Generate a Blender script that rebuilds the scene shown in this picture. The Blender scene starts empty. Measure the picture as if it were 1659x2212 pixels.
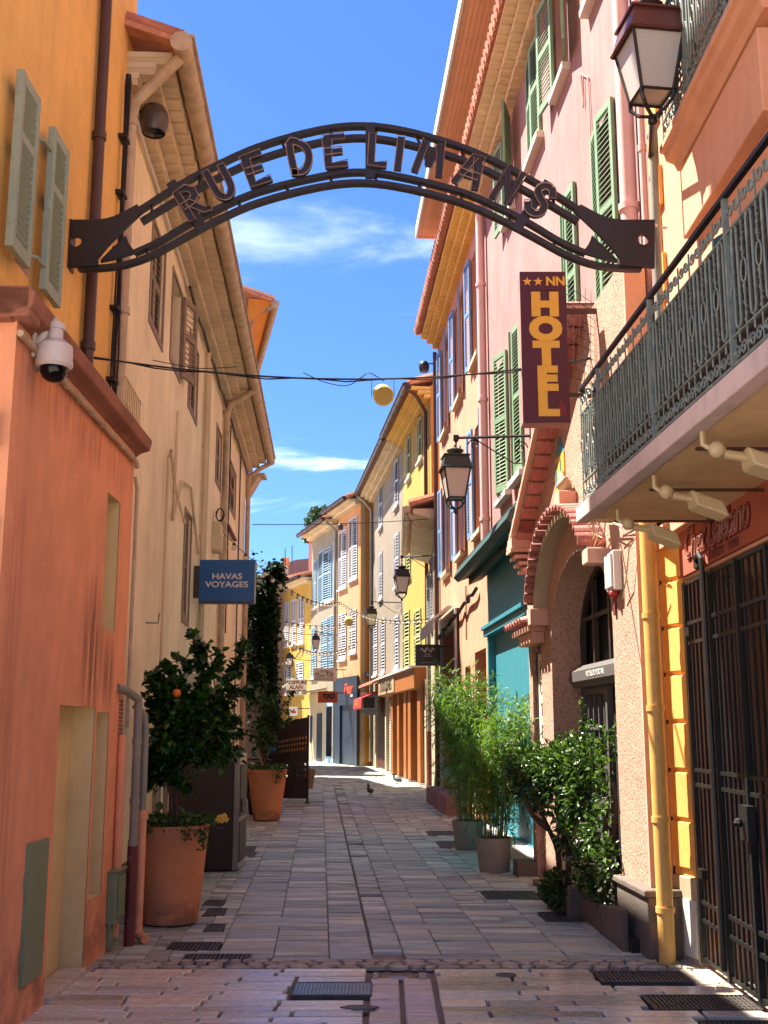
import bpy, bmesh, math, random
from mathutils import Vector as V, Matrix
R = random.Random(11)
rad = math.radians
sc = bpy.context.scene
COL = sc.collection

# ------------------------------------------------------------------ camera
EYE = 1.6; PITCH = rad(11); FOC = 2400.0; CU, CV = 829.5, 1106.0     # photograph measured at 1659 x 2212
cam_d = bpy.data.cameras.new('camera'); cam = bpy.data.objects.new('camera', cam_d); COL.objects.link(cam)
cam.location = (0, 0, EYE); cam.rotation_euler = (rad(90) + PITCH, 0, 0)
cam_d.sensor_fit = 'VERTICAL'; cam_d.sensor_height = 36; cam_d.lens = 36 * FOC / 2212
cam_d.clip_start = .05; cam_d.clip_end = 3000
sc.camera = cam

# ------------------------------------------------------------------ sky, sun, exposure
SUN_EL, SUN_AZ = rad(60.5), rad(-63)          # azimuth from +Y towards +X
to_sun = V((math.cos(SUN_EL) * math.sin(SUN_AZ), math.cos(SUN_EL) * math.cos(SUN_AZ), math.sin(SUN_EL)))
w = bpy.data.worlds.new('World'); sc.world = w; w.use_nodes = True
nt = w.node_tree; nt.nodes.clear(); N = nt.nodes.new; L = nt.links.new
out = N('ShaderNodeOutputWorld'); bg = N('ShaderNodeBackground'); bg.inputs['Strength'].default_value = .15
sky = N('ShaderNodeTexSky'); sky.sky_type = 'NISHITA'; sky.sun_disc = False
sky.sun_elevation = SUN_EL; sky.sun_rotation = SUN_AZ; sky.air_density = 1.0; sky.dust_density = .25; sky.ozone_density = 2.2
tc = N('ShaderNodeTexCoord'); sep = N('ShaderNodeSeparateXYZ'); L(tc.outputs['Generated'], sep.inputs[0])
den = N('ShaderNodeMath'); den.operation = 'ADD'; den.inputs[1].default_value = .18; L(sep.outputs[2], den.inputs[0])
dx = N('ShaderNodeMath'); dx.operation = 'DIVIDE'; L(sep.outputs[0], dx.inputs[0]); L(den.outputs[0], dx.inputs[1])
dy = N('ShaderNodeMath'); dy.operation = 'DIVIDE'; L(sep.outputs[1], dy.inputs[0]); L(den.outputs[0], dy.inputs[1])
cmb = N('ShaderNodeCombineXYZ'); L(dx.outputs[0], cmb.inputs[0]); L(dy.outputs[0], cmb.inputs[1])
mp = N('ShaderNodeMapping'); mp.inputs['Location'].default_value = (5.2, .4, 0); mp.inputs['Rotation'].default_value = (0, 0, rad(24)); mp.inputs['Scale'].default_value = (1.0, 1.9, 1)
L(cmb.outputs[0], mp.inputs[0])
nz = N('ShaderNodeTexNoise'); nz.inputs['Scale'].default_value = 1.25; nz.inputs['Detail'].default_value = 9; nz.inputs['Roughness'].default_value = .56; nz.inputs['Distortion'].default_value = .7
L(mp.outputs[0], nz.inputs['Vector'])
cr = N('ShaderNodeValToRGB'); cr.color_ramp.elements[0].position = .53; cr.color_ramp.interpolation = 'EASE'; cr.color_ramp.elements[1].position = .93
cr.color_ramp.elements[1].color = (.66, .66, .66, 1); L(nz.outputs['Fac'], cr.inputs[0])
tint = N('ShaderNodeMix'); tint.data_type = 'RGBA'; tint.blend_type = 'MULTIPLY'; tint.inputs['Factor'].default_value = 1
tint.inputs['B'].default_value = (.07, .106, .164, 1); L(sky.outputs[0], tint.inputs['A'])
cl = N('ShaderNodeMix'); cl.data_type = 'RGBA'; L(cr.outputs[0], cl.inputs['Factor']); L(tint.outputs['Result'], cl.inputs['A']); cl.inputs['B'].default_value = (5.5, 5.5, 5.5, 1)
L(cl.outputs['Result'], bg.inputs['Color']); L(bg.outputs[0], out.inputs[0])
sd = bpy.data.lights.new('sun', 'SUN'); sd.energy = 2.0; sd.angle = rad(.53); sd.color = (1, .93, .82)
so = bpy.data.objects.new('sun', sd); COL.objects.link(so); so.location = (-20, 20, 40)
so.rotation_euler = to_sun.to_track_quat('Z', 'Y').to_euler()
sc.view_settings.view_transform = 'Standard'; sc.view_settings.look = 'None'
sc.view_settings.exposure = 3.32; sc.view_settings.gamma = 1; sc.view_settings.use_curve_mapping = False
sc.cycles.max_bounces = 8; sc.cycles.diffuse_bounces = 5; sc.cycles.transparent_max_bounces = 8
sc.cycles.use_denoising = True; sc.cycles.caustics_reflective = False; sc.cycles.caustics_refractive = False

# ------------------------------------------------------------------ measuring helpers (a pixel of the photograph -> a point of the place)
def ray(u, v):
    a, b = (u - CU) / FOC, (CV - v) / FOC
    return V((a, math.cos(PITCH) - b * math.sin(PITCH), math.sin(PITCH) + b * math.cos(PITCH)))
def at(u, v, y):
    d = ray(u, v); return V((0, 0, EYE)) + d * (y / d.y)
def gnd(u, v, z=0.0):
    d = ray(u, v); return V((0, 0, EYE)) + d * ((z - EYE) / d.z)
class Wall:
    """a vertical facade from (x0,y0) to (x1,y1); s runs along it, off points to the street"""
    def __init__(s, x0, y0, x1, y1, flip=False):
        s.p = V((x0, y0, 0)); e = V((x1 - x0, y1 - y0, 0)); s.L = e.length; s.d = e.normalized()
        s.n = V((-s.d.y, s.d.x, 0))
        if s.n.dot(V((-(x0 + x1) / 2, 2 - (y0 + y1) / 2, 0))) < 0: s.n = -s.n
        if flip: s.n = -s.n
    def P(s, a, z, off=0.0): return s.p + s.d * a + s.n * off + V((0, 0, z))
    def hit(s, u, v, off=0.0):
        r = ray(u, v); q = s.p + s.n * off
        t = (q.x * s.n.x + q.y * s.n.y) / (r.x * s.n.x + r.y * s.n.y)
        X = V((0, 0, EYE)) + r * t
        return (X - q).dot(s.d), X.z
    def rect(s, u0, v0, u1, v1, off=0.0):
        a, z1 = s.hit(u0, v0, off); b, z0 = s.hit(u1, v1, off); return min(a, b), max(a, b), min(z0, z1), max(z0, z1)

# ------------------------------------------------------------------ mesh helpers
class MB:
    def __init__(s): s.v = []; s.f = []
    def poly(s, pts):
        i = len(s.v); s.v += [V(p) for p in pts]; s.f.append(tuple(range(i, i + len(pts)))); return s
    def mesh(s, vs, fs):
        i = len(s.v); s.v += [V(p) for p in vs]; s.f += [tuple(i + k for k in f) for f in fs]; return s
    def obox(s, o, a, b, c):
        o, a, b, c = V(o), V(a), V(b), V(c)
        vs = [o, o + a, o + a + b, o + b, o + c, o + a + c, o + a + b + c, o + b + c]
        return s.mesh(vs, [(3, 2, 1, 0), (4, 5, 6, 7), (0, 1, 5, 4), (1, 2, 6, 5), (2, 3, 7, 6), (3, 0, 4, 7)])
    def box(s, x0, x1, y0, y1, z0, z1): return s.obox((x0, y0, z0), (x1 - x0, 0, 0), (0, y1 - y0, 0), (0, 0, z1 - z0))
    def wbox(s, W, s0, s1, z0, z1, d0, d1): return s.obox(W.P(s0, z0, d0), W.d * (s1 - s0), W.n * (d1 - d0), V((0, 0, z1 - z0)))
    def prism(s, pts, ext):
        n = len(pts); pts = [V(p) for p in pts]; ext = V(ext)
        return s.mesh(pts + [p + ext for p in pts], [tuple(range(n))[::-1], tuple(range(n, 2 * n))] + [(i, (i + 1) % n, n + (i + 1) % n, n + i) for i in range(n)])
    def tube(s, pts, r, n=8, caps=True, closed=False):
        pts = [V(p) for p in pts]; k = len(pts); rs = r if isinstance(r, (list, tuple)) else [r] * k
        base = len(s.v); prev = None
        for i, p in enumerate(pts):
            if closed: t = pts[(i + 1) % k] - pts[i - 1]
            else: t = pts[min(i + 1, k - 1)] - pts[max(i - 1, 0)]
            t = t.normalized() if t.length > 1e-9 else V((0, 0, 1))
            if prev is None:
                a = V((0, 0, 1)) if abs(t.z) < .9 else V((1, 0, 0)); x = t.cross(a).normalized()
            else:
                x = prev - t * prev.dot(t); x = x.normalized() if x.length > 1e-6 else t.orthogonal().normalized()
            prev = x; y = t.cross(x)
            for j in range(n):
                g = 2 * math.pi * j / n; s.v.append(p + (x * math.cos(g) + y * math.sin(g)) * rs[i])
        for i in range(k if closed else k - 1):
            a0, b0 = base + i * n, base + ((i + 1) % k) * n
            for j in range(n): s.f.append((a0 + j, a0 + (j + 1) % n, b0 + (j + 1) % n, b0 + j))
        if caps and not closed:
            s.f.append(tuple(base + j for j in range(n))[::-1]); s.f.append(tuple(base + (k - 1) * n + j for j in range(n)))
        return s
    def lathe(s, c, prof, n=20, axis=None, caps=True):
        c = V(c); z = V(axis).normalized() if axis is not None else V((0, 0, 1)); x = z.orthogonal().normalized() if axis is not None else V((1, 0, 0)); y = z.cross(x)
        base = len(s.v)
        for (r, h) in prof:
            for j in range(n):
                g = 2 * math.pi * j / n; s.v.append(c + z * h + (x * math.cos(g) + y * math.sin(g)) * r)
        for i in range(len(prof) - 1):
            for j in range(n):
                a0, b0 = base + i * n, base + (i + 1) * n; s.f.append((a0 + j, a0 + (j + 1) % n, b0 + (j + 1) % n, b0 + j))
        if caps:
            s.f.append(tuple(base + j for j in range(n))[::-1]); s.f.append(tuple(base + (len(prof) - 1) * n + j for j in range(n)))
        return s
    def ball(s, c, r, n=10, sc=(1, 1, 1)):
        c = V(c); m = max(4, n // 2); base = len(s.v)
        for i in range(m + 1):
            f = math.pi * i / m
            for j in range(n):
                g = 2 * math.pi * j / n; s.v.append(c + V((r * sc[0] * math.sin(f) * math.cos(g), r * sc[1] * math.sin(f) * math.sin(g), r * sc[2] * math.cos(f))))
        for i in range(m):
            for j in range(n):
                a0, b0 = base + i * n, base + (i + 1) * n; s.f.append((a0 + j, b0 + j, b0 + (j + 1) % n, a0 + (j + 1) % n))
        return s
    def build(s, name, mat, parent=None, smooth=False, local=False, bevel=0):
        me = bpy.data.meshes.new(name)
        org = V((0, 0, 0))
        if parent is not None and not local:
            q = parent
            while q.parent: q = q.parent
            org = q.location
        me.from_pydata([tuple(p - org) for p in s.v], [], s.f); me.materials.append(mat)
        if smooth:
            me.polygons.foreach_set('use_smooth', [True] * len(me.polygons)); me.set_sharp_from_angle(angle=rad(38))
        o = bpy.data.objects.new(name, me); COL.objects.link(o)
        if parent is not None: o.parent = parent
        if bevel:
            m = o.modifiers.new('edge', 'BEVEL'); m.width = bevel; m.segments = 2; m.limit_method = 'ANGLE'; m.angle_limit = rad(40)
        return o
def T(name, label, cat, loc=(0, 0, 0), group=None, rz=0.0):
    o = bpy.data.objects.new(name, None); COL.objects.link(o); o.location = loc; o.rotation_euler = (0, 0, rz); o.empty_display_size = .1
    o['label'] = label; o['category'] = cat
    if group: o['group'] = group
    return o
def tag(o, label, cat, group=None):
    o['label'] = label; o['category'] = cat
    if group: o['group'] = group
    return o
def struct(o): o['kind'] = 'structure'; return o
def stuff(o): o['kind'] = 'stuff'; return o
def inst(name, me, parent, loc, rot=None, scale=None):
    """a piece that shares mesh data with its like"""
    o = bpy.data.objects.new(name, me); COL.objects.link(o); o.parent = parent
    q = parent
    while q.parent: q = q.parent
    m = Matrix.Translation(V(loc) - q.location)
    if rot is not None: m = m @ rot.to_4x4()
    if scale is not None: m = m @ Matrix.Diagonal((*scale, 1))
    o.matrix_local = m; return o
KIDS = None
def dup(root, loc, rz=0.0, label=None, group=None):
    global KIDS
    KIDS = {}
    for o in sc.objects:
        if o.parent is not None: KIDS.setdefault(o.parent.name, []).append(o)
    def cp(o, par):
        c = o.copy(); COL.objects.link(c); c.parent = par
        for ch in KIDS.get(o.name, []): cp(ch, c)
        return c
    r = cp(root, None); r.location = loc; r.rotation_euler = (0, 0, rz)
    if label: r['label'] = label
    if group: r['group'] = group
    return r
def text(body, size, pos, right, up, mat, parent, name='lettering', ext=.004, sx=1.0, shear=0.0, offset=0.0, align='CENTER', space=1.0, outline=0.0):
    c = bpy.data.curves.new(name, 'FONT'); c.body = body; c.size = size; c.extrude = ext; c.align_x = align; c.align_y = 'CENTER'; c.shear = shear; c.offset = offset; c.space_character = space
    c.resolution_u = 4
    if outline: c.fill_mode = 'NONE'; c.extrude = 0; c.bevel_depth = outline; c.bevel_resolution = 1
    c.materials.append(mat); o = bpy.data.objects.new(name, c); COL.objects.link(o); o.parent = parent
    q = parent
    while q.parent: q = q.parent
    right = V(right).normalized(); up = V(up).normalized(); n = right.cross(up)
    m = Matrix((right * sx, up, n)).transposed().to_4x4(); m.translation = V(pos) - q.location
    o.matrix_local = m; return o

# ------------------------------------------------------------------ materials
def lin(h):
    h = h.lstrip('#'); r = []
    for i in (0, 2, 4):
        c = int(h[i:i + 2], 16) / 255; r.append(c / 12.92 if c <= .04045 else ((c + .055) / 1.055) ** 2.4)
    return (*r, 1)
class NT:
    def __init__(s, name):
        s.m = bpy.data.materials.new(name); s.m.use_nodes = True; s.t = s.m.node_tree; s.p = s.t.nodes['Principled BSDF']
    def n(s, ty, **kw):
        o = s.t.nodes.new('ShaderNode' + ty)
        for k, v in kw.items():
            if k in o.inputs: o.inputs[k].default_value = v
            else: setattr(o, k, v)
        return o
    def l(s, a, b): s.t.links.new(a, b)
    def coord(s, scale=(1, 1, 1)):
        c = s.n('TexCoord'); m = s.n('Mapping'); m.inputs['Scale'].default_value = scale; s.l(c.outputs['Object'], m.inputs[0]); return m.outputs[0]
    def noise(s, vec, scale, detail=4, rough=.55):
        o = s.n('TexNoise', Scale=scale, Detail=detail, Roughness=rough); s.l(vec, o.inputs['Vector']); return o.outputs['Fac']
    def ramp(s, fac, p0, p1, c0=(0, 0, 0, 1), c1=(1, 1, 1, 1)):
        o = s.n('ValToRGB'); e = o.color_ramp.elements; e[0].position = p0; e[1].position = p1; e[0].color = c0; e[1].color = c1; s.l(fac, o.inputs[0]); return o.outputs[0]
    def mix(s, fac, a, b, mode='MIX'):
        o = s.n('Mix', data_type='RGBA', blend_type=mode)
        for x, k in ((fac, 'Factor'), (a, 'A'), (b, 'B')):
            if isinstance(x, (float, int)): o.inputs[k].default_value = x
            elif isinstance(x, tuple): o.inputs[k].default_value = x
            else: s.l(x, o.inputs[k])
        return o.outputs['Result']
    def bump(s, h, strength, dist=.01):
        o = s.n('Bump', Strength=strength, Distance=dist); s.l(h, o.inputs['Height']); s.l(o.outputs[0], s.p.inputs['Normal'])
    def mul(s, a, k):
        o = s.n('Math', operation='MULTIPLY'); s.l(a, o.inputs[0]); o.inputs[1].default_value = k; return o.outputs[0]
def dark(c, k): return (c[0] * k, c[1] * k, c[2] * k, 1)
def plaster(name, hexc, var=.25, streak=.35, grain=.35, scale=1.0, fade=.25, stain='3a2a20', gscale=70, speck=0.0, stains=()):
    t = NT(name); c = lin(hexc); v = t.coord()
    big = t.noise(v, 1.1 * scale, 6, .6); vs = t.coord((5, 5, .32)); st = t.noise(vs, 1.6 * scale, 6, .65)
    col = t.mix(t.ramp(big, .3, .72), dark(c, 1 - var), tuple(min(1, x * (1 + fade * .5) + .03 * fade) for x in c[:3]) + (1,))
    col = t.mix(t.mul(t.ramp(st, .5, .78), streak), col, dark(c, .55))
    vs2 = t.coord((3.1, 3.1, .16)); st2 = t.noise(vs2, 2.3 * scale, 4, .7)
    col = t.mix(t.mul(t.ramp(st2, .66, .82), streak * 1.1), col, lin(stain))
    mid = t.noise(v, 9 * scale, 5, .65); col = t.mix(.16, col, t.ramp(mid, .25, .75, dark(c, .6), dark(c, 1.3)))
    fine = t.noise(v, gscale, 4, .6)
    if speck: col = t.mix(t.mul(t.ramp(t.noise(v, gscale * .75, 2, .5), .56, .63), speck), col, dark(c, .22))
    for (cy, cz, hy, hz, hx_, amt, streaky) in stains:      # a stain of its own place and shape (metres along the wall, metres up)
        tcn = t.n('TexCoord'); mpn = t.n('Mapping'); mpn.inputs['Location'].default_value = (0, -cy / hy, -cz / hz); mpn.inputs['Scale'].default_value = (0, 1 / hy, 1 / hz); t.l(tcn.outputs['Object'], mpn.inputs[0])
        ln = t.n('VectorMath', operation='LENGTH'); t.l(mpn.outputs[0], ln.inputs[0])
        msk = t.ramp(ln.outputs['Value'], .35, 1.0, (1, 1, 1, 1), (0, 0, 0, 1))
        nzs = t.noise(t.coord((1, 9, .55) if streaky else (1, 3, 3)), 1.5, 5, .65)
        mm = t.n('Math', operation='MULTIPLY'); t.l(msk, mm.inputs[0]); t.l(t.ramp(nzs, .4, .58), mm.inputs[1]); col = t.mix(t.mul(mm.outputs[0], amt), col, lin(hx_))
    t.l(col, t.p.inputs['Base Color']); t.p.inputs['Roughness'].default_value = .88
    t.bump(t.mix(.35, fine, mid), grain, .012 if not speck else .02); return t.m
def paint(name, hexc, rough=.5, metal=0.0, var=.3, wear=.0, wearc='6a4a30', bump=.08, scale=6, stretch=(1, 1, 1)):
    t = NT(name); c = lin(hexc); v = t.coord(stretch); n = t.noise(v, scale, 6, .6)
    col = t.mix(t.ramp(n, .3, .75), dark(c, 1 - var), dark(c, 1 + var * .4))
    if wear: col = t.mix(t.mul(t.ramp(t.noise(v, scale * 2.3, 6, .7), .58, .7), wear), col, lin(wearc))
    t.l(col, t.p.inputs['Base Color']); t.p.inputs['Roughness'].default_value = rough; t.p.inputs['Metallic'].default_value = metal
    if bump: t.bump(t.noise(v, scale * 7, 3), bump, .004)
    return t.m
def stone(name, cols, rough=.6, bump=.35, spread=1.0, lay=(3, 14, 3), con=1.0):
    """each piece its own tone: random per island plus random per object"""
    t = NT(name); g = t.n('NewGeometry'); o = t.n('ObjectInfo')
    a = t.n('Math', operation='ADD'); t.l(g.outputs['Random Per Island'], a.inputs[0]); t.l(o.outputs['Random'], a.inputs[1])
    f = t.n('Math', operation='FRACT'); t.l(a.outputs[0], f.inputs[0])
    r = t.n('ValToRGB'); r.color_ramp.interpolation = 'LINEAR'; e = r.color_ramp.elements
    for i, hc in enumerate(cols):
        q = e[i] if i < 2 else e.new(0.5)
        q.color = lin(hc); q.position = i / (len(cols) - 1)
    t.l(f.outputs[0], r.inputs[0])
    c = t.n('TexCoord'); m = t.n('Mapping'); m.inputs['Scale'].default_value = lay; t.l(c.outputs['Object'], m.inputs[0])
    q = t.n('VectorMath', operation='ADD'); t.l(m.outputs[0], q.inputs[0]); k = t.n('CombineXYZ'); s7 = t.mul(f.outputs[0], 37.0); t.l(s7, k.inputs[0]); t.l(s7, k.inputs[1]); t.l(k.outputs[0], q.inputs[1])
    n = t.noise(q.outputs[0], 1.6, 8, .68); n2 = t.noise(q.outputs[0], 9, 5, .6)
    col = t.mix(t.ramp(n, .5 - .18 / con, .5 + .18 / con), t.mix(1.0, r.outputs[0], (1 - .38 * con, 1 - .38 * con, 1 - .37 * con, 1), 'MULTIPLY'), t.mix(1.0, r.outputs[0], (1 + .36 * con, 1 + .34 * con, 1 + .31 * con, 1), 'MULTIPLY'))
    t.l(col, t.p.inputs['Base Color'])
    rr = t.n('MapRange'); t.l(n2, rr.inputs[0]); rr.inputs[3].default_value = rough - .12; rr.inputs[4].default_value = rough + .2; t.l(rr.outputs[0], t.p.inputs['Roughness'])
    t.bump(t.mix(.4, n, n2), bump, .012); return t.m
def leafmat(name, cols, rough=.38, trans=.35, spec=.5):
    t = NT(name); g = t.n('NewGeometry'); o = t.n('ObjectInfo')
    a = t.n('Math', operation='ADD'); t.l(g.outputs['Random Per Island'], a.inputs[0]); t.l(o.outputs['Random'], a.inputs[1])
    f = t.n('Math', operation='FRACT'); t.l(a.outputs[0], f.inputs[0])
    r = t.n('ValToRGB'); e = r.color_ramp.elements
    for i, hc in enumerate(cols):
        q = e[i] if i < 2 else e.new(.5)
        q.color = lin(hc); q.position = i / (len(cols) - 1)
    t.l(f.outputs[0], r.inputs[0]); t.l(r.outputs[0], t.p.inputs['Base Color']); t.p.inputs['Roughness'].default_value = rough; t.p.inputs['Specular IOR Level'].default_value = spec
    tr = t.n('BsdfTranslucent'); t.l(t.mix(1.0, r.outputs[0], (1.5, 1.6, .7, 1), 'MULTIPLY'), tr.inputs[0])
    mx = t.n('MixShader'); mx.inputs[0].default_value = trans; t.l(t.p.outputs[0], mx.inputs[1]); t.l(tr.outputs[0], mx.inputs[2])
    t.l(mx.outputs[0], t.t.nodes['Material Output'].inputs[0]); return t.m
def glass(name, hexc='0b0d10', rough=.08):
    t = NT(name); t.p.inputs['Base Color'].default_value = lin(hexc); t.p.inputs['Roughness'].default_value = rough; t.p.inputs['Specular IOR Level'].default_value = .3
    t.bump(t.noise(t.coord(), 1.4, 2), .06, .02); return t.m
M = {}
M['orange'] = plaster('orange_limewash', 'eebb66', var=.22, streak=.42, stain='a8642c', stains=[(-.62, 6.0, .16, 1.8, 'b98f7c', .9, False), (-3.2, 8.5, .5, 2.2, 'c97c30', .6, True)])
M['coral'] = plaster('coral_render', 'eea276', var=.24, streak=.2, stain='a85a3c', fade=.3, scale=.7, stains=[(1.95, 2.15, .38, .62, '5a3a2c', .85, True), (2.45, 1.98, .2, .35, '5a3a2c', .7, True), (.25, 1.6, .3, 2.4, 'a8583e', .35, True), (1.5, .2, 2.2, .35, '7c4634', .6, False), (1.6, 3.6, 2.0, .3, '9c4a3a', .5, True)])
M['beige'] = plaster('beige_limewash', 'efdfba', var=.2, streak=.45, stain='a8885f')
M['pink'] = plaster('pink_limewash', '9e766f', var=.22, streak=.6, stain='c58d84', fade=.4)
M['peach'] = plaster('peach_limewash', 'c68c6c', var=.16, streak=.28, stain='c07a55')
M['apricot'] = plaster('apricot_render', 'd99e7a', var=.15, streak=.22, stain='b06540')
M['stucco'] = plaster('rough_pink_stucco', 'bb937c', var=.14, streak=.1, grain=1.0, gscale=48, speck=.55, stain='a87458')
M['smooth'] = plaster('smooth_pink_render', 'cc9f88', var=.12, streak=.25, stain='7a3a2a')
M['tan'] = plaster('tan_render', '877863', var=.12, streak=.2)
M['yellow'] = plaster('yellow_render', 'b8903a', var=.1, streak=.18, stain='c0a050')
M['ochre'] = plaster('ochre_render', 'c98128', var=.12, streak=.2)
M['peach2'] = plaster('peach_roughcast', 'c48d62', var=.15, streak=.25, speck=.15, gscale=20)
M['greige'] = plaster('greige_render', '877c69', var=.1, streak=.2)
M['cream'] = plaster('cream_render', 'a8977a', var=.08, streak=.15)
M['mauve'] = plaster('mauve_render', '8d6a66', var=.3, streak=.4)
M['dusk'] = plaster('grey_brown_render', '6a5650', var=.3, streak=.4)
M['niche'] = plaster('olive_cream_infill', 'dcc48c', var=.15, streak=.12, stain='8c6f48')
M['cornice'] = plaster('weathered_cornice', 'a26a52', var=.45, streak=.8, stain='4a3024', grain=.7)
M['soffit'] = plaster('cream_soffit', 'd2bd9b', var=.25, streak=.15, stain='6a5238')
M['soffity'] = plaster('yellow_soffit', 'dcb765', var=.15, streak=.1)
M['balcony'] = plaster('mauve_white_concrete', 'cdb8b0', var=.3, streak=.9, stain='5a3a30')
M['balconyu'] = plaster('ochre_cream_underside', 'e0c08e', var=.3, streak=.55, stain='6a4a30')
M['signred'] = plaster('terracotta_signboard', 'a3523a', var=.15, streak=.25)
M['quoin'] = plaster('quoin_yellow', 'e3ab55', var=.16, streak=.25, stain='b07a38')
M['gutter'] = paint('beige_gutter', 'bfa888', .6, var=.35, wear=.35, wearc='6d5a42', stretch=(1, 1, 1))
M['pinkpipe'] = paint('pink_pipe', 'dcb4ab', .5, var=.1)
M['yellowpipe'] = paint('yellow_pipe', 'dfab5a', .55, var=.18, wear=.4, wearc='a07038')
M['brownpipe'] = paint('brown_pipe', '4a2c20', .45, var=.2)
M['greypipe'] = paint('grey_pipe', '918c7c', .5, var=.25, wear=.2, wearc='6a6458')
M['maroon'] = paint('maroon_pipe', '6e2a26', .6, var=.3, wear=.5, wearc='a08070')
M['black'] = paint('black_iron', '15120f', .5, var=.3, bump=.15)
M['cable'] = paint('black_cable', '1a1614', .6, var=.1, bump=0)
M['archmetal'] = paint('arch_brown_metal', '2a211c', .42, var=.12, scale=2)
M['neon'] = paint('unlit_neon_tube', '8a6c5e', .3, var=.1, bump=0)
M['verdigris'] = paint('verdigris_iron', '75817a', .6, var=.45, wear=.85, wearc='403c36', scale=14)
M['sage'] = paint('sage_shutter', '93a08a', .6, var=.12, wear=.15, wearc='6d7568')
M['green'] = paint('green_shutter', '7f9b78', .6, var=.14, wear=.25, wearc='5c6f52')
M['teal'] = paint('teal_paint', '35828f', .5, var=.15)
M['tealdark'] = paint('dark_green_awning', '23453f', .6, var=.25)
M['blue'] = paint('blue_shutter', '7396c0', .55, var=.1)
M['blue2'] = paint('pale_blue_shutter', '86a2b4', .6, var=.1)
M['greyshut'] = paint('pale_grey_shutter', 'b8b9bd', .6, var=.1)
M['brownshut'] = paint('grey_brown_shutter', '8d7a66', .7, var=.25, wear=.4, wearc='5d4d3c')
M['yelgreen'] = paint('yellow_green_shutter', 'aeb27a', .6, var=.1)
M['white'] = paint('white_paint', 'cfcac2', .5, var=.08)
M['sill'] = paint('white_sill', 'd8cfc4', .6, var=.1)
M['utility'] = paint('sage_metal', '7d8a66', .5, var=.12, wear=.1)
M['terra'] = plaster('terracotta_pot', 'd2885a', stains=[(0, .04, 9, .2, '7a5040', .75, False), (0, .75, 9, .12, '9a6a4a', .4, True)], var=.2, streak=.14, grain=.15, stain='a85c38')
M['tile'] = stone('clay_tile', ['86473c', 'a3625a', 'b98078', '74403a', 'a86a58'], .75, .2)
M['tiledk'] = stone('roof_clay_tile', ['a0644a', 'b97a5c', '8a5844', 'c08f70'], .8, .2)
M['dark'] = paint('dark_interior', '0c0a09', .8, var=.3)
M['glass'] = glass('window_glass')
M['lampglass'] = glass('frosted_lamp_glass', 'b9b0a6', .35)
M['lampbrown'] = paint('lamp_brown_red', '5a2c26', .4, var=.1)
M['lampblack'] = paint('lamp_black', '241b17', .4, var=.15)
M['lampgreen'] = paint('lamp_dark_green', '2c332b', .45, var=.2)
M['slate'] = stone('slate_slab', ['7e8177', 'c4c8b8', '9c9f92', 'd4d5c2', '8b9490', 'dcddce', 'a6a492', 'ccc9b4', 'b0b9b0'], .46, .75, lay=(2.2, 16, 3))
M['paver'] = stone('smooth_paver', ['e0d2b6', 'e8dcc0', 'd2c6ae', 'dad4c4', 'b8ac96', 'eae0c6', 'dcd0b8', 'ac9e8a'], .22, .06, lay=(1.2, 4, 2), con=.4)
M['gutterstone'] = stone('channel_stone', ['beb4a2', 'c8bcaa', 'b5aeb0', 'c0b4b4'], .45, .3)
M['cobble'] = stone('rough_cobble', ['8e877a', 'a39b8c', '7c776c', 'b0a898'], .7, .5)
M['mortar'] = plaster('dark_mortar', '857a70', var=.3, streak=0, grain=.6)
M['kerb'] = plaster('mossy_stone', '6d6056', var=.35, streak=.4, grain=.9, stain='3a332c')
M['grate'] = paint('rusty_grate', '57504b', .55, .3, var=.4, wear=.3, wearc='5a4636')
M['steel'] = paint('brushed_steel', '9a9590', .3, .8, var=.15)
M['cabinet'] = paint('dark_brown_cabinet', '33261f', .5, var=.12)
M['wood'] = paint('orange_brown_wood', 'a4622c', .5, var=.3, stretch=(8, 8, .8), scale=4)
M['wooddk'] = paint('red_brown_wood', '5c2616', .5, var=.3, stretch=(8, 8, .8), scale=4)
M['soffitwood'] = paint('pink_soffit_boards', 'e0b494', .7, var=.12, stretch=(.6, .6, .6))
M['potgrey'] = paint('grey_planter', '948b82', .55, var=.1)
M['soil'] = plaster('dark_soil', '2c2018', var=.4, streak=0, grain=1)
M['bark'] = paint('brown_bark', '5a4030', .85, var=.35, bump=.6, stretch=(6, 6, 1), scale=8)
M['stake'] = paint('pale_stake', 'a58a66', .8, var=.25, stretch=(6, 6, 1))
M['cane'] = paint('bamboo_cane', '6a6a32', .5, var=.3)
M['orangeleaf'] = leafmat('citrus_leaf', ['14270c', '1d3a10', '2b4f16', '35601c'], .32, .2)
M['shrubleaf'] = leafmat('shrub_leaf', ['1a2a10', '263d18', '3f5c28', '607c36'], .28, .25)
M['bambooleaf'] = leafmat('bamboo_leaf', ['4c6a24', '6c8c30', '98aa50', '3a581c'], .45, .35)
M['ivyleaf'] = leafmat('ivy_leaf', ['0c1808', '13260a', '20390f'], .6, .12, spec=.15)
M['pineleaf'] = leafmat('pine_needles', ['24361c', '33482a', '465c38'], .6, .2)
M['trail'] = leafmat('trailing_leaf', ['27431a', '3b5f26', '4f7532'], .45, .25)
M['fruit'] = paint('orange_fruit', 'e0701c', .45, var=.1, bump=.2)
M['signblue'] = paint('blue_sign', '1c5a92', .35, var=.06)
M['signmaroon'] = paint('maroon_sign', '4c1722', .35, var=.1)
M['signcream'] = paint('cream_sign', 'd6cdb8', .5, var=.06)
M['signbrown'] = paint('dark_brown_sign', '3b3029', .4, var=.05)
M['signorange'] = paint('orange_sign', 'b5481c', .5, var=.1)
M['gold'] = paint('gold_yellow', 'd6a93c', .5, var=.08)
M['navy'] = paint('navy_shopfront', '243040', .4, var=.08)
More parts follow.
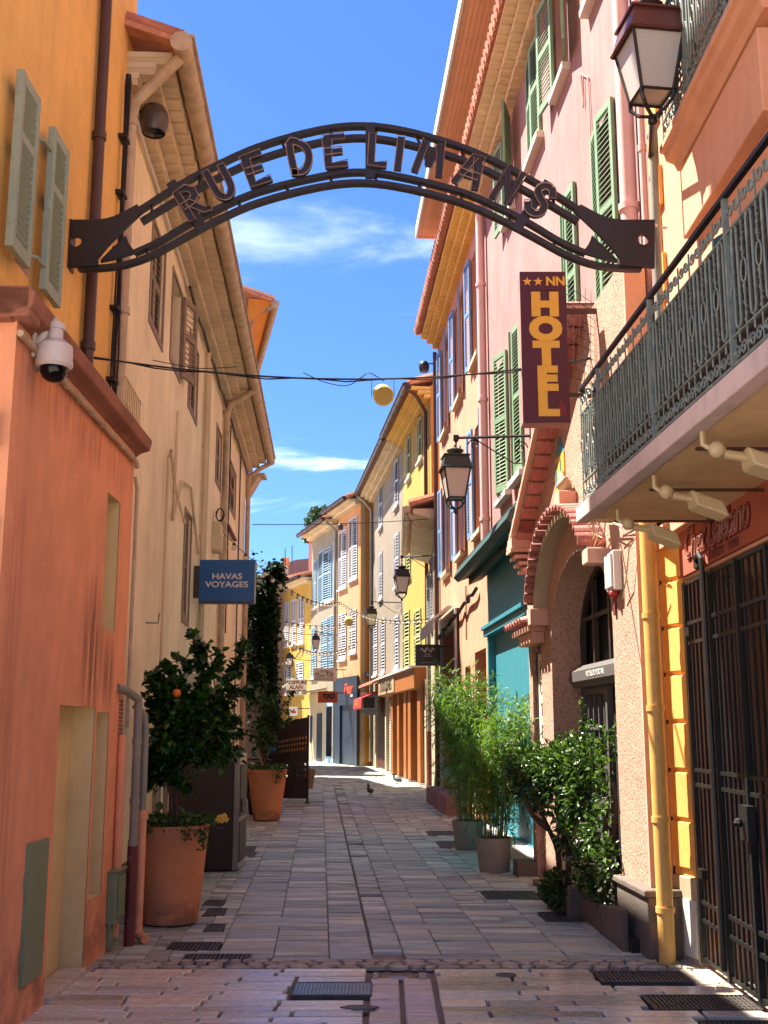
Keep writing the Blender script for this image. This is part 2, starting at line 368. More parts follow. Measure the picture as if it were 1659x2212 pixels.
M['red'] = paint('red_awning', 'b03430', .6, var=.1)
M['letterwhite'] = paint('letter_white', 'd8d5cf', .5, var=.03, bump=0)
M['letterred'] = paint('letter_dark_red', '6e1c18', .5, var=.05, bump=0)
M['letterblack'] = paint('letter_black', '1c1a1a', .5, var=.05, bump=0)
M['camwhite'] = paint('camera_white', 'c9bdb4', .4, var=.04, bump=0)
M['speaker'] = paint('beige_plastic', 'd8b458', .45, var=.06)
M['plastic'] = paint('cream_plastic', 'bda980', .5, var=.05)
M['bag'] = paint('kraft_paper', 'b58f62', .8, var=.12)
M['bulb'] = glass('bulb_glass', 'd8cdb8', .15)
M['dome'] = glass('dome_glass', '0c0b0c', .04)
M['plaza'] = plaster('pale_bounce_ground', 'c9b8a6', var=.15, streak=.0, grain=.4)  # unseen open ground, made pale to bounce sunlight into the lane
M['darkglass'] = paint('unlit_dark_pane', '0d0b0a', .35, var=.3, bump=0)
M['reed'] = paint('brown_reed_screen', '3a2820', .7, var=.4, scale=12)
M['neonpink'] = paint('faded_neon_tube', 'b07a68', .4, bump=0)
M['darkglass'].node_tree.nodes['Principled BSDF'].inputs['Specular IOR Level'].default_value = .06
M['lampdome'] = paint('brown_grey_shell', '4b3f38', .35, var=.1, bump=0)
M['tealshut'] = paint('dark_teal_shutter', '2a545a', .55, var=.2)
M['transom'] = paint('grey_painted_beam', '5c5855', .5, var=.15)
M['hood'] = plaster('olive_grey_concrete', 'b3a283', var=.15, streak=.15)
M['tealpale'] = paint('pale_green_rail', '6fae96', .5)
M['orangelogo'] = paint('orange_logo', 'e0502c', .5, var=.05)
# ------------------------------------------------------------------ facades (plan measured from the photograph)
WCO = Wall(-2.0, 5.75, -2.02, 8.74)        # coral ground floor, left
WOR = Wall(-2.2, 3.5, -2.2, 8.86)          # orange upper floors, left
WBE = Wall(-2.25, 8.9, -2.97, 23.3)        # long beige house, left
WRE = Wall(2.2, 3.2, 2.2, 8.42)            # restaurant, right
WPI = Wall(2.24, 8.4, 2.24 - .0562 * 18, 26.4)   # pink hotel, then peach house
WPO = Wall(1.92, 8.4, 1.67, 12.9)          # hotel porch, in front of the pink wall
WLO = Wall(1.28, 25.5, 1.36, 32.6)         # low house
WYE = Wall(1.41, 32.8, -.5, 48.7)          # yellow and tan houses
WAP = Wall(-1.1, 49, -3.7, 57)             # roughcast and greige houses
WFA = Wall(-3.72, 57.2, -8.2, 68)          # far yellow house

def reveals(mb, W, h, off=0.0):
    a, b, c, d, e = h[:5]
    for (p, q) in (((a, c), (a, d)), ((a, d), (b, d)), ((b, d), (b, c)), ((b, c), (a, c))):
        mb.poly([W.P(p[0], p[1], off), W.P(q[0], q[1], off), W.P(q[0], q[1], off - e), W.P(p[0], p[1], off - e)])
def wallgrid(mb, W, s0, s1, z0, z1, holes=(), off=0.0, jambs=True):
    S = sorted({s0, s1, *[min(max(h[k], s0), s1) for h in holes for k in (0, 1)]}); Z = sorted({z0, z1, *[min(max(h[k], z0), z1) for h in holes for k in (2, 3)]})
    for i in range(len(S) - 1):
        for j in range(len(Z) - 1):
            a, b, c, d = S[i], S[i + 1], Z[j], Z[j + 1]; m, q = (a + b) / 2, (c + d) / 2
            if any(h[0] < m < h[1] and h[2] < q < h[3] for h in holes): continue
            mb.poly([W.P(a, c, off), W.P(b, c, off), W.P(b, d, off), W.P(a, d, off)])
    if jambs:
        for h in holes: reveals(mb, W, h, off)
def body(mb, W, s0, s1, z0, z1, depth, off=0.0, ends=(True, True)):
    if ends[0]: mb.poly([W.P(s0, z0, off), W.P(s0, z1, off), W.P(s0, z1, off - depth), W.P(s0, z0, off - depth)])
    if ends[1]: mb.poly([W.P(s1, z0, off), W.P(s1, z1, off), W.P(s1, z1, off - depth), W.P(s1, z0, off - depth)])
    mb.poly([W.P(s0, z0, off - depth), W.P(s1, z0, off - depth), W.P(s1, z1, off - depth), W.P(s0, z1, off - depth)])
    mb.poly([W.P(s0, z1, off), W.P(s1, z1, off), W.P(s1, z1, off - depth), W.P(s0, z1, off - depth)])
def louvred(mb, o, ex, w_, h, en, pitch=.055, th=.036, mid=(.5,), st=.055):
    """a louvred shutter leaf: stiles, rails and slanting slats"""
    o, ex, en, z = V(o), V(ex), V(en), V((0, 0, 1))
    mb.obox(o, ex * st, en * th, z * h); mb.obox(o + ex * (w_ - st), ex * st, en * th, z * h)
    rails = [0] + [m * h for m in mid] + [h - .07]
    for r in rails: mb.obox(o + ex * st + z * r + en * .002, ex * (w_ - 2 * st), en * (th - .004), z * (.07 if r else .09))
    for i in range(len(rails) - 1):
        a = rails[i] + (.09 if i == 0 else .07); b = rails[i + 1]; k = max(1, int((b - a) / pitch))
        for j in range(k):
            q = o + ex * st + z * (a + (b - a) * (j + .15) / k)
            mb.obox(q + en * th * .92, ex * (w_ - 2 * st), z * .009, -en * th * .84 + z * min(pitch * .62, .04))
def window(root, W, a, b, c, d, sm=None, mode='open', depth=.2, sill=True, off=0.0, pitch=.055, silm='sill', leaf=None, ang=(4, 4), panes=2, glassy=True, wm=None, near=True, far=True, sover=.08):
    """an opening with glazed sashes set back in it, its shutters and its sill; returns the hole to cut"""
    f = MB(); e = .06
    for (p, q, r, s_) in ((a, a + e, c, d), (b - e, b, c, d), (a + e, b - e, c, c + e), (a + e, b - e, d - e, d), ((a + b) / 2 - .03, (a + b) / 2 + .03, c + e, d - e)):
        f.wbox(W, p, q, r, s_, off - depth + .002, off - depth + .05)
    for k in range(1, panes + 1): f.wbox(W, a + e, b - e, c + (d - c) * k / (panes + 1) - .012, c + (d - c) * k / (panes + 1) + .012, off - depth + .006, off - depth + .03)
    wn = f.build('window', M[wm or 'white'], root)
    g = MB(); g.wbox(W, a, b, c, d, off - depth - .02, off - depth + .001); g.build('pane', M['glass'], wn)
    if sm:
        lw = leaf or (b - a) / 2
        for s_, (hx, dr) in enumerate(((a, -1), (b, 1))):
            if (s_ == 0 and not near) or (s_ == 1 and not far): continue
            m = MB()
            if mode == 'open':
                g_ = rad(ang[s_]); ex = W.d * dr * math.cos(g_) + W.n * math.sin(g_); en = W.n * math.cos(g_) - W.d * dr * math.sin(g_)
                louvred(m, W.P(hx, c - .02, off + .035), ex, lw, d - c + .04, en, pitch)
            else:
                g_ = rad(ang[s_]); ex = -W.d * dr * math.cos(g_) + W.n * math.sin(g_); en = W.n * math.cos(g_) + W.d * dr * math.sin(g_)
                louvred(m, W.P(hx, c, off + .01), ex, lw - .004, d - c, en, pitch)
            m.build('shutter', M[sm], wn)
    if sill:
        m = MB(); m.wbox(W, a - sover, b + sover, c - .11, c - .021, off - depth + .06, off + .1); m.build('sill', M[silm], wn, bevel=.008)
    return (a, b, c, d, depth)
def genoise(root, W, s0, s1, z, mat, rows=3, step=.14, h=.12, tile=.18, off=0.0):
    for r in range(rows):
        m = MB(); m.wbox(W, s0, s1, z + r * h + .05, z + (r + 1) * h, off - .02, off + (r + 1) * step)
        k = int((s1 - s0) / tile)
        for i in range(k):
            a = s0 + (s1 - s0) * i / k; b = s0 + (s1 - s0) * (i + 1) / k; c = (a + b) / 2; q = (b - a) * .47; o1 = off + (r + 1) * step - .012 + R.uniform(0, .02); zz = z + r * h + .05
            m.prism([W.P(c - q, zz, off), W.P(c - q * .6, zz - .038, off), W.P(c + q * .6, zz - .042, off), W.P(c + q, zz, off)], W.n * (o1 - off))
        m.build('tile_course', M[mat], root)
def rooftiles(root, W, s0, s1, z, out_, back, rise, name='roof', mat='tiledk', pitch=.2, end=True):
    """barrel tiles running down to the eave, joined, on a sloping slab"""
    m = MB(); pr = [W.P(s0, z, out_), W.P(s0, z + rise, -back), W.P(s0, z + rise - .1, -back), W.P(s0, z - .05, out_)]
    m.prism(pr, W.d * (s1 - s0)); rf = m.build(name, M[mat], root)
    t = MB(); k = int((s1 - s0) / pitch)
    for i in range(k):
        c = s0 + (i + .5) * (s1 - s0) / k
        A, B = W.P(c, z + .02, out_ + .05), W.P(c, z + .02 + rise * .35, out_ - (out_ + back) * .35)
        t.tube([A, B], pitch * .44, 6, True)
    stuff(t.build('tile', M[mat], rf, True))
def gutterrun(root, W, s0, s1, z, off, r=.08, mat='gutter', ring=.9):
    m = MB(); m.tube([W.P(s0, z, off), W.P(s1, z, off)], r, 12)
    k = int((s1 - s0) / ring)
    for i in range(k + 1):
        a = s0 + (s1 - s0) * i / max(k, 1); m.tube([W.P(a - .015, z, off), W.P(a + .015, z, off)], r + .008, 12)
    m.wbox(W, s0, s1, z + r * .55, z + r * .9, off + r * .6, off + r * 1.25)
    return m.build('gutter', M[mat], root, True)
def pipe(root, pts, r, mat, name='drainpipe', rings=(), n=10):
    m = MB(); m.tube(pts, r, n)
    for p in rings: m.tube([V(p) - V((0, 0, .03)), V(p) + V((0, 0, .03))], r * 1.25, n)
    return m.build(name, M[mat], root, True)

# ------------------------------------------------------------------ the ground
g = MB(); g.poly([(-400, -60, -.045), (400, -60, -.045), (400, 900, -.045), (-400, 900, -.045)]); struct(g.build('ground', M['plaza']))
def slab(mb, x0, x1, y0, y1, z=0.0, th=.04, c=.006, tilt=0.0, shear=-.056):
    """a paving stone with chamfered top edges"""
    def P(x, y, h): return (x + shear * (y - 8.2), y, h)
    d = [R.uniform(-.004, .004) for _ in range(8)]; b = [P(x0, y0, z - th), P(x1, y0, z - th), P(x1, y1, z - th), P(x0, y1, z - th)]
    m_ = [P(x0 + d[0] * .5, y0, z - c), P(x1 + d[1] * .5, y0, z - c), P(x1, y1 + d[2], z - c), P(x0, y1 + d[3], z - c)]
    t = [P(x0 + c, y0 + c, z + d[4] * tilt), P(x1 - c, y0 + c, z + d[5] * tilt), P(x1 - c, y1 - c, z + d[6] * tilt), P(x0 + c, y1 - c, z + d[7] * tilt)]
    mb.mesh(b + m_ + t, [(0, 1, 5, 4), (1, 2, 6, 5), (2, 3, 7, 6), (3, 0, 4, 7), (4, 5, 9, 8), (5, 6, 10, 9), (6, 7, 11, 10), (7, 4, 8, 11), (8, 9, 10, 11)])
bed = MB(); bed.poly([(-3.2, 8.05, -.03), (3.2, 8.05, -.03), (2.2, 36, -.03), (-4.6, 36, -.03)]); bed.poly([(-4.6, 36, -.03), (2.2, 36, -.03), (-2, 75, -.03), (-14, 75, -.03)])
street = struct(bed.build('street', M['mortar']))
GR = []                                       # drain covers sunk in the paving: x0, x1, y0, y1
for (u0, v0, u1, v1) in ((355, 2053, 480, 2035), (385, 2081, 545, 2061), (1050, 1943, 1155, 1925), (1180, 1992, 1285, 1970), (437, 2012, 490, 1996), (436, 1978, 492, 1962), (434, 1957, 490, 1944), (522, 1850, 556, 1840), (522, 1838, 556, 1828), (950, 1832, 985, 1817), (925, 1805, 985, 1795)):
    a, b = gnd(u0, v0), gnd(u1, v1); GR.append([a.x, b.x, a.y, max(b.y, a.y + .16)])
def over(x0, x1, y0, y1, lst):
    s_ = -.056 * ((y0 + y1) / 2 - 8.2)
    return any(x0 + s_ < g[1] - .02 and x1 + s_ > g[0] + .02 and y0 < g[3] - .02 and y1 > g[2] + .02 for g in lst)
stones = []; x = -3.3
while x < 3.2:
    w1, w2 = R.choice([.17, .22, .27, .32, .4]), R.choice([.17, .22, .27, .32, .4]); y = 8.3
    def course(xa, xb, ya, yb_):
        y_ = ya; f = 1.0 if ya < 30 else 1.8
        while y_ < yb_ - .01:
            d_ = R.choice([.08, .1, .13, .15, .18, .22]) * f; y2 = y_ + d_ if y_ + d_ < yb_ - .06 else yb_
            if xa < -.07 < xb: xa, xb = (xa, -.076) if -.07 - xa > xb + .07 else (-.064, xb)
            bend = 0 if ya < 33 else -.1 * (ya - 33); stones.append((xa + bend, xb + bend, y_, y2)); y_ = y2
    while y < 60:
        if R.random() < .36: dp = R.choice([.12, .16, .2, .3]); course(x, x + w1 + w2, y, y + dp)
        else: dp = R.uniform(.3, .8); course(x, x + w1, y, y + dp); course(x + w1, x + w1 + w2, y, y + dp)
        y += dp
    x += w1 + w2
def cutout(q, g):
    """what is left of a stone around a drain cover"""
    s_ = -.056 * ((g[2] + g[3]) / 2 - 8.2); gx0, gx1, gy0, gy1 = g[0] - s_ - .004, g[1] - s_ + .004, g[2] - .004, g[3] + .004; x0, x1, y0, y1 = q
    if x1 <= gx0 or x0 >= gx1 or y1 <= gy0 or y0 >= gy1: return [q]
    r = []
    if y0 < gy0: r.append((x0, x1, y0, gy0))
    if y1 > gy1: r.append((x0, x1, gy1, y1))
    a, b = max(y0, gy0), min(y1, gy1)
    if x0 < gx0: r.append((x0, gx0, a, b))
    if x1 > gx1: r.append((gx1, x1, a, b))
    return [t for t in r if t[1] - t[0] > .03 and t[3] - t[2] > .03]
for g_ in GR: stones = [t for q in stones for t in cutout(q, g_)]
def shown(q):
    s_ = -.056 * (q[2] - 8.2); x0, x1 = q[0] + s_, q[1] + s_; left = -2.1 - .05 * (q[2] - 8.2); right = 2.05 - .056 * (q[2] - 8.2)
    return x1 > left and x0 < right
stones = sorted((q for q in stones if shown(q)), key=lambda q: q[2])
for q in stones[:300]:
    m = MB(); slab(m, q[0] + .003, q[1] - .003, q[2] + .003, q[3] - .003, R.uniform(-.005, .003), .04, .005, 1.3); m.build('paving_slab', M['slate'], street)
m = MB()
for q in stones[300:]: slab(m, q[0] + .003, q[1] - .003, q[2] + .003, q[3] - .003, R.uniform(-.006, .004), .04, .005, 1.4)
stuff(m.build('far_paving_slab', M['slate'], street))
# the band of rough cobbles between the two pavings
bed2 = MB(); bed2.poly([(-3.4, 2.0, -.032), (3.4, 2.0, -.032), (3.4, 8.045, -.032), (-3.4, 8.045, -.032)]); plaza = struct(bed2.build('pavement', M['mortar']))
for r_ in range(3):
    x = -2.05 - R.uniform(0, .1)
    while x < 2.2:
        wd = R.uniform(.07, .2); y0 = 8.0 + r_ * .097 + R.uniform(-.006, .006); k = 7; c = V((x + wd / 2, y0 + .046, 0)); m = MB()
        ring = [V((c.x + math.cos(t * 2 * math.pi / k + .3) * wd * .55 * R.uniform(.9, 1), c.y + math.sin(t * 2 * math.pi / k + .3) * .056 * R.uniform(.85, 1), -.02)) for t in range(k)]
        top = [c + (p - c) * .9 + V((0, 0, .022 + R.uniform(-.006, .006))) for p in ring]
        top = [V((p.x, p.y, .001 + R.uniform(-.004, .004))) for p in top]
        m.mesh(ring + top, [tuple(range(k, 2 * k))] + [(i, (i + 1) % k, k + (i + 1) % k, k + i) for i in range(k)])
        m.build('cobble', M['cobble'], plaza); x += wd + .004
# smooth pavers in courses, left and right of the channel
a0, b0 = gnd(627, 2150), gnd(805, 2122); PG = [[a0.x, b0.x, a0.y, b0.y]]
for (u0, v0, u1, v1) in ((1300, 2121, 1470, 2098), (1415, 2181, 1610, 2149)):
    a, b = gnd(u0, v0), gnd(u1, v1); PG.append([a.x, b.x, a.y, b.y])
PG.append([1.75, 2.15, 6.35, 6.62])
y = 7.98
row = 0
while y > 5.3:
    dp = (.105, .13, .15, .115, .14)[row % 5]; y0, y1 = y - dp, y
    for side in (-1, 1):
        x = -.12 if side < 0 else .34
        lim = -2.35 if side < 0 else 2.2
        x += side * R.uniform(-.5, 0) if row % 2 else 0
        while (x > lim if side < 0 else x < lim):
            ln = R.uniform(.34, .72); xa, xb = (x - ln, x) if side < 0 else (x, x + ln)
            if side < 0: xb = min(xb, -.12); xa = max(xa, -2.4)
            else: xa = max(xa, .34); xb = min(xb, 2.3)
            x += side * (ln + .022)
            if xb - xa < .05: continue
            segs = [(xa, xb)]
            for q in PG:
                if y0 < q[3] - .005 and y1 > q[2] + .005:
                    segs = [s_ for (p, r_) in segs for s_ in ((p, min(r_, q[0] - .015)), (max(p, q[1] + .015), r_)) if s_[1] - s_[0] > .05]
            for (p, r_) in segs:
                m = MB(); slab(m, p, r_, y0 + .004, y1 - .004, R.uniform(-.003, .002), .04, .006, .5, 0.0); m.build('paver', M['paver'], plaza)
    y = y0; row += 1
y = 7.72
while y > 5.2:
    dp = .2
    for (xa, xb, tl) in ((-.085, .095, 0), (.125, .305, 0)):
        m = MB(); slab(m, xa, xb, y - dp + .004, y - .004, -.004 + R.uniform(-.003, .002), .04, .008, .6, 0.0); m.build('channel_stone', M['gutterstone'], plaza)
    y -= dp
# ------------------------------------------------------------------ LEFT: orange house with the coral ground floor
oh = T('corner_house', 'orange house with coral ground floor, sage shutters and blocked doorway', 'house', WCO.P(0, 0))
holes = []
n1 = (1.24, 2.12, -.05, 1.74, .16); n2 = (2.17, 2.54, .44, 1.71, .13); n3 = (2.18, 2.58, 2.3, 3.29, .12)
m = MB(); wallgrid(m, WCO, 0, 2.99, -.05, 3.78, (n1, n2, n3), jambs=False); body(m, WCO, 0, 2.99, -.05, 3.78, 3)
m.build('ground_floor_wall', M['coral'], oh)
for nm, h in (('blocked_doorway', n1), ('blocked_window', n2), ('blocked_window', n3)):
    m = MB(); m.wbox(WCO, h[0], h[1], h[2], h[3], -h[4] - .05, -h[4] + .002); reveals(m, WCO, h, -.004); m.build(nm, M['niche'], oh)
m = MB(); m.wbox(WCO, 1.26, 2.1, -.03, .035, -.14, .03); m.build('threshold', M['gutterstone'], oh, bevel=.008)
m = MB(); pr = [WCO.P(-.08, 3.77, -.02), WCO.P(-.08, 3.81, .03), WCO.P(-.08, 3.83, .1), WCO.P(-.08, 3.92, .115), WCO.P(-.08, 3.95, .08), WCO.P(-.08, 3.96, -.25), WCO.P(-.08, 3.77, -.25)]
m.prism(pr, WCO.d * 3.2); m.obox(WCO.P(-.08, 3.78, .09), WCO.d * .2, -WCO.n * 2, V((0, 0, .175))); m.build('cornice', M['cornice'], oh, bevel=.012)
a, b, c, d = 2.66, 3.0, 4.3, 5.33
wh = (2.7, 2.98, 4.33, 5.3, .22)
m = MB(); wallgrid(m, WOR, 0, 5.36, 3.7, 14.5, (wh,), jambs=False); body(m, WOR, 0, 5.36, 3.7, 14.5, 5); m.build('upper_wall', M['orange'], oh)
m = MB(); m.wbox(WOR, 2.7, 2.98, 4.33, 5.3, -.24, -.218); reveals(m, WOR, wh, -.003); wn = m.build('window', M['smooth'], oh)
SL = None
def leaf_with_slats(root, W, s0, w_, z0, h, off):
    """a shutter whose slats are pieces of their own"""
    global SL
    fr = MB(); st, th = .05, .045
    fr.wbox(W, s0, s0 + st, z0, z0 + h, off, off + th); fr.wbox(W, s0 + w_ - st, s0 + w_, z0, z0 + h, off, off + th)
    for q, hh in ((0, .08), (h * .62, .06), (h - .07, .07)): fr.wbox(W, s0 + st, s0 + w_ - st, z0 + q, z0 + q + hh, off + .003, off + th - .003)
    for q in (.12, .48, .86): fr.wbox(W, s0 - .006, s0 + .004, z0 + h * q, z0 + h * q + .07, off + .012, off + th - .012)
    sh = fr.build('shutter', M['sage'], root, bevel=.003)
    if SL is None:
        q = MB(); q.obox((-.5, .016, 0), (1, 0, 0), (0, -.034, .03), (0, .004, .009)); SL = q.build('slat', M['sage'], sh, local=True); SL.parent = None
        me = SL.data; bpy.data.objects.remove(SL); SL = me
    rot = Matrix((W.d, -W.n, V((0, 0, 1)))).transposed()
    for (za, zb) in ((.08, h * .62), (h * .62 + .06, h - .07)):
        k = int((zb - za) / .042)
        for i in range(k): inst('slat', SL, sh, W.P(s0 + w_ / 2, z0 + za + (zb - za) * (i + .2) / k, off + th / 2), rot, (w_ - 2 * st, 1, 1))
    return sh
leaf_with_slats(oh, WOR, 2.36, .33, 4.27, 1.1, .06); leaf_with_slats(oh, WOR, 2.99, .33, 4.27, 1.1, .06)
for z in (4.42, 5.2):
    m = MB(); m.tube([WOR.P(2.82, z, .02), WOR.P(2.86, z, .08), WOR.P(3.0, z, .09)], .012, 6); m.wbox(WOR, 2.8, 2.84, z - .03, z + .03, .0, .03); m.build('shutter_stay', M['sage'], oh)
c0 = WOR.P(4.18, 0, .055); x_, y_ = c0.x, c0.y
pipe(oh, [(x_, y_, 3.93), (x_, y_, 14.4)], .042, 'brownpipe', rings=[(x_, y_, 4.32), (x_, y_, 5.98), (x_, y_, 8.2)])
m = MB()
for k in range(4):
    pts = [WOR.P(4.98 + R.uniform(-.015, .02), z, .03 + .012 * k + R.uniform(-.008, .008)) for z in (4.0, 4.5, 5.2, 5.8, 6.4, 6.9, 7.0)]; m.tube(pts, .009, 5)
for z in (4.3, 4.9, 5.4, 5.9, 6.4): m.wbox(WOR, 4.92, 5.06, z, z + .03, 0, .07)
m.build('cable_bundle', M['cable'], oh)
m = MB(); q = WOR.P(3.15, 8.6, .02); m.tube([q, q + V((.1, 0, .01)), q + V((.1, 0, -.15))], .008, 5); m.build('wall_hook', M['black'], oh)
m = MB(); k = [WCO.P(-.03, 3.7, .03), WCO.P(2.93, 3.7, .03), WCO.P(2.97, 3.66, .03)]; m.tube(k, .02, 8)
for i in range(9): m.tube([WCO.P(.3 + i * .3, 3.7, .03), WCO.P(.32 + i * .3, 3.7, .03)], .026, 8)
m.build('conduit', M['gutter'], oh, True)
m = MB(); m.wbox(WCO, .72, 1.1, .2, .96, -.005, .022); hb = m.build('utility_hatch', M['utility'], oh, bevel=.004)
for z in (.3, .7): m = MB(); m.wbox(WCO, .705, .72, z, z + .1, .0, .03); m.build('hinge', M['utility'], hb)
m = MB(); m.wbox(WCO, 2.72, 3.0, .2, .56, 0, .07); m.wbox(WCO, 2.71, 3.01, .56, .575, 0, .085); m.wbox(WCO, 2.76, 2.96, .24, .53, .07, .085); m.wbox(WCO, 2.76, 2.92, .02, .2, 0, .03); m.build('meter_box', M['utility'], oh, bevel=.006)
m = MB()
for i in range(9): m.wbox(WCO, 2.84, 2.96, 1.55 + i * .03, 1.57 + i * .03, .0, .006)
m.build('vent_grille', M['cornice'], oh)
m = MB(); m.prism([(-2.03, 5.745, 2.35), (-2.03, 5.745, 2.68), (-2.06, 5.745, 2.71), (-2.3, 5.745, 2.71), (-2.3, 5.745, 2.32), (-2.06, 5.745, 2.32)], (0, -.015, 0)); m.build('house_plaque', M['navy'], oh)
m = MB(); m.box(-2.5, -2.06, 5.66, 5.749, 3.05, 3.25); m.build('ledge', M['cornice'], oh, bevel=.02)

# the pipes at the corner
dp = T('corner_drainpipe', 'grey drainpipe with maroon foot at the corner of the coral house', 'drainpipe', (-1.96, 8.75, 0))
A = at(296, 1478, 8.66); B = at(280, 1470, 8.5)
x0, y0 = -1.91, 8.78
m = MB(); m.tube([(-2.02, 8.5, 1.9), (-1.97, 8.6, 1.88), (x0, y0 - .02, 1.82), (x0, y0, 1.74), (x0, y0, .72)], .033, 10)
for z in (1.5, 1.05, .74): m.tube([(x0, y0, z - .025), (x0, y0, z + .025)], .039, 10)
m.build('upper_pipe', M['greypipe'], dp, True)
m = MB(); m.tube([(x0, y0, .72), (x0, y0, .0)], .04, 10); m.build('lower_pipe', M['maroon'], dp, True)
dp = T('side_drainpipe', 'grey pipe ending in a coral foot between coral house and tall flowerpot', 'drainpipe', (-1.86, 8.95, 0))
m = MB(); m.tube([(-1.98, 8.95, 1.78), (-1.9, 8.95, 1.7), (-1.885, 8.95, 1.6), (-1.885, 8.95, .95)], .029, 10); m.build('upper_pipe', M['greypipe'], dp, True)
m = MB(); m.tube([(-1.885, 8.95, .95), (-1.885, 8.95, .1), (-1.87, 8.93, .05), (-1.8, 8.85, .035)], .037, 10); m.tube([(-1.885, 8.95, .9), (-1.885, 8.95, .97)], .047, 10); m.build('lower_pipe', M['coral'], dp, True)
m = MB(); m.tube([(-2.02, 8.8, 3.6), (-2.0, 8.8, 3.5), (-2.0, 8.8, 1.6)], .014, 8); tag(m.build('thin_pipe', M['gutter']), 'thin pinkish pipe running down the edge of the coral wall', 'pipe')
m = MB(); m.tube([(-1.99, 8.62, 1.55), (-1.985, 8.62, .1)], .03, 8); m.build('corner_pipe', M['coral'], oh, True)

# ------------------------------------------------------------------ LEFT: long beige house
bh = T('beige_house', 'long beige house with brown louvred windows and round gutter under a tiled eave', 'house', WBE.P(0, 0))
wins = [(1.55, 2.35, 5.6, 6.62), (3.0, 3.75, 5.7, 6.7), (4.65, 5.5, 5.65, 6.55), (8.2, 8.95, 5.47, 6.31), (10.6, 11.9, 5.55, 6.33), (4.75, 5.35, 2.94, 4.26)]
hl = []
for i, (a, b, c, d) in enumerate(wins):
    f = MB()
    for (p, q, r, s_) in ((a - .07, a, c - .07, d + .05), (b, b + .07, c - .07, d + .05), (a, b, c - .07, c), (a, b, d, d + .05)): f.wbox(WBE, p, q, r, s_, -.005, .012)
    wn = f.build('window', M['brownshut'], bh)
    if i == 1:
        m = MB(); m.wbox(WBE, a, b, c, d, -.2, -.17); m.build('pane', M['dark'], wn)
        m = MB(); louvred(m, WBE.P(b, c, .01), WBE.d * .96 + WBE.n * .28, .4, d - c, WBE.n, .06); m.build('shutter', M['brownshut'], wn)
    else:
        m = MB(); m.wbox(WBE, a, b, c, d, -.2, -.17); m.build('pane', M['dark'], wn)
        for k in range(2):
            m = MB(); louvred(m, WBE.P(a + k * (b - a) / 2, c, -.06), WBE.d, (b - a) / 2 - .004, d - c, WBE.n, .07); m.build('shutter', M['brownshut'], wn)
    hl.append((a, b, c, d, .18))
m = MB(); wallgrid(m, WBE, 0, WBE.L, -.05, 7.12, hl); body(m, WBE, 0, WBE.L, -.05, 7.12, 6); m.build('wall', M['beige'], bh)
m = MB(); m.wbox(WBE, .05, WBE.L - .02, -.04, .42, 0, .02); m.build('plinth', M['kerb'], bh)
genoise(bh, WBE, -.3, WBE.L + .1, 7.0, 'soffit', 3, .14, .1, .2)
rooftiles(bh, WBE, -.45, WBE.L + .15, 7.36, .45, 5, 1.9, pitch=.21)
gutterrun(bh, WBE, -.5, WBE.L + .1, 7.27, .52, .085)
q = lambda s_, z, o: WBE.P(s_, z, o)
pipe(bh, [q(-.38, 7.2, .5), q(-.3, 7.1, .36), q(-.18, 6.9, .1), q(-.17, 6.75, .07), q(-.17, 4.0, .07)], .05, 'gutter', rings=[q(-.17, 6.7, .07), q(-.17, 5.0, .07)])
pipe(bh, [q(9.1, 7.2, .5), q(9.1, 7.08, .36), q(9.1, 6.95, .12), q(9.1, 6.8, .07), q(9.1, .1, .07)], .055, 'gutter', rings=[q(9.1, 6.8, .07), q(9.1, 4.5, .07), q(9.1, 2.6, .07)])
pipe(bh, [q(WBE.L + .05, 7.2, .5), q(WBE.L - .1, 7.05, .3), q(WBE.L - .15, 6.85, .07), q(WBE.L - .15, .1, .07)], .05, 'gutter', rings=[q(WBE.L - .15, 5, .07), q(WBE.L - .15, 3, .07)])
pipe(bh, [q(6.3, 6.9, .05), q(6.3, .2, .05)], .035, 'soffit', 'conduit', rings=[q(6.3, 5.5, .05), q(6.3, 4.2, .05), q(6.3, 2.9, .05)])
pipe(bh, [q(6.7, 6.9, .04), q(6.7, .2, .04)], .02, 'soffit', 'conduit')
pipe(bh, [q(3.5, 5.2, .04), q(3.45, 4.5, .04), q(3.4, 3.9, .04), q(4.1, 4.5, .04), q(4.9, 4.6, .04), q(5.9, 3.9, .04)], .018, 'soffit', 'conduit', n=6)
pipe(bh, [q(2.9, 2.2, .04), q(2.9, 4.5, .04), q(3.05, 4.62, .04), q(3.5, 4.3, .04), q(4.4, 4.05, .04)], .016, 'soffit', 'conduit', n=6)
pipe(bh, [q(10.3, 6.9, .03), q(10.3, 3.2, .03)], .012, 'cable', 'cable', n=5)
pipe(bh, [q(12.6, 6.9, .03), q(12.6, .8, .03)], .014, 'cable', 'cable', n=5)
m = MB(); m.tube([q(-.1, 7.0, .03)] + [q(i * .8, 6.97 - .02 * (i % 2), .035) for i in range(1, 18)], .018, 6); m.build('eave_conduit', M['white'], bh, True)
m = MB(); m.tube([q(4.0 + i * .5, 6.93 - .03 * (i % 3), .06) for i in range(21)], .02, 5); m.build('eave_cable', M['cable'], bh)
m = MB()
for i in range(13): m.tube([q(.0 + i * .09, 4.12, .03), q(.0 + i * .09, 4.6, .03)], .005, 4)
for z in (4.14, 4.36, 4.58): m.tube([q(-.02, z, .03), q(1.12, z, .03)], .006, 4)
m.build('wire_guard', M['gutter'], bh)
m = MB(); m.tube([q(2.1, 2.62, 0), q(2.1, 2.62, .12), q(2.1, 2.72, .13)], .008, 5); m.build('wall_hook', M['brownshut'], bh)
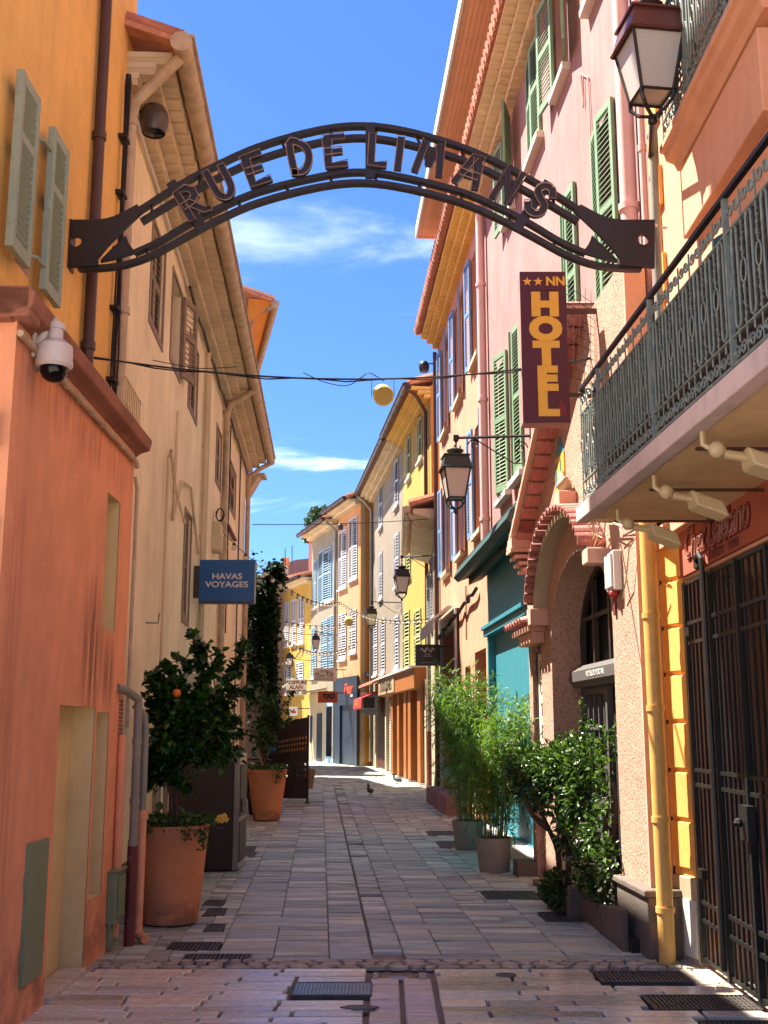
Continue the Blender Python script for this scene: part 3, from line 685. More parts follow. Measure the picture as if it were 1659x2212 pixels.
m = MB(); m.wbox(WBE, 10.0, 11.6, 5.02, 5.06, .02, .08); m.build('iron_bar', M['maroon'], bh)
# lower bay with brown door behind the cabinet
m = MB(); m.wbox(WBE, 5.1, 5.9, .0, 2.3, 0, .06); m.build('door', M['greypipe'], bh, bevel=.01)
m = MB(); m.tube([q(2.75, 2.2, .06), q(2.75, .1, .06)], .03, 8); m.tube([q(2.95, 2.2, .06), q(2.95, .1, .06)], .03, 8); m.build('service_pipe', M['greypipe'], bh, True)

# electricity box on the beige wall, with its coil of cable
eb = T('junction_box', 'beige electric box under a coil of black cable on the beige wall', 'electric box', q(8.0, 4.4, 0))
m = MB(); m.wbox(WBE, 7.9, 8.35, 4.28, 4.72, 0, .13); m.wbox(WBE, 7.95, 8.3, 4.33, 4.52, .13, .142); m.build('box', M['soffit'], eb, bevel=.01)
m = MB(); c = q(8.1, 4.86, .1)
for k in range(5): m.tube([c + V((math.cos(t * .7) * .06, R.uniform(-.06, .06), math.sin(t * .7) * .1)) for t in range(9)], .009, 4, closed=True)
m.build('cable_coil', M['cable'], eb)

# ------------------------------------------------------------------ LEFT: tall house behind and the far left
th = T('tall_grey_house', 'tall grey gabled house with terracotta eave and round gutter behind beige house', 'house', (-3.1, 24, 0))
WTH = Wall(-3.12, 24.0, -6.3, 40, True); WTH.n = V((.977, .212, 0))
m = MB(); wallgrid(m, WTH, 0, 16.2, 0, 10.9); body(m, WTH, 0, 16.2, 0, 10.9, 5); m.build('wall', M['greige'], th)  # far length added out of view to shade the sunlit street beyond
m = MB(); m.prism([WTH.P(-.1, 10.62, .02), WTH.P(-.1, 11.12, .56), WTH.P(-.1, 11.2, .56), WTH.P(-.1, 11.2, .02)], WTH.d * 10); m.build('eave', M['ochre'], th)
rooftiles(th, WTH, -.2, 10.7, 11.2, .55, 5, 1.6)
gutterrun(th, WTH, -.15, 10.5, 11.1, .62, .085)
pipe(th, [WTH.P(-.1, 11.05, .58), WTH.P(.1, 10.9, .2), WTH.P(.1, 10.6, .06), WTH.P(.1, 7, .06)], .05, 'greypipe')
m = MB(); m.prism([(-2.95, 23.6, 6.6), (-2.72, 23.6, 7.0), (-2.6, 23.6, 7.0), (-2.6, 23.6, 7.06), (-3.1, 23.6, 7.06), (-3.1, 23.6, 6.6)], (0, .5, 0)); m.build('capital', M['soffit'], th)
fh = T('far_left_house', 'cream and yellow house with small balcony glimpsed behind the ivy', 'house', (-5.5, 42, 0))
WFL = Wall(-5.6, 44, -3.6, 44.2)
hs = [window(fh, WFL, .62, 1.0, 4.6, 5.9, 'greyshut', 'open', leaf=.2, pitch=.12, sill=False)]
m = MB(); wallgrid(m, WFL, 0, 1.6, 0, 7.6, hs); body(m, WFL, 0, 1.6, 0, 7.6, 6); m.build('wall', M['cream'], fh)
m = MB(); m.wbox(WFL, .3, 1.6, 6.45, 6.7, 0, .5); m.wbox(WFL, .3, 1.5, 6.7, 6.82, 0, .62); m.build('eave', M['tiledk'], fh)
m = MB(); m.wbox(WFL, .4, 1.4, 4.3, 4.42, 0, .5); bal = m.build('balcony', M['balcony'], fh)
m = MB()
for i in range(9): m.tube([WFL.P(.42 + i * .12, 4.42, .47), WFL.P(.42 + i * .12, 5.25, .47)], .012, 4)
m.tube([WFL.P(.4, 5.25, .47), WFL.P(1.4, 5.25, .47)], .02, 5); m.build('railing', M['black'], bal)
# dark shaded house beyond the screen
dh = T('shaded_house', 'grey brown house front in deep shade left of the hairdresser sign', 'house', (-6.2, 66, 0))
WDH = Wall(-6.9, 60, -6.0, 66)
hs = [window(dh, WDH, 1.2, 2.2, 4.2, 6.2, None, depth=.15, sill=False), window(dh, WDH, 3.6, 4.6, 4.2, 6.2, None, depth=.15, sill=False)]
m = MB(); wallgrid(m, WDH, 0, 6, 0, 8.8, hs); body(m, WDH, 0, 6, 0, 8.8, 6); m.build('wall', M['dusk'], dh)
# ------------------------------------------------------------------ RIGHT: restaurant house with the two balconies
rh = T('restaurant_house', 'orange restaurant house with yellow quoins and two iron balconies', 'house', WRE.P(5.2, 0))
GA, GB, GZ = 1.2, 4.86, 2.66                  # the gated opening
uw = (3.05, 3.85, 5.9, 7.6, .2); uw2 = (4.15, 4.75, 3.35, 4.2, .18)
m = MB(); wallgrid(m, WRE, 0, 5.22, -.05, 9.6, ((GA, GB, -.05, GZ, 1.1), uw, uw2, (2.0, 2.9, 3.3, 4.55, .18))); body(m, WRE, 0, 5.22, -.05, 9.6, 5); m.build('wall', M['apricot'], rh)
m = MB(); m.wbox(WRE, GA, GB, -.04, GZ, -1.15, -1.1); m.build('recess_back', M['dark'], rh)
m = MB(); m.wbox(WRE, GB - .3, GB - .002, -.04, GZ - .02, -.35, -.12); m.build('jamb', M['pink'], rh)
for i in range(7): # quoin blocks of the splayed pillar
    z = .62 + i * .345; m = MB(); m.prism([(2.2, 8.075, z), (2.168, 8.075, z), (2.085, 8.375, z), (2.2, 8.375, z)], (0, 0, .322)); m.build('quoin', M['quoin'], rh, bevel=.012)
m = MB(); m.prism([(2.2, 8.09, .5), (2.188, 8.09, .5), (2.105, 8.375, .5), (2.2, 8.375, .5)], (0, 0, 2.5)); m.build('quoin_bed', M['quoin'], rh)
m = MB(); m.prism([(2.2, 8.06, -.03), (2.165, 8.06, -.03), (2.08, 8.375, -.03), (2.2, 8.375, -.03)], (0, 0, .6)); m.build('pillar_foot', M['cream'], rh, bevel=.01)
for i in range(14):
    z = 3.42 + i * .37; l = .3 if i % 2 == 0 else .2
    m = MB(); m.wbox(WRE, 5.2 - l, 5.2, z, z + .34, 0, .035); m.build('quoin', M['quoin'], rh, bevel=.01)
m = MB(); e_ = V((-.085, .315, 0)).normalized(); m.obox(V((2.163, 8.075, .04)), e_ * .16, V((-.012, -.003, 0)), V((0, 0, .38))); m.build('plinth_hatch', M['white'], rh)
m = MB(); m.wbox(WRE, .2, 5.0, 2.68, 3.0, .0, .03); sb = m.build('signboard', M['signred'], rh)
m = MB(); m.wbox(WRE, -.2, 4.93, 3.0, 3.1, .0, .1); m.wbox(WRE, 4.95, 5.24, 2.92, 3.1, .0, .12); m.build('sign_cornice', M['apricot'], rh, bevel=.008)
sd_ = -WRE.d
text('Chez Gaëtano', .3, WRE.P(3.98, 2.87, .034), sd_, (0, 0, 1), M['letterred'], sb, ext=.006, sx=.82, shear=.25, offset=.012)
text('Chez Gaëtano', .3, WRE.P(3.98, 2.87, .043), sd_, (0, 0, 1), M['neonpink'], sb, sx=.82, shear=.25, outline=.0028, name='neon_outline')
text('Pizzeria · Trattoria · Forno', .13, WRE.P(4.0, 2.735, .034), sd_, (0, 0, 1), M['maroon'], sb, ext=.002, sx=.72)
# lower balcony: slab, underside, fascia, railing
BX0, BX1, BY0, BY1, BZ = 1.31, 2.198, 2.2, 7.45, 2.98
m = MB(); m.box(BX0 + .03, BX1, BY0, BY1 - .02, BZ, BZ + .07); lb = m.build('balcony', M['balconyu'], rh)
m = MB(); m.box(BX0, BX0 + .09, BY0, BY1, BZ - .01, BZ + .095); m.build('balcony_fascia', M['balcony'], lb, bevel=.008)
m = MB(); m.box(BX0 + .09, BX1 - .003, BY1 - .09, BY1 - .002, BZ - .008, BZ + .092); m.build('balcony_fascia', M['balconyu'], lb, bevel=.008)
m = MB(); m.box(BX0 + .02, BX1 - .002, BY0 + .02, BY1 - .03, BZ + .07, BZ + .088); m.build('balcony_floor', M['balcony'], lb)
# one bay of the cast iron railing, then copies along the edge
def spiral(c, ex, ez, r0, turns, sgn=1, n=16):
    return [V(c) + V(ex) * (sgn * r0 * (1 - t / n * .82) * math.cos(2 * math.pi * turns * t / n)) + V(ez) * (r0 * (1 - t / n * .82) * math.sin(2 * math.pi * turns * t / n)) for t in range(n + 1)]
def bay(h=.92, p=.17):
    m = MB(); X, Z = V((1, 0, 0)), V((0, 0, 1)); q = lambda x, z: V((x, 0, z)); b, t = .2, h - .2
    loop = [q(-.028, b + .04)] + [q(-.028, t - .03)] + [q(-.028 * math.cos(a_), t - .03 + .03 * math.sin(a_)) for a_ in (.8, 1.57, 2.3)] + [q(.028, t - .03), q(.028, b + .04)] + [q(.028 * math.cos(a_), b + .04 - .03 * math.sin(a_)) for a_ in (.8, 1.57, 2.3)]
    m.tube(loop, .0075, 5, closed=True)
    m.tube([q(p / 2, .04), q(p / 2, h * .5 - .06)], .005, 5); m.tube([q(p / 2, h * .5 + .06), q(p / 2, h - .05)], .005, 5)
    for s_ in (-1, 1):
        m.tube(spiral(q(s_ * .036, .1), X, Z, .036, 1.35, s_), .006, 4); m.tube(spiral(q(s_ * .036, h - .1), X, -Z, .036, 1.35, s_), .006, 4)
    m.tube([q(0, .14), q(0, b + .02)], .006, 4)
    m.tube([q(p / 2 + .03 * math.cos(a_ * .628), h * .5 + .06 * math.sin(a_ * .628)) for a_ in range(10)], .005, 4, closed=True)
    for k in range(4):
        for dz in (b + .02 + k * .028, t - .02 - k * .028): m.ball(q(p / 2 + R.uniform(-.007, .007), dz), .011, 5, (1, .7, 1))
        m.ball(q(p / 2 + R.uniform(-.008, .008), h * .5 - .11 + k * .012), .008, 5); m.ball(q(p / 2 + R.uniform(-.008, .008), h * .5 + .08 + k * .012), .008, 5)
    return m
tmp = bay().build('railing_bay', M['verdigris']); BAY = tmp.data; bpy.data.objects.remove(tmp)
RZ = BZ + .095
def railing(parent, x, ya, yb, z, h=.92, scz=1.0, p=.17):
    m = MB(); m.box(x - .014, x + .014, ya, yb, z + h * scz - .012, z + h * scz + .01); m.build('handrail', M['black'], parent)
    m = MB(); m.box(x - .01, x + .01, ya, yb, z + .035, z + .05); m.box(x - .008, x + .008, ya, yb, z + h * scz - .185, z + h * scz - .175); m.box(x - .008, x + .008, ya, yb, z + .165, z + .175); m.build('rail_bar', M['verdigris'], parent)
    k = round((yb - ya) / p); rot = Matrix.Rotation(rad(90), 3, 'Z')
    for i in range(k): inst('railing_bay', BAY, parent, (x, ya + (i + .5) * (yb - ya) / k, z), rot, (1, 1, scz))
    for i in range(0, k + 1, 7):
        m = MB(); yy = ya + min(i, k) * (yb - ya) / k; m.box(x - .012, x + .012, yy - .012, yy + .012, z - .01, z + h * scz); m.build('rail_post', M['verdigris'], parent)
railing(lb, BX0 + .05, BY0, BY1 - .04, RZ, .92, .9)
m = MB(); m.box(BX0 + .05, BX1 - .01, BY1 - .06, BY1 - .025, RZ + .805, RZ + .835); m.build('handrail', M['black'], lb)
for i in range(5): inst('railing_bay', BAY, lb, (BX0 + .16 + i * .155, BY1 - .045, RZ), None, (1, 1, .9))
m = MB(); m.box(BX0 + .06, BX1 - .01, BY1 - .05, BY1 - .04, RZ + .035, RZ + .05); m.build('rail_bar', M['verdigris'], lb)
ps = T('reed_screen', 'dark brown slatted screen tied behind the long balcony railing', 'screen', (BX0 + .12, 4.8, RZ))
for i in range(14):
    m = MB(); z = RZ + .05 + i * .05; m.box(BX0 + .115, BX0 + .125, BY0 + .1, BY1 - .15, z, z + .044); m.build('slat', M['reed'], ps)
m = MB(); [m.box(BX0 + .126, BX0 + .14, y, y + .02, RZ, RZ + .76) for y in (2.6, 3.8, 5.0, 6.2, 7.1)]; m.build('batten_bars', M['reed'], ps)
# the balcony runs slightly askew to the wall
SK = .049
def skew(o):
    org = rh.location if o.parent is not None and o is not ps else V((0, 0, 0))
    if o.type == 'MESH':
        if o.data.name.startswith('railing_bay'):
            o.location.x += (7.45 - (o.location.y + rh.location.y)) * SK
            if abs(o.rotation_euler.z) > 1: o.rotation_euler.z += SK
        else:
            r_ = o
            while r_.parent: r_ = r_.parent
            for v in o.data.vertices:
                wx, wy = v.co.x + r_.location.x, v.co.y + r_.location.y; v.co.x += (7.45 - wy) * SK * max(0, min(1, (2.195 - wx) / .7))
for o in [lb] + [c for c in sc.objects if c.parent in (lb, ps)]: skew(o)
# flood lamps and tubes under the balcony
for (u, v, y) in ((1330, 1095, 6.98), (1438, 1028, 6.0), (1545, 925, 5.05)):
    fl = T('flood_lamp', '', 'lamp', (1.62, y, BZ - .04), 'cream lamps under the balcony')
    m = MB(); m.tube([(1.5, y + .02, BZ - .002), (1.5, y + .02, BZ - .07), (1.54, y + .01, BZ - .1)], .014, 6); m.ball((1.56, y, BZ - .1), .042, 12); m.tube([(1.59, y, BZ - .12), (1.7, y, BZ - .14)], .022, 8); m.build('bracket', M['plastic'], fl, True)
    m = MB(); m.prism([(1.68, y + .07, BZ - .1), (1.68, y - .07, BZ - .1), (1.7, y - .09, BZ - .19), (1.7, y + .09, BZ - .19)], (.17, -.02, -.07)); m.build('housing', M['plastic'], fl, bevel=.012)
    m = MB(); m.box(1.52, 2.19, y + .2, y + .22, BZ - .052, BZ - .037); tag(m.build('lamp_conduit', M['brownpipe']), {6.98: 'thin conduit at the far end of the balcony underside', 6.0: 'thin conduit crossing the middle of the balcony underside', 5.05: 'thin conduit crossing the balcony underside nearest the viewer'}[y], 'conduit')
    fl['label'] = {6.98: 'cream flood lamp under the balcony, above the red tile hood', 6.0: 'cream flood lamp under the balcony, middle one of three', 5.05: 'cream flood lamp under the balcony, nearest the viewer, beside the large cursive lettering'}[y]
# first-floor window frames and teal shutters behind the railing
for (a, b, c, d) in ((4.15, 4.75, 3.35, 4.2), (2.0, 2.9, 3.3, 4.55)):
    m = MB()
    for (p, q, r, s_) in ((a - .09, a, c, d + .1), (b, b + .09, c, d + .1), (a, b, d, d + .1)): m.wbox(WRE, p, q, r, s_, -.004, .04)
    wn = m.build('window', M['apricot'], rh)
    m = MB(); m.wbox(WRE, a, b, c, d, -.2, -.17); m.build('pane', M['dark'], wn)
    for k in (0, 1):
        m = MB(); hx, dr = ((a, -1), (b, 1))[k]; louvred(m, WRE.P(hx, c, .05), WRE.d * dr * .95 + WRE.n * .3, (b - a) / 3, d - c, WRE.n, .06); m.build('shutter', M['tealshut'], wn)
# upper balcony
UY0, UY1, UX, UZ = 5.55, 7.42, 2.0, 5.6
m = MB(); pr = [(2.198, UY1, UZ - .05), (UX + .12, UY1, UZ - .05), (UX + .1, UY1, UZ), (UX + .04, UY1, UZ + .03), (UX + .03, UY1, UZ + .08), (UX, UY1, UZ + .09), (UX, UY1, UZ + .14), (2.198, UY1, UZ + .14)]
m.prism(pr, (0, UY0 - UY1, 0)); ub = m.build('upper_balcony', M['apricot'], rh, bevel=.006)
m = MB(); m.wbox(WRE, UY0 - 3.2 + .1, UY1 - 3.2 - .1, 4.98, 5.5, -.003, .09); m.build('console_frieze', M['apricot'], rh, bevel=.01)
railing(ub, UX + .03, UY0 + .02, UY1 - .02, UZ + .14, .92, 1.05)
for i in range(2): inst('railing_bay', BAY, ub, (UX + .1 + i * .11, UY0 + .03, UZ + .14), None, (.8, 1, 1.05))
m = MB(); m.box(UX + .02, 2.19, UY0 + .01, UY0 + .05, UZ + .14 + .94, UZ + .14 + .985); m.build('handrail', M['black'], ub)
m = MB(); wn = None; f = MB(); f.wbox(WRE, 3.05, 3.85, 5.9, 7.6, -.2, -.17); wn = f.build('window', M['dark'], rh)
for k, hx in ((-1, 3.05), (1, 3.85)):
    m = MB(); louvred(m, WRE.P(hx, 5.9, .04), WRE.d * k, .4, 1.7, WRE.n, .06); m.build('shutter', M['tealshut'], wn)

# the iron gate
gt = T('iron_gate', 'black wrought iron gate with close vertical bars across restaurant entrance', 'gate', WRE.P(3.2, 0))
gm = MB(); gm.obox((-.008, -.008, 0), (.016, 0, 0), (0, .016, 0), (0, 0, 1)); tmp = gm.build('bar', M['black']); BAR = tmp.data; bpy.data.objects.remove(tmp)
GX = .012
posts = [GA + .02, 2.3, 3.05, 3.62, 4.2, GB - .06]
for s_ in posts:
    m = MB(); m.wbox(WRE, s_ - .022, s_ + .022, .03, GZ - .03, -.02 + GX, .028 + GX); m.build('post', M['black'], gt)
for z in (.05, .3, .42, 1.2, 1.3, 2.18, 2.32, GZ - .05):
    m = MB(); m.wbox(WRE, GA, GB - .04, z, z + .025, -.006 + GX, .016 + GX); m.build('rail', M['black'], gt)
for i in range(len(posts) - 1):
    k = max(2, round((posts[i + 1] - posts[i]) / .105))
    for j in range(1, k): inst('bar', BAR, gt, WRE.P(posts[i] + (posts[i + 1] - posts[i]) * j / k, .05, .004 + GX), None, (1, 1, GZ - .1))
m = MB(); s_ = 4.2; m.tube([WRE.P(s_, .1, .05 + GX), WRE.P(s_, GZ - .05, .05 + GX), WRE.P(s_ + .02, GZ + .06, .05 + GX), WRE.P(s_ + .08, GZ + .1, .05 + GX), WRE.P(s_ + .14, GZ + .06, .05 + GX), WRE.P(s_ + .12, GZ + .01, .05 + GX)], .018, 8); m.build('locking_rod', M['black'], gt, True)
m = MB(); m.wbox(WRE, 3.5, 3.66, .95, 1.15, .02 + GX, .07 + GX); m.ball(WRE.P(3.58, 1.05, .1 + GX), .03, 8); m.build('lock', M['black'], gt)
for (a, z) in ((4.6, .6), (4.62, 2.24)): m = MB(); m.wbox(WRE, a, a + .12, z, z + .06, .016 + GX, .05 + GX); m.build('hinge', M['black'], gt)
for s_ in (3.3, 2.75, 1.8):
    m = MB(); m.wbox(WRE, s_, s_ + .25, .0, 2.3, -1.09, -.95); tag(m.build('glazed_door_leaf', M['greypipe']), {3.3: 'grey door leaf just inside the gate by its lock', 2.75: 'grey door leaf deep inside the gated entrance', 1.8: 'grey door leaf at the near end inside the gate'}[s_], 'door leaf')

# yellow downpipe, the grey mast above it
yp = T('yellow_downpipe', 'fat yellow downpipe between pink hotel corner and yellow quoins', 'drainpipe', (2.06, 8.26, 0))
m = MB(); m.tube([at(1443, 2090, 8.16), at(1396, 1120, 8.16), at(1392, 1010, 8.16)], .057, 14); m.build('pipe', M['yellowpipe'], yp, True)
for v in (1330, 1530, 1770, 1965):
    u = 1396 + (v - 1120) * 47 / 966; p = at(u, v, 8.16); m = MB(); m.tube([p - V((0, 0, .02)), p + V((0, 0, .02))], .066, 14); m.build('clamp', M['yellowpipe'], yp, True)
gp = T('grey_mast', 'grey metal mast standing behind the balcony railing beside the arch end', 'mast', (1.93, 7.4, RZ))
a, b = at(1418, 640, 7.4), at(1408, 250, 7.4); m = MB(); m.tube([(a.x, 7.4, BZ + .15), (b.x, 7.4, b.z)], .032, 12); m.build('pole', M['greypipe'], gp, True)
m = MB(); p = at(1413, 492, 7.4); m.tube([(a.x, 7.4, p.z - .012), (a.x, 7.4, p.z + .012)], .042, 12); m.tube([(a.x, 7.4, p.z), (a.x + .1, 7.4, p.z)], .01, 6); m.build('clamp', M['white'], gp, True)
# ------------------------------------------------------------------ RIGHT: pink hotel
ph = T('pink_hotel', 'pale pink hotel with green louvred shutters and white window sills', 'hotel', WPI.P(1, 0))
H0, H1 = .12, 9.35
hl = [
    window(ph, WPI, 1.15, 1.95, 5.33, 7.45, 'green', 'closed', ang=(9, 5)),
    window(ph, WPI, 2.75, 3.42, 5.33, 7.42, 'green', 'closed', ang=(5, 7)),
    window(ph, WPI, 6.15, 6.95, 5.03, 7.1, 'green', 'closed', ang=(6, 10)),
    window(ph, WPI, 7.3, 8.2, 5.0, 7.1, 'green', 'closed', ang=(16, 12)),
    window(ph, WPI, 4.4, 5.2, 8.95, 10.35, 'green', 'closed', ang=(5, 4)),
    window(ph, WPI, 2.9, 3.5, 8.93, 10.3, 'green', 'open', leaf=.5, ang=(14, 8)),
    window(ph, WPI, 6.45, 7.1, 9.0, 10.35, 'green', 'open', leaf=.5, ang=(20, 6)),
    window(ph, WPI, 1.1, 1.9, 8.95, 10.35, 'green', 'closed'),
    (.3, 4.55, 0.001, 3.45, .02),
]
m = MB(); wallgrid(m, WPI, H0, H1, 0, 10.55, hl); body(m, WPI, H0, H1, 0, 10.55, 6); m.build('wall', M['pink'], ph)
genoise(ph, WPI, H0, H1, 10.42, 'soffit', 3, .15, .11, .2)
m = MB(); m.prism([WPI.P(H0, 10.75, .5), WPI.P(H0, 12.2, -5), WPI.P(H0, 12.1, -5), WPI.P(H0, 10.7, .5)], WPI.d * (H1 - H0)); rf = m.build('roof', M['tiledk'], ph)
m = MB()
for i in range(48): c = H0 + (i + .5) * (H1 - H0) / 48; m.tube([WPI.P(c, 10.78, .53), WPI.P(c, 11.3, -1.4)], .085, 6)
stuff(m.build('tile', M['tiledk'], rf, True))
m = MB(); k = 7
for i in range(k):
    o0 = .28 + i * .075; m.wbox(WPI, -1.2, 13.2, 11.6, 11.64, o0, o0 + .07)
tb = m.build('soffit_board', M['soffitwood'], ph)
m = MB(); m.wbox(WPI, -1.2, 13.2, 11.56, 11.8, .81, .85); m.build('fascia', M['white'], ph)
m = MB(); m.wbox(WPI, -1.2, 13.21, 11.66, 11.86, -3, .8); m.wbox(WPI, 13.2, 13.24, 11.58, 11.86, .2, .84); m.build('upper_roof', M['soffitwood'], ph)
def mortarpipe(root, W, s_, z0, z1, r, mat, off=.09, col=1.4):
    rg = []; z = z0 + .6
    while z < z1: rg.append(W.P(s_, z, off)); z += col
    return pipe(root, [W.P(s_, z0, off), W.P(s_, z1, off)], r, mat, rings=rg, n=12)
mortarpipe(ph, WPI, 9.2, 4.3, 10.4, .07, 'pinkpipe', .1, 2.0)
mortarpipe(ph, WPI, .5, 3.2, 10.4, .075, 'pinkpipe', .1, 2.2)
mortarpipe(ph, WPI, .22, 3.2, 10.4, .03, 'pinkpipe', .05, 2.6)
m = MB(); m.tube([WPI.P(2.2, 8.3, .02), WPI.P(2.25, 8.0, .02), WPI.P(2.3, 8.42, .02), WPI.P(2.02, 8.2, .02), WPI.P(2.0, 7.2, .02)], .01, 5); m.build('cable', M['pinkpipe'], ph)
# teal shop in the hotel's ground floor
TA, TB = 4.6, 9.3
m = MB(); wallgrid(m, WPI, TA, TB, .0, 4.05, ((5.6, 8.95, .15, 3.0, .55),), .06); body(m, WPI, TA, TB, 0, 4.05, .05, .06); ts = m.build('shopfront', M['teal'], ph)
m = MB()
for s_ in (5.5, 8.95): m.wbox(WPI, s_, s_ + .1, .1, 3.0, .06, .12)
m.wbox(WPI, 5.4, 9.2, 3.0, 3.1, .06, .16); m.wbox(WPI, 5.4, 9.2, 3.1, 3.16, .06, .2); m.build('moulding', M['teal'], ts, bevel=.006)
m = MB(); m.wbox(WPI, 5.65, 8.9, .15, .9, -.48, -.4); m.wbox(WPI, 5.65, 8.9, 1.85, 1.93, -.48, -.3); m.wbox(WPI, 7.1, 7.2, .9, 3.0, -.48, -.4); m.wbox(WPI, 5.6, 8.95, .15, 3.0, -.56, -.5); m.build('shop_panel', M['teal'], ts)
m = MB(); m.wbox(WPI, 5.7, 7.1, .9, 3.0, -.499, -.47); m.wbox(WPI, 7.2, 8.85, .9, 3.0, -.499, -.47); m.build('pane', M['glass'], ts)
m = MB(); m.wbox(WPI, TA, TB, 0, .14, .061, .3); m.build('step', M['gutterstone'], ts, bevel=.01)
m = MB()
pr = [(0.07, 4.3), (.14, 4.42), (.5, 4.14), (.55, 4.02), (.48, 3.95), (.3, 4.02), (.3, 3.9), (.07, 4.0)]
m.prism([WPI.P(4.5, z, o) for (o, z) in pr], WPI.d * 5.3); aw = m.build('awning_cassette', M['tealdark'], ts, bevel=.008)
m = MB()
for i in range(8): o, z = .16 + i * .045, 4.415 - i * .035; m.tube([WPI.P(4.52, z, o), WPI.P(9.78, z, o)], .012, 5)
m.build('awning_fold', M['tealdark'], aw)

# ------------------------------------------------------------------ RIGHT: the hotel's stucco porch
po = T('hotel_porch', 'rough pink stucco hotel porch with arched entrance under clay tile hood', 'porch', WPO.P(0, 0))
def zr(s_): return 5.3 - (s_ - 1.4) * .54 if s_ > 1.4 else 5.3
AX, AR, AS, AHt = 1.98, 1.24, 2.45, .78        # arch centre, half width, springing, rise
apts = [(AX - AR, -.05), (AX - AR, AS)] + [(AX - AR * math.cos(math.pi * i / 16), AS + AHt * math.sin(math.pi * i / 16)) for i in range(1, 16)] + [(AX + AR, AS), (AX + AR, -.05)]
m = MB(); S = sorted({0.0, 1.4, 3.78, 4.3, WPO.L, *[p[0] for p in apts]})
def arch_z(s_):
    t = (s_ - AX) / AR
    return None if abs(t) > 1.0001 else AS + AHt * math.sqrt(max(0, 1 - t * t))
NI = (3.78, 4.3, -.05, 2.5)
for i in range(len(S) - 1):
    a, b = S[i], S[i + 1]; mid = (a + b) / 2; za = zb = -.05
    if AX - AR < mid < AX + AR: za, zb = arch_z(a), arch_z(b)
    if NI[0] - .01 < mid < NI[1] + .01: za = zb = NI[3]
    m.poly([WPO.P(a, za, 0), WPO.P(b, zb, 0), WPO.P(b, zr(b), 0), WPO.P(a, zr(a), 0)])
for i in range(len(apts) - 1):
    (a, c), (b, d) = apts[i], apts[i + 1]; m.poly([WPO.P(a, c, 0), WPO.P(b, d, 0), WPO.P(b, d, -.36), WPO.P(a, c, -.36)])
for (p, q) in (((NI[0], -.05), (NI[0], NI[3])), ((NI[0], NI[3]), (NI[1], NI[3])), ((NI[1], NI[3]), (NI[1], -.05))): m.poly([WPO.P(p[0], p[1], 0), WPO.P(q[0], q[1], 0), WPO.P(q[0], q[1], -.08), WPO.P(p[0], p[1], -.08)])
m.poly([WPO.P(NI[0], -.05, -.079), WPO.P(NI[1], -.05, -.079), WPO.P(NI[1], NI[3], -.079), WPO.P(NI[0], NI[3], -.079)])
m.poly([WPO.P(WPO.L, -.05, 0), WPO.P(WPO.L, zr(WPO.L), 0), WPO.P(WPO.L, zr(WPO.L), -.24), WPO.P(WPO.L, -.05, -.24)])
m.poly([WPO.P(0, zr(0), 0), WPO.P(1.4, 5.3, 0), WPO.P(1.4, 5.3, -.25), WPO.P(0, 5.3, -.25)]); m.poly([WPO.P(1.4, 5.3, 0), WPO.P(WPO.L, zr(WPO.L), 0), WPO.P(WPO.L, zr(WPO.L), -.25), WPO.P(1.4, 5.3, -.25)])
m.build('wall', M['stucco'], po)
m = MB(); m.obox(WPO.P(0, -.05, 0), -WPO.d * .03, -WPO.n * .17, V((0, 0, 5.35))); m.build('side_wall', M['smooth'], po)
# stone base of the corner pillar
m = MB(); m.wbox(WPO, -.14, .7, -.04, .42, -.3, .06); m.wbox(WPO, -.16, .74, .42, .47, -.3, .085); m.build('base', M['kerb'], po, bevel=.012)
for (a, b, c, d) in ((3.25, 3.75, .05, .16), (4.3, 4.6, .16, .22)): m = MB(); m.wbox(WPO, a, b, -.04, c, .0, d); m.build('step', M['kerb'], po, bevel=.01)
# arched window and door behind
wf = MB(); pts = [p for p in apts]
m = MB(); m.prism([WPO.P(a, max(c, .02), -.36) for (a, c) in apts], -WPO.n * .03); gl = m.build('arched_window', M['darkglass'], po)
f = MB()
for i in range(1, len(apts) - 2):
    (a, c), (b, d) = apts[i], apts[i + 1]; A, B = WPO.P(a, c, -.35), WPO.P(b, d, -.35); C = WPO.P(AX, AS, -.35)
    f.mesh([A, B, B + (C - B).normalized() * .07, A + (C - A).normalized() * .07] + [p + WPO.n * .05 for p in (A, B, B + (C - B).normalized() * .07, A + (C - A).normalized() * .07)], [(0, 1, 2, 3), (4, 5, 6, 7), (2, 3, 7, 6), (0, 1, 5, 4)])
for s_ in (AX - 1.22, AX - .62, AX, AX + .62, AX + 1.16):
    f.wbox(WPO, s_, s_ + .06, AS - .3, min((arch_z(s_ + .03) or 0), (arch_z(s_) or 9), (arch_z(s_ + .06) or 9)) - .02, -.35, -.3)
f.wbox(WPO, AX - 1.15, AX + 1.15, AS + .22, AS + .26, -.345, -.305)
f.build('sash', M['signbrown'], gl)
m = MB(); m.prism([WPO.P(AX - AR + .01, 2.0, -.34), WPO.P(AX - AR + .01, 2.0, -.22), WPO.P(AX - AR + .01, 2.06, -.18), WPO.P(AX - AR + .01, 2.16, -.18), WPO.P(AX - AR + .01, 2.22, -.26), WPO.P(AX - AR + .01, 2.22, -.34)], WPO.d * (2 * AR - .02)); tr = m.build('transom', M['transom'], po)
text('HOTEL DU PORTAIL', .075, WPO.P(AX + .15, 2.11, -.176), -WPO.d, (0, 0, 1), M['letterwhite'], tr, ext=.002)
f = MB()
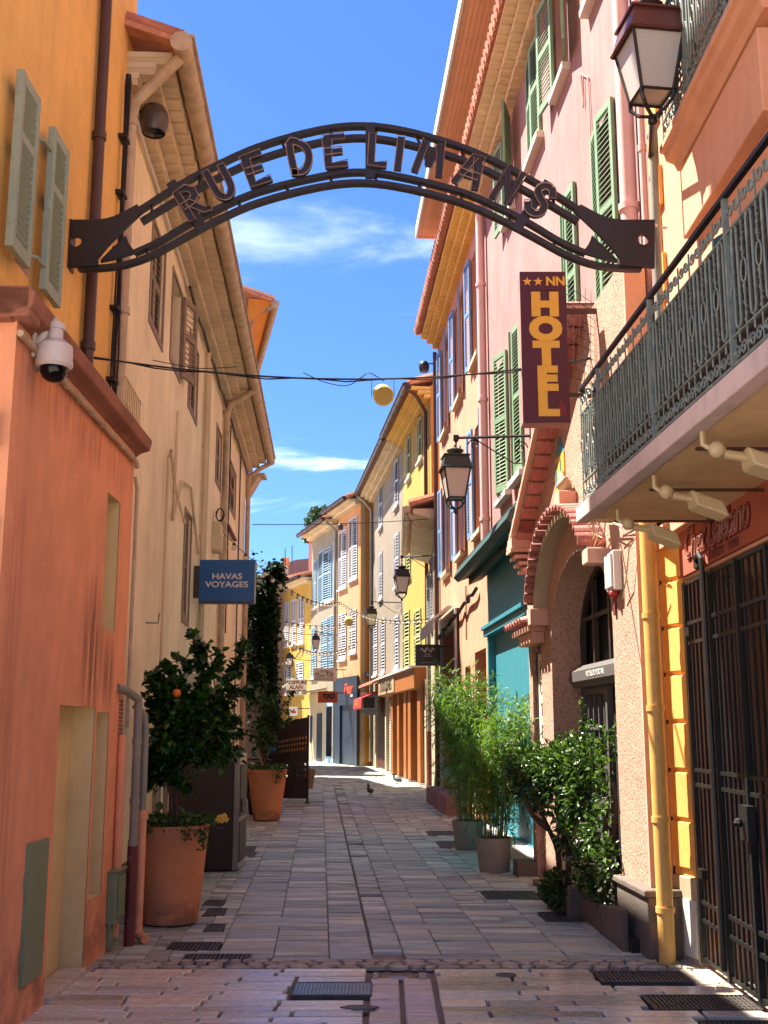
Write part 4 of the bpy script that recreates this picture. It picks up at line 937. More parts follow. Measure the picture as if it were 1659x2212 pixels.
for (s0, s1) in ((2.15, 3.2),):
    for s_ in (s0, s1 - .07): f.wbox(WPO, s_, s_ + .07, .05, 2.0, -.35, -.29)
    for k in range(1, 5): f.wbox(WPO, s0 + (s1 - s0) * k / 5 - .014, s0 + (s1 - s0) * k / 5 + .014, .95, 1.95, -.345, -.31)
    for z in (.05, .88, 1.22, 1.58, 1.93): f.wbox(WPO, s0 + .07, s1 - .07, z, z + (.07 if z in (.05, .88, 1.93) else .028), -.348, -.3)
    f.wbox(WPO, s0 + .07, s1 - .07, .12, .88, -.346, -.33)
f.build('casement', M['transom'], po)
m = MB(); m.wbox(WPO, .8, 2.12, .03, 1.99, -.358, -.345); m.build('open_doorway', M['dark'], po)
# the sloping tile coping on top: each course its own tile
m = MB()
tmp = MB(); 
tmp.mesh([(-.1, .0, 0), (.1, .0, 0), (.1, .3, 0), (-.1, .3, 0), (-.1, 0, .022), (.1, 0, .022), (.1, .3, .022), (-.1, .3, .022)], [(3, 2, 1, 0), (4, 5, 6, 7), (0, 1, 5, 4), (1, 2, 6, 5), (2, 3, 7, 6), (3, 0, 4, 7)])
o_ = tmp.build('tile', M['tile']); FLAT = o_.data; bpy.data.objects.remove(o_)
sl = WPO.P(2.4, zr(2.4)) - WPO.P(1.4, zr(1.4)); sl.normalize(); up = sl.cross(WPO.n); up = up if up.z > 0 else -up
rot = Matrix((sl, WPO.n, sl.cross(WPO.n))).transposed()
m = MB(); k0 = WPO.P(1.25, zr(1.25) - .1, 0); ln = (WPO.L - 1.25 + .02) / abs(sl.dot(WPO.d))
for i in range(17):
    p = WPO.P(1.3, 5.3, 0) + sl * (i * ln / 17) + up * .0
    inst('tile', FLAT, po, p + up * .0, rot, (.9, .55, 1))
    q = MB(); q.obox(p - sl * .014 + up * .024, sl * .03, WPO.n * .165, up * .055); q.build('tile_edge', M['soffit'], po)
m.obox(WPO.P(1.25, 5.33, -.25) + up * .075, sl * ln, WPO.n * .47, up * .05); m.build('coping', M['smooth'], po)
tmp = MB()
def barrel(L_=.42, r0=.1, r1=.085, n=7, th=.016):
    q = MB()
    for i in range(n):
        a, b = math.pi * i / n, math.pi * (i + 1) / n
        for (rr0, rr1) in ((0, 0),):
            P_ = lambda g, r, y: V((math.cos(g) * r, y, math.sin(g) * r))
            vs = [P_(a, r0, 0), P_(b, r0, 0), P_(b, r1, L_), P_(a, r1, L_), P_(a, r0 - th, 0), P_(b, r0 - th, 0), P_(b, r1 - th, L_), P_(a, r1 - th, L_)]
            q.mesh(vs, [(0, 1, 2, 3), (7, 6, 5, 4), (0, 4, 5, 1), (2, 6, 7, 3)])
    return q
o_ = barrel().build('tile', M['tile'], None, True); BARREL = o_.data; bpy.data.objects.remove(o_)
m = MB()
for i in range(14): c = i * ln / 14; p = WPO.P(1.3, 5.3, -.25) + sl * c + up * .12; inst('tile', BARREL, po, p, Matrix((sl, WPO.n, up)).transposed() , (.9, 1.1, .8))
# the tiled hood over the arch
hood = MB(); HP = []
NH = 24
for i in range(NH + 1):
    g = rad(24) + (rad(171) - rad(24)) * i / NH
    HP.append((2.08 - 1.33 * math.cos(g), 2.74 + .9 * math.sin(g), g))
for i in range(NH):
    (a, c, _), (b, d, _) = HP[i], HP[i + 1]
    hood.mesh([WPO.P(a, c - .09, .001), WPO.P(b, d - .09, .001), WPO.P(b, d - .02, .001), WPO.P(a, c - .02, .001), WPO.P(a, c - .09, .15), WPO.P(b, d - .09, .15), WPO.P(b, d - .02, .15), WPO.P(a, c - .02, .15)], [(0, 1, 5, 4), (3, 2, 6, 7), (4, 5, 6, 7), (1, 2, 6, 5), (0, 3, 7, 4)])
hd = hood.build('hood', M['hood'], po)
for i in range(1, NH):
    a, c, g = HP[i]; a2, c2, _ = HP[i + 1]; tx = (WPO.P(a2, c2) - WPO.P(HP[i - 1][0], HP[i - 1][1])).normalized(); nx = tx.cross(WPO.n); nx = nx if nx.z > 0 else -nx
    if abs(nx.z) < .05: nx = -WPO.d if False else nx
    rm = Matrix((tx, WPO.n, nx)).transposed(); inst('tile', BARREL, hd, WPO.P(a, c - .03, -.02) + nx * .01 - V((0, 0, R.uniform(0, .012))), rm, (.72, .62, .72))
for s_ in (.7,):
    m = MB(); m.wbox(WPO, s_, s_ + .2, 2.94, 3.07, .0, .2); m.build('bracket', M['smooth'], hd, bevel=.012)
m = MB(); m.wbox(WPO, 3.3, 3.5, 2.66, 2.84, .0, .2); m.build('bracket', M['smooth'], hd, bevel=.012)
# low tile roof over the niche, with its tile corbels
nr = MB(); nr.wbox(WPO, 3.52, 4.55, 2.62, 2.68, 0, .18); n_ = nr.build('niche_roof', M['smooth'], po)
for i in range(7):
    s_ = 3.5 + i * .165; rm = Matrix((WPO.d, (WPO.n - V((0, 0, .22))).normalized(), (V((0, 0, 1)) + WPO.n * .22).normalized())).transposed(); inst('tile', BARREL, n_, WPO.P(s_, 2.76, -.02), rm, (.75, .7, .75))
m = MB(); m.wbox(WPO, 3.55, 4.35, 2.5, 2.62, 0, .14); m.build('bracket', M['smooth'], n_, bevel=.01)
cb = MB()
for i in range(4): cb.wbox(WPO, 4.2, 4.52, 3.36 + i * .075, 3.4 + i * .075, -.1, .1 + i * .045)
cb.wbox(WPO, 4.22, 4.5, 3.63, 3.75, -.1, .22); cb.build('corbel', M['smooth'], po)
m = MB(); m.wbox(WPO, 2.3, 2.72, 3.75, 4.3, -.005, .012); fw = m.build('false_window', M['gold'], po)
m = MB(); m.prism([WPO.P(2.3, 4.3, .0), WPO.P(2.72, 4.3, .0), WPO.P(2.5, 4.5, .0)], WPO.n * .012)
for i in range(4): m.wbox(WPO, 2.34 + i * .1, 2.385 + i * .1, 3.8 + (i % 2) * .2, 4.05 + (i % 2) * .2, .012, .017)
m.build('painted_strip', M['teal'], fw)
m = MB(); m.wbox(WPO, 1.85, 2.1, 3.62, 3.8, .0, .17); m.build('pedestal', M['smooth'], hd, bevel=.01)
dv = T('dove_figure', 'small pale ceramic dove perched above the tiled arch hood', 'figurine', WPO.P(1.97, 3.8, .09))
b0 = WPO.P(1.97, 3.8, .09); m = MB(); m.tube([b0 + V((0, -.13, .13)), b0 + V((0, -.07, .1)), b0 + V((0, 0, .08)), b0 + V((0, .08, .1)), b0 + V((0, .12, .17)), b0 + V((0, .15, .22)), b0 + V((0, .19, .225))], [.012, .04, .075, .06, .032, .034, .008], 10); m.tube([b0, b0 + V((0, 0, .06))], .03, 8); m.build('body', M['cream'], dv, True)
vs = T('hotel_wall_sign', 'narrow white upright hotel sign in the stucco niche', 'sign', WPO.P(4.04, 1.9, -.19))
m = MB(); m.wbox(WPO, 3.84, 4.24, 1.1, 2.42, -.078, -.05); m.build('board', M['signcream'], vs)
m = MB()
for (a, b, c, d) in ((3.82, 3.85, 1.09, 2.43), (4.23, 4.26, 1.09, 2.43), (3.85, 4.23, 2.41, 2.43), (3.85, 4.23, 1.09, 1.11)): m.wbox(WPO, a, b, c, d, -.078, -.035)
m.build('frame', M['signbrown'], vs)
for i, ch in enumerate('HOTEL'): text(ch, .2, WPO.P(4.04, 2.26 - i * .235, -.047), -WPO.d, (0, 0, 1), M['letterblack'], vs, ext=.003)
al = T('alarm_box', 'white alarm box with red lens on stucco pillar beside the arch', 'alarm', WPO.P(.5, 2.85, 0))
m = MB(); m.wbox(WPO, .38, .62, 2.68, 3.0, 0, .07); m.wbox(WPO, .4, .6, 2.7, 2.98, .07, .09); m.build('box', M['white'], al, bevel=.012)
m = MB(); m.ball(WPO.P(.48, 2.66, .05), .04, 10, (1, 1, .8)); m.build('lens', M['red'], al, True)
m = MB(); m.wbox(WPO, .58, .64, 2.5, 2.68, 0, .02); m.build('bracket', M['maroon'], al)
m = MB()
for k in range(4): m.tube([WPO.P(R.uniform(-.1, 1.2), R.uniform(3.05, 3.35), .05 + .1 * R.random()) for _ in range(5)], .006, 4)
m.tube([WPO.P(.3, 2.6, .03), WPO.P(.1, 2.72, .05), WPO.P(-.05, 3.0, .05)], .006, 4); tag(m.build('loose_cable', M['soffit']), 'tangle of pale loose cables above the tile hood', 'cable')

# ------------------------------------------------------------------ RIGHT: peach house with blue shutters
pe = T('peach_house', 'peach house with bright blue shutters and a white shop window', 'house', WPI.P(13, 0))
E0, E1 = 9.4, 17.0
hl = []
for c in (10.45, 13.0, 15.5):
    for (z0, z1) in ((4.93, 6.85), (8.05, 10.1)): hl.append(window(pe, WPI, c - .45, c + .45, z0, z1, 'blue', 'open', leaf=.44, ang=(8, 5), silm='soffit', wm='ochre'))
d1 = (10.0, 11.35, -.05, 2.9, .6); d2 = (12.0, 12.7, -.05, 2.72, .3); d3 = (13.75, 16.5, .5, 3.75, .3)
m = MB(); wallgrid(m, WPI, E0, E1, -.05, 10.65, hl + [d1, d2, d3]); body(m, WPI, E0, E1, -.05, 10.65, 6); m.build('wall', M['peach'], pe)
for h in (d1, d2): m = MB(); m.wbox(WPI, h[0], h[1], 0, h[3], -h[4] - .03, -h[4] + .002); m.build('door', M['wooddk'], pe)
genoise(pe, WPI, E0, E1 + .05, 10.5, 'soffity', 3, .13, .12, .2)
rooftiles(pe, WPI, E0, E1 + .1, 10.92, .5, 5, 1.6)
pipe(pe, [WPI.P(E1 - .05, 10.4, .08), WPI.P(E1 - .05, 0, .08)], .05, 'brownpipe')
m = MB(); m.wbox(WPI, 13.75, 16.5, .5, 3.75, -.32, -.28); sw = m.build('shop_window', M['glass'], pe)
m = MB()
for (a, b, c, d) in ((13.6, 13.75, .3, 3.95), (16.5, 16.62, .3, 3.95), (13.75, 16.5, 3.6, 3.95)): m.wbox(WPI, a, b, c, d, -.05, .08)
for s_ in (14.6, 15.6): m.wbox(WPI, s_, s_ + .06, .5, 3.6, -.28, -.2)
m.build('frame', M['white'], sw, bevel=.008)
for (a, b, c) in ((2.2, 2.34, .1), (.5, .75, .02)): m = MB(); m.wbox(WPI, 13.8, 16.45, a, b, -.28, c); m.build('green_rail', M['tealpale'], sw)
m = MB(); m.prism([WPI.P(13.7, 3.98, .09), WPI.P(13.7, 4.0, .2), WPI.P(13.7, 3.75, .5), WPI.P(13.7, 3.5, .5), WPI.P(13.7, 3.5, .48), WPI.P(13.7, 3.72, .47)], WPI.d * 2.9); m.build('awning', M['white'], sw)
m = MB(); m.wbox(WPI, 13.0, 16.9, -.05, .34, 0, .36); m.build('step', M['pink'], pe, bevel=.015)
m = MB(); pts = [WPI.P(10.6 + i * .35, 3.95 - (i % 2) * .05 - .02 * i, .06 + (i % 3) * .02) for i in range(18)]; m.tube(pts, .035, 6); m.tube([WPI.P(13.3, 3.9, .05), WPI.P(13.3, 2.4, .05)], .03, 6); m.build('cable', M['cable'], pe)
m = MB(); m.tube([WPI.P(12.2, 4.2, .03), WPI.P(12.25, 3.2, .03)], .012, 5); m.build('thin_cable', M['maroon'], pe)

# ------------------------------------------------------------------ RIGHT: low house
lo = T('low_house', 'low cream house with tiled eave squeezed between peach and yellow houses', 'house', WLO.P(3, 0))
hl = [window(lo, WLO, 1.6, 2.9, 4.35, 5.95, 'greyshut', 'open', leaf=.6, pitch=.09), window(lo, WLO, 4.6, 5.9, 4.35, 5.95, 'greyshut', 'open', leaf=.6, pitch=.09)]
m = MB(); wallgrid(m, WLO, 0.05, 7.1, 0, 6.6, hl + [(2, 3.2, 0, 2.4, .2)]); body(m, WLO, 0.05, 7.1, 0, 6.6, 5); m.build('wall', M['cream'], lo)
m = MB(); m.wbox(WLO, 2, 3.2, 0, 2.4, -.22, -.18); m.build('door', M['brownshut'], lo)
m = MB(); m.prism([WLO.P(0.05, 6.35, 0), WLO.P(0.05, 6.55, .6), WLO.P(0.05, 6.65, .6), WLO.P(0.05, 6.65, 0)], WLO.d * 7.0); m.build('eave', M['soffit'], lo)
rooftiles(lo, WLO, -.1, 7.2, 6.75, .65, 5, 1.6)
gutterrun(lo, WLO, .0, 7.0, 6.62, .75, .08)
pipe(lo, [WLO.P(.1, 6.55, .72), WLO.P(.25, 6.3, .5), WLO.P(.3, 6.15, .08), WLO.P(.3, .1, .08)], .05, 'gutter')

# ------------------------------------------------------------------ far RIGHT: yellow house, tan house
ye = T('yellow_house', 'bright yellow house with ochre gable above wooden cafe front', 'house', WYE.P(3, 0))
hl = []
def two(root, W, lst, sm, **k):
    r = []
    for (a, b, c, d, sh) in lst: r.append(window(root, W, a, b, c, d, sm, sh, pitch=.11, **k))
    return r
hl = two(ye, WYE, [(1.5, 2.4, 10.05, 11.4, 'closed'), (4.1, 5.0, 10.05, 11.45, 'closed'), (1.6, 2.7, 7.2, 8.6, 'closed'), (4.2, 5.4, 6.65, 8.7, 'closed'), (4.5, 6.0, 3.5, 5.5, 'closed'), (2.0, 3.4, 3.5, 5.3, 'closed')], 'yelgreen', sill=True)
m = MB(); wallgrid(m, WYE, 0, 6.0, 0, 11.7, hl); m.build('wall', M['yellow'], ye)
m = MB(); m.prism([WYE.P(-.001, 0, .0), WYE.P(-.001, 11.9, 0), WYE.P(-.001, 13.0, -3.5), WYE.P(-.001, 11.9, -7), WYE.P(-.001, 0, -7)], -WYE.d * .15); m.build('gable_wall', M['ochre'], ye)
m = MB(); body(m, WYE, 0, 6, 0, 11.7, 7); m.build('back_wall', M['ochre'], ye)
genoise(ye, WYE, -.15, 6.0, 11.5, 'soffity', 3, .2, .12, .22)
rooftiles(ye, WYE, -.25, 6.0, 11.95, .66, 3.5, 1.2)
m = MB(); m.tube([WYE.P(-.2, 11.98, .66), WYE.P(-.2, 13.2, -3.5)], .1, 6); m.build('verge_tile', M['tiledk'], ye)
gutterrun(ye, WYE, -.2, 6.0, 11.86, .76, .09, 'brownpipe')
pipe(ye, [WYE.P(-.1, 11.8, .72), WYE.P(0.1, 11.6, .4), WYE.P(.35, 11.2, .09), WYE.P(.35, 3.4, .09)], .06, 'brownpipe')
tn = T('tan_house', 'tall tan house with pale louvred shutters right of the roughcast house', 'house', WYE.P(11, 0))
hl = two(tn, WYE, [(7.2, 8.4, 9.7, 11.4, 'closed'), (12.2, 13.5, 9.8, 11.6, 'closed'), (7.1, 8.3, 6.7, 8.6, 'closed'), (12.2, 13.4, 6.8, 8.7, 'closed'), (7.2, 8.4, 3.7, 5.6, 'closed'), (11.3, 12.7, 3.75, 5.9, 'closed'), (13.9, 15.5, 3.8, 6.1, 'closed')], 'greyshut')
m = MB(); wallgrid(m, WYE, 6.0, 15.95, 0, 11.6, hl); body(m, WYE, 6.0, 15.95, 0, 11.6, 7); m.build('wall', M['tan'], tn)
genoise(tn, WYE, 6.02, 16.0, 11.45, 'soffit', 3, .19, .12, .24)
rooftiles(tn, WYE, 6.02, 16.05, 11.9, .62, 5, 1.5)
gutterrun(tn, WYE, 6.02, 16.05, 11.82, .74, .09, 'brownpipe')
pipe(tn, [WYE.P(15.9, 11.75, .7), WYE.P(15.85, 11.5, .4), WYE.P(15.8, 11.1, .09), WYE.P(15.8, .2, .09)], .07, 'greypipe')
for a in (10.2, 13.6): m = MB(); m.wbox(WYE, a, a + .3, 0, 3.0, .0, .12); m.build('pilaster', M['soffit'], tn)
m = MB(); m.wbox(WYE, 10.6, 13.5, .1, 2.7, .0, .03); m.build('shutter_door', M['wooddk'], tn)
# wooden cafe front
cf = MB(); cf.wbox(WYE, .25, 9.4, 2.75, 3.35, .02, .5); cfo = cf.build('cafe_fascia', M['wood'], ye, bevel=.01)
m = MB(); m.wbox(WYE, .2, 9.5, 3.35, 3.41, .02, .6); m.build('lead_cap', M['white'], cfo)
m = MB(); m.wbox(WYE, 4.7, 9.2, 2.78, 3.3, .5, .53); sgn = m.build('cafe_sign', M['stake'], ye)
text('CASOULINES', .5, WYE.P(6.95, 3.03, .535), -WYE.d, (0, 0, 1), M['letterblack'], sgn, ext=.006, sx=1.15)
m = MB()
for (a, b) in ((.3, .9), (2.3, 2.9), (3.3, 3.9), (5.0, 5.5), (6.6, 7.2)): m.wbox(WYE, a, b, .02, 2.75, .02, .32)
m.build('cafe_pillar', M['wood'], ye, bevel=.01)
m = MB(); m.wbox(WYE, .9, 7.2, .02, 2.75, .015, .06); m.build('cafe_panel', M['wooddk'], ye)
m = MB(); m.wbox(WYE, 7.2, 9.5, .02, 2.75, .012, .05); m.build('side_panel', M['wooddk'], ye)
m = MB()
for i in range(26): m.prism([WYE.P(7.35, .1 + i * .1, .06), WYE.P(7.35, .1 + i * .1, .1), WYE.P(7.35, .18 + i * .1, .06)], WYE.d * 2.0)
m.build('roller_shutter', M['greyshut'], ye)
m = MB(); m.wbox(WYE, .0, .24, 0, 3.0, .02, .2); m.build('stone_pier', M['soffit'], ye)
pipe(ye, [WYE.P(-.25, 6.0, .12), WYE.P(-.25, 1.5, .12)], .09, 'greypipe'); pipe(ye, [WYE.P(-.25, 1.5, .12), WYE.P(-.25, 0, .12)], .1, 'maroon', 'pipe_foot')
# small red awning and tile lean-to on the tan house
m = MB(); m.prism([WYE.P(9.7, 3.55, .05), WYE.P(9.7, 3.3, .7), WYE.P(9.7, 3.25, .7), WYE.P(9.7, 3.45, .05)], WYE.d * 5.4); lt = m.build('lean_to_roof', M['tiledk'], tn)
for i in range(22): c = 9.8 + i * .24; inst('tile', BARREL, lt, WYE.P(c, 3.5, .05), Matrix((WYE.d, (WYE.n - V((0, 0, .38))).normalized(), (V((0, 0, 1)) + WYE.n * .38).normalized())).transposed(), (1.1, 1.6, 1))
aw = T('red_awning', 'small red shop awning with pale lettering under a tiled lean-to', 'awning', WYE.P(12, 2.7, .5))
m = MB(); m.prism([WYE.P(11.2, 3.1, .08), WYE.P(11.2, 2.75, .95), WYE.P(11.2, 2.4, .97), WYE.P(11.2, 2.42, .93), WYE.P(11.2, 2.7, .9), WYE.P(11.2, 3.05, .08)], WYE.d * 3.4); m.build('cloth', M['red'], aw)
m = MB()
for i in range(14): m.prism([WYE.P(11.2 + i * .243, 2.41, .96), WYE.P(11.42 + i * .243, 2.41, .96), WYE.P(11.31 + i * .243, 2.3, .96)], WYE.n * .01)
m.build('fringe', M['red'], aw)
text('GLACIER', .24, WYE.P(12.9, 2.58, .975), -WYE.d, (0, 0, 1), M['gold'], aw, ext=.003)

# ------------------------------------------------------------------ far RIGHT: roughcast house with navy shop, greige house
ap = T('roughcast_house', 'orange roughcast house with pale shutters above navy shopfront', 'house', WAP.P(2, 0))
hl = two(ap, WAP, [(.25, 1.55, 8.2, 11.0, 'closed'), (1.95, 3.3, 8.0, 10.7, 'closed'), (.35, 1.4, 4.9, 6.8, 'closed'), (1.95, 3.2, 4.7, 6.8, 'closed')], 'greyshut')
m = MB(); wallgrid(m, WAP, 0, 3.64, 0, 11.6, hl); m.build('wall', M['peach2'], ap)
m = MB(); m.prism([WAP.P(-.001, 0, 0), WAP.P(-.001, 11.8, 0), WAP.P(-.001, 13, -3.6), WAP.P(-.001, 11.8, -7), WAP.P(-.001, 0, -7)], -WAP.d * .2); m.build('gable_wall', M['ochre'], ap)
m = MB(); body(m, WAP, 0, 3.64, 0, 11.6, 7); m.build('back_wall', M['ochre'], ap)
m = MB(); m.obox(WAP.P(-.21, 0, -.02), -WAP.d * .02, -WAP.n * .18, V((0, 0, 11.5))); m.build('corner_trim', M['cream'], ap)
genoise(ap, WAP, -.2, 3.64, 11.4, 'soffit', 2, .28, .14, .26); rooftiles(ap, WAP, -.3, 3.7, 11.75, .66, 3.6, 1.3)
m = MB(); m.tube([WAP.P(-.25, 11.8, .66), WAP.P(-.25, 13.1, -3.6)], .1, 6); m.build('verge_tile', M['tiledk'], ap)
gutterrun(ap, WAP, -.2, 3.64, 11.68, .76, .09, 'brownpipe')
m = MB(); wallgrid(m, WAP, -.1, 3.5, 0, 3.85, ((.35, 2.6, 0, 2.6, .5),), .12); body(m, WAP, -.1, 3.5, 0, 3.85, .1, .12); nv = m.build('navy_shopfront', M['navy'], ap)
m = MB(); m.wbox(WAP, .35, 2.6, 0, 2.6, -.4, -.36); m.build('doorway', M['dark'], nv)
m = MB()
for i in range(24): m.prism([WAP.P(.4, .05 + i * .095, -.3), WAP.P(.4, .05 + i * .095, -.26), WAP.P(.4, .12 + i * .095, -.3)], WAP.d * .9)
m.build('roller_shutter', M['soffit'], nv)
text('Fleur', .62, WAP.P(1.25, 3.3, .125), -WAP.d, (0, 0, 1), M['orangelogo'], nv, ext=.01, shear=.3, sx=1.0, offset=.02)
m = MB(); m.wbox(WAP, .5, .8, 2.95, 3.05, .12, .14); m.build('logo_plate', M['letterwhite'], nv)
gh = T('greige_house', 'greige house with pale blue shutters above a cream shop', 'house', WAP.P(6, 0))
hl = two(gh, WAP, [(3.95, 4.35, 7.7, 10.4, 'closed'), (4.6, 7.1, 7.65, 10.3, 'closed'), (7.45, 8.1, 7.6, 10.0, 'closed'), (3.95, 5.0, 4.2, 6.9, 'closed'), (5.2, 6.4, 4.2, 6.8, 'closed'), (7.3, 8.3, 4.1, 6.6, 'closed')], 'blue2')
m = MB(); wallgrid(m, WAP, 3.66, 8.6, 0, 11.3, hl); body(m, WAP, 3.66, 8.6, 0, 11.3, 7); m.build('wall', M['greige'], gh)
genoise(gh, WAP, 3.66, 8.7, 11.15, 'soffit', 2, .26, .14, .26); rooftiles(gh, WAP, 3.66, 8.8, 11.5, .62, 4, 1.4); gutterrun(gh, WAP, 3.66, 8.75, 11.42, .72, .09, 'brownpipe')
pipe(gh, [WAP.P(3.66, 11.3, .6), WAP.P(3.66, 10.9, .1), WAP.P(3.66, .2, .1)], .07, 'greypipe')
m = MB(); m.wbox(WAP, 3.75, 5.2, .0, 2.9, .01, .1); sf = m.build('glazed_shop', M['blue2'], gh); m = MB(); m.wbox(WAP, 4.0, 4.95, .3, 2.6, .1, .12); m.build('pane', M['glass'], sf)
m = MB(); m.wbox(WAP, 5.3, 8.6, 0, 3.3, .005, .04); cs = m.build('cream_shop', M['cream'], gh)
m = MB(); m.wbox(WAP, 6.0, 6.9, 0, 2.3, .04, .08); m.wbox(WAP, 7.9, 8.3, .9, 2.2, .04, .07); m.build('door', M['navy'], cs)
m = MB(); m.prism([WAP.P(5.2, 3.5, .05), WAP.P(5.2, 3.3, 1.3), WAP.P(5.2, 3.2, 1.3), WAP.P(5.2, 3.4, .05)], WAP.d * 3.5); m.build('awning', M['cream'], cs)
fy = T('far_yellow_house', 'yellow house with a row of pale shutters beyond the greige house', 'house', WFA.P(4, 0))
hl = two(fy, WFA, [(1.2, 2.1, 6.0, 8.4, 'closed'), (2.5, 3.4, 6.0, 8.4, 'closed'), (3.8, 4.6, 6.0, 8.4, 'closed'), (1.2, 2.4, 3.4, 5.0, 'closed'), (3.2, 4.4, 3.4, 5.0, 'closed')], 'greyshut')
m = MB(); wallgrid(m, WFA, 0, 11, 0, 9.1, hl); body(m, WFA, 0, 11, 0, 9.1, 7); m.build('wall', M['yellow'], fy)
m = MB(); m.prism([WFA.P(-.002, 0, 0), WFA.P(-.002, 9.4, 0), WFA.P(-.002, 10.8, -4), WFA.P(-.002, 0, -4)], -WFA.d * .12); m.build('gable_wall', M['apricot'], fy)
genoise(fy, WFA, 0, 11, 9.0, 'soffit', 2, .3, .14, .3); rooftiles(fy, WFA, -.1, 11, 9.35, .66, 5, 1.5, pitch=.3); gutterrun(fy, WFA, -.1, 11, 9.25, .76, .09, 'brownpipe')
mh = T('mauve_house', 'dull mauve gabled house with chimney pots and bright tile verge', 'house', (-8, 82, 0))
YM = 82; q = lambda u, v, y=YM: at(u, v, y)
def g0(p): return V((p.x, p.y, 0))
A, B = q(598, 1253), q(690, 1232); m = MB(); m.prism([g0(A), g0(B), B, A], (0, 8, 0)); m.build('wall', M['mauve'], mh)
m = MB(); m.tube([q(595, 1254, 81.9), q(640, 1243, 81.9), q(690, 1231, 81.9)], .16, 6); m.build('verge_tile', M['tiledk'], mh)
A, B = q(613, 1218, 86), q(690, 1204, 86); m = MB(); m.prism([g0(A), g0(B), B, q(640, 1209, 86), A], (0, 2, 0)); m.build('upper_wall', M['mauve'], mh)
m = MB(); a, b = q(612, 1221, 84), q(621, 1255, 84); m.box(a.x, b.x, 84, 85, b.z - 1, a.z); ch = m.build('chimney', M['smooth'], mh)
for u in (614, 621): m = MB(); p = q(u, 1221, 84.3); m.lathe(p, [(.16, 0), (.14, .5), (.17, .56)], 10); m.build('chimney_pot', M['terra'], ch, True)
cm = T('twin_chimney', 'brick chimney with two pointed clay cowls above the greige roof', 'chimney', at(677, 1200, 64))
a, b = at(667, 1174, 64), at(689, 1215, 64); m = MB(); m.box(a.x, b.x, 64, 65, b.z - 1.5, a.z); m.build('stack', M['smooth'], cm)
for u in (672, 684):
    p = at(u, 1174, 64.4); m = MB(); m.mesh([p + V((x, y, 0)) for (x, y) in ((-.13, -.2), (.13, -.2), (.13, .2), (-.13, .2))] + [p + V((0, -.2, .48)), p + V((0, .2, .48))], [(0, 1, 4), (2, 3, 5), (1, 2, 5, 4), (3, 0, 4, 5), (3, 2, 1, 0)]); m.build('cowl', M['tiledk'], cm)
# ------------------------------------------------------------------ the arch over the street
AY = 7.3
ar = T('street_name_arch', 'brown metal arch with unlit neon letters spanning the street', 'sign arch', (0, AY, 4.7))
def smooth(pts, k=5):
    r = []
    for i in range(len(pts) - 1):
        p0, p1, p2, p3 = pts[max(i - 1, 0)], pts[i], pts[i + 1], pts[min(i + 2, len(pts) - 1)]
        for j in range(k):
            t = j / k; r.append(tuple(.5 * (2 * b + (c - a) * t + (2 * a - 5 * b + 4 * c - d) * t * t + (3 * b - a - 3 * c + d) * t ** 3) for a, b, c, d in zip(p0, p1, p2, p3)))
    r.append(tuple(pts[-1])); return r
def both(l): return [at(u, v, AY) for (u, v) in smooth(l + [(1554 - u, v) for (u, v) in l[-2::-1]])]
RL = {'a': [(299, 458), (330, 438), (390, 400), (465, 360), (560, 318), (680, 284), (777, 273)],
      'b': [(306, 480), (345, 456), (400, 424), (480, 381), (570, 342), (690, 309), (777, 299)],
      'c': [(290, 548), (345, 523), (405, 487), (470, 453), (560, 415), (690, 383), (777, 373)],
      'd': [(170, 581), (215, 580), (270, 573), (330, 552), (400, 514), (466, 479), (555, 440), (680, 407), (777, 396)]}
CUR = {}
for k_, l in RL.items():
    CUR[k_] = both(l); m = MB()
    pts = CUR[k_]
    for i in range(len(pts) - 1):
        A, B = pts[i], pts[i + 1]; d_ = (B - A).normalized(); nn = d_.cross(V((0, 1, 0)))
        m.obox(A - nn * .017 - V((0, .03 + .0007 * (i % 2), 0)), (B - A) + d_ * .002, V((0, .06, 0)), nn * .034)
    m.build('rail', M['archmetal'], ar)
m = MB()
def near_(c, u): return min(CUR[c], key=lambda p: abs(p.x - at(u, 400, AY).x))
for u in range(330, 1240, 96):
    for (c1, c2) in (('a', 'b'), ('c', 'd')):
        A, B = near_(c1, u), near_(c2, u); m.tube([A, B], .011, 6)
m.build('spacer', M['archmetal'], ar)
for (p, q) in (((368, 392), (440, 496)), ((800, 264), (800, 384)), ((1186, 392), (1114, 496))):
    A, B = at(*p, AY - .036), at(*q, AY - .036); d_ = (B - A).normalized(); n_ = d_.cross(V((0, 1, 0))); m = MB(); m.obox(A - n_ * .035, B - A, V((0, .02, 0)), n_ * .07); m.build('strap', M['archmetal'], ar)
from mathutils.geometry import tessellate_polygon
def plate(pts, hole, y0, y1, parent):
    P3 = [at(u, v, AY) for (u, v) in pts]; loops = [[V((p.x, p.z, 0)) for p in P3]]
    if hole:
        c = at(*hole[:2], AY); loops.append([V((c.x + math.cos(-t * math.pi / 10) * hole[2], c.z + math.sin(-t * math.pi / 10) * hole[2], 0)) for t in range(20)])
    fl = [p for l in loops for p in l]; tri = tessellate_polygon(loops); m = MB()
    n = len(fl); m.v = [V((p.x, y0, p.y)) for p in fl] + [V((p.x, y1, p.y)) for p in fl]
    m.f = [tuple(t) for t in tri] + [tuple(i + n for i in t)[::-1] for t in tri]; b = 0
    for l in loops:
        k = len(l); m.f += [(b + i, b + (i + 1) % k, n + b + (i + 1) % k, n + b + i) for i in range(k)]; b += k
    return m.build('end_plate', M['archmetal'], parent)
PL = smooth([(210, 481), (248, 474), (299, 448)], 4); PL2 = [(313, 462), (270, 503), (237, 536), (215, 563), (215, 579), (140, 584), (140, 481)]
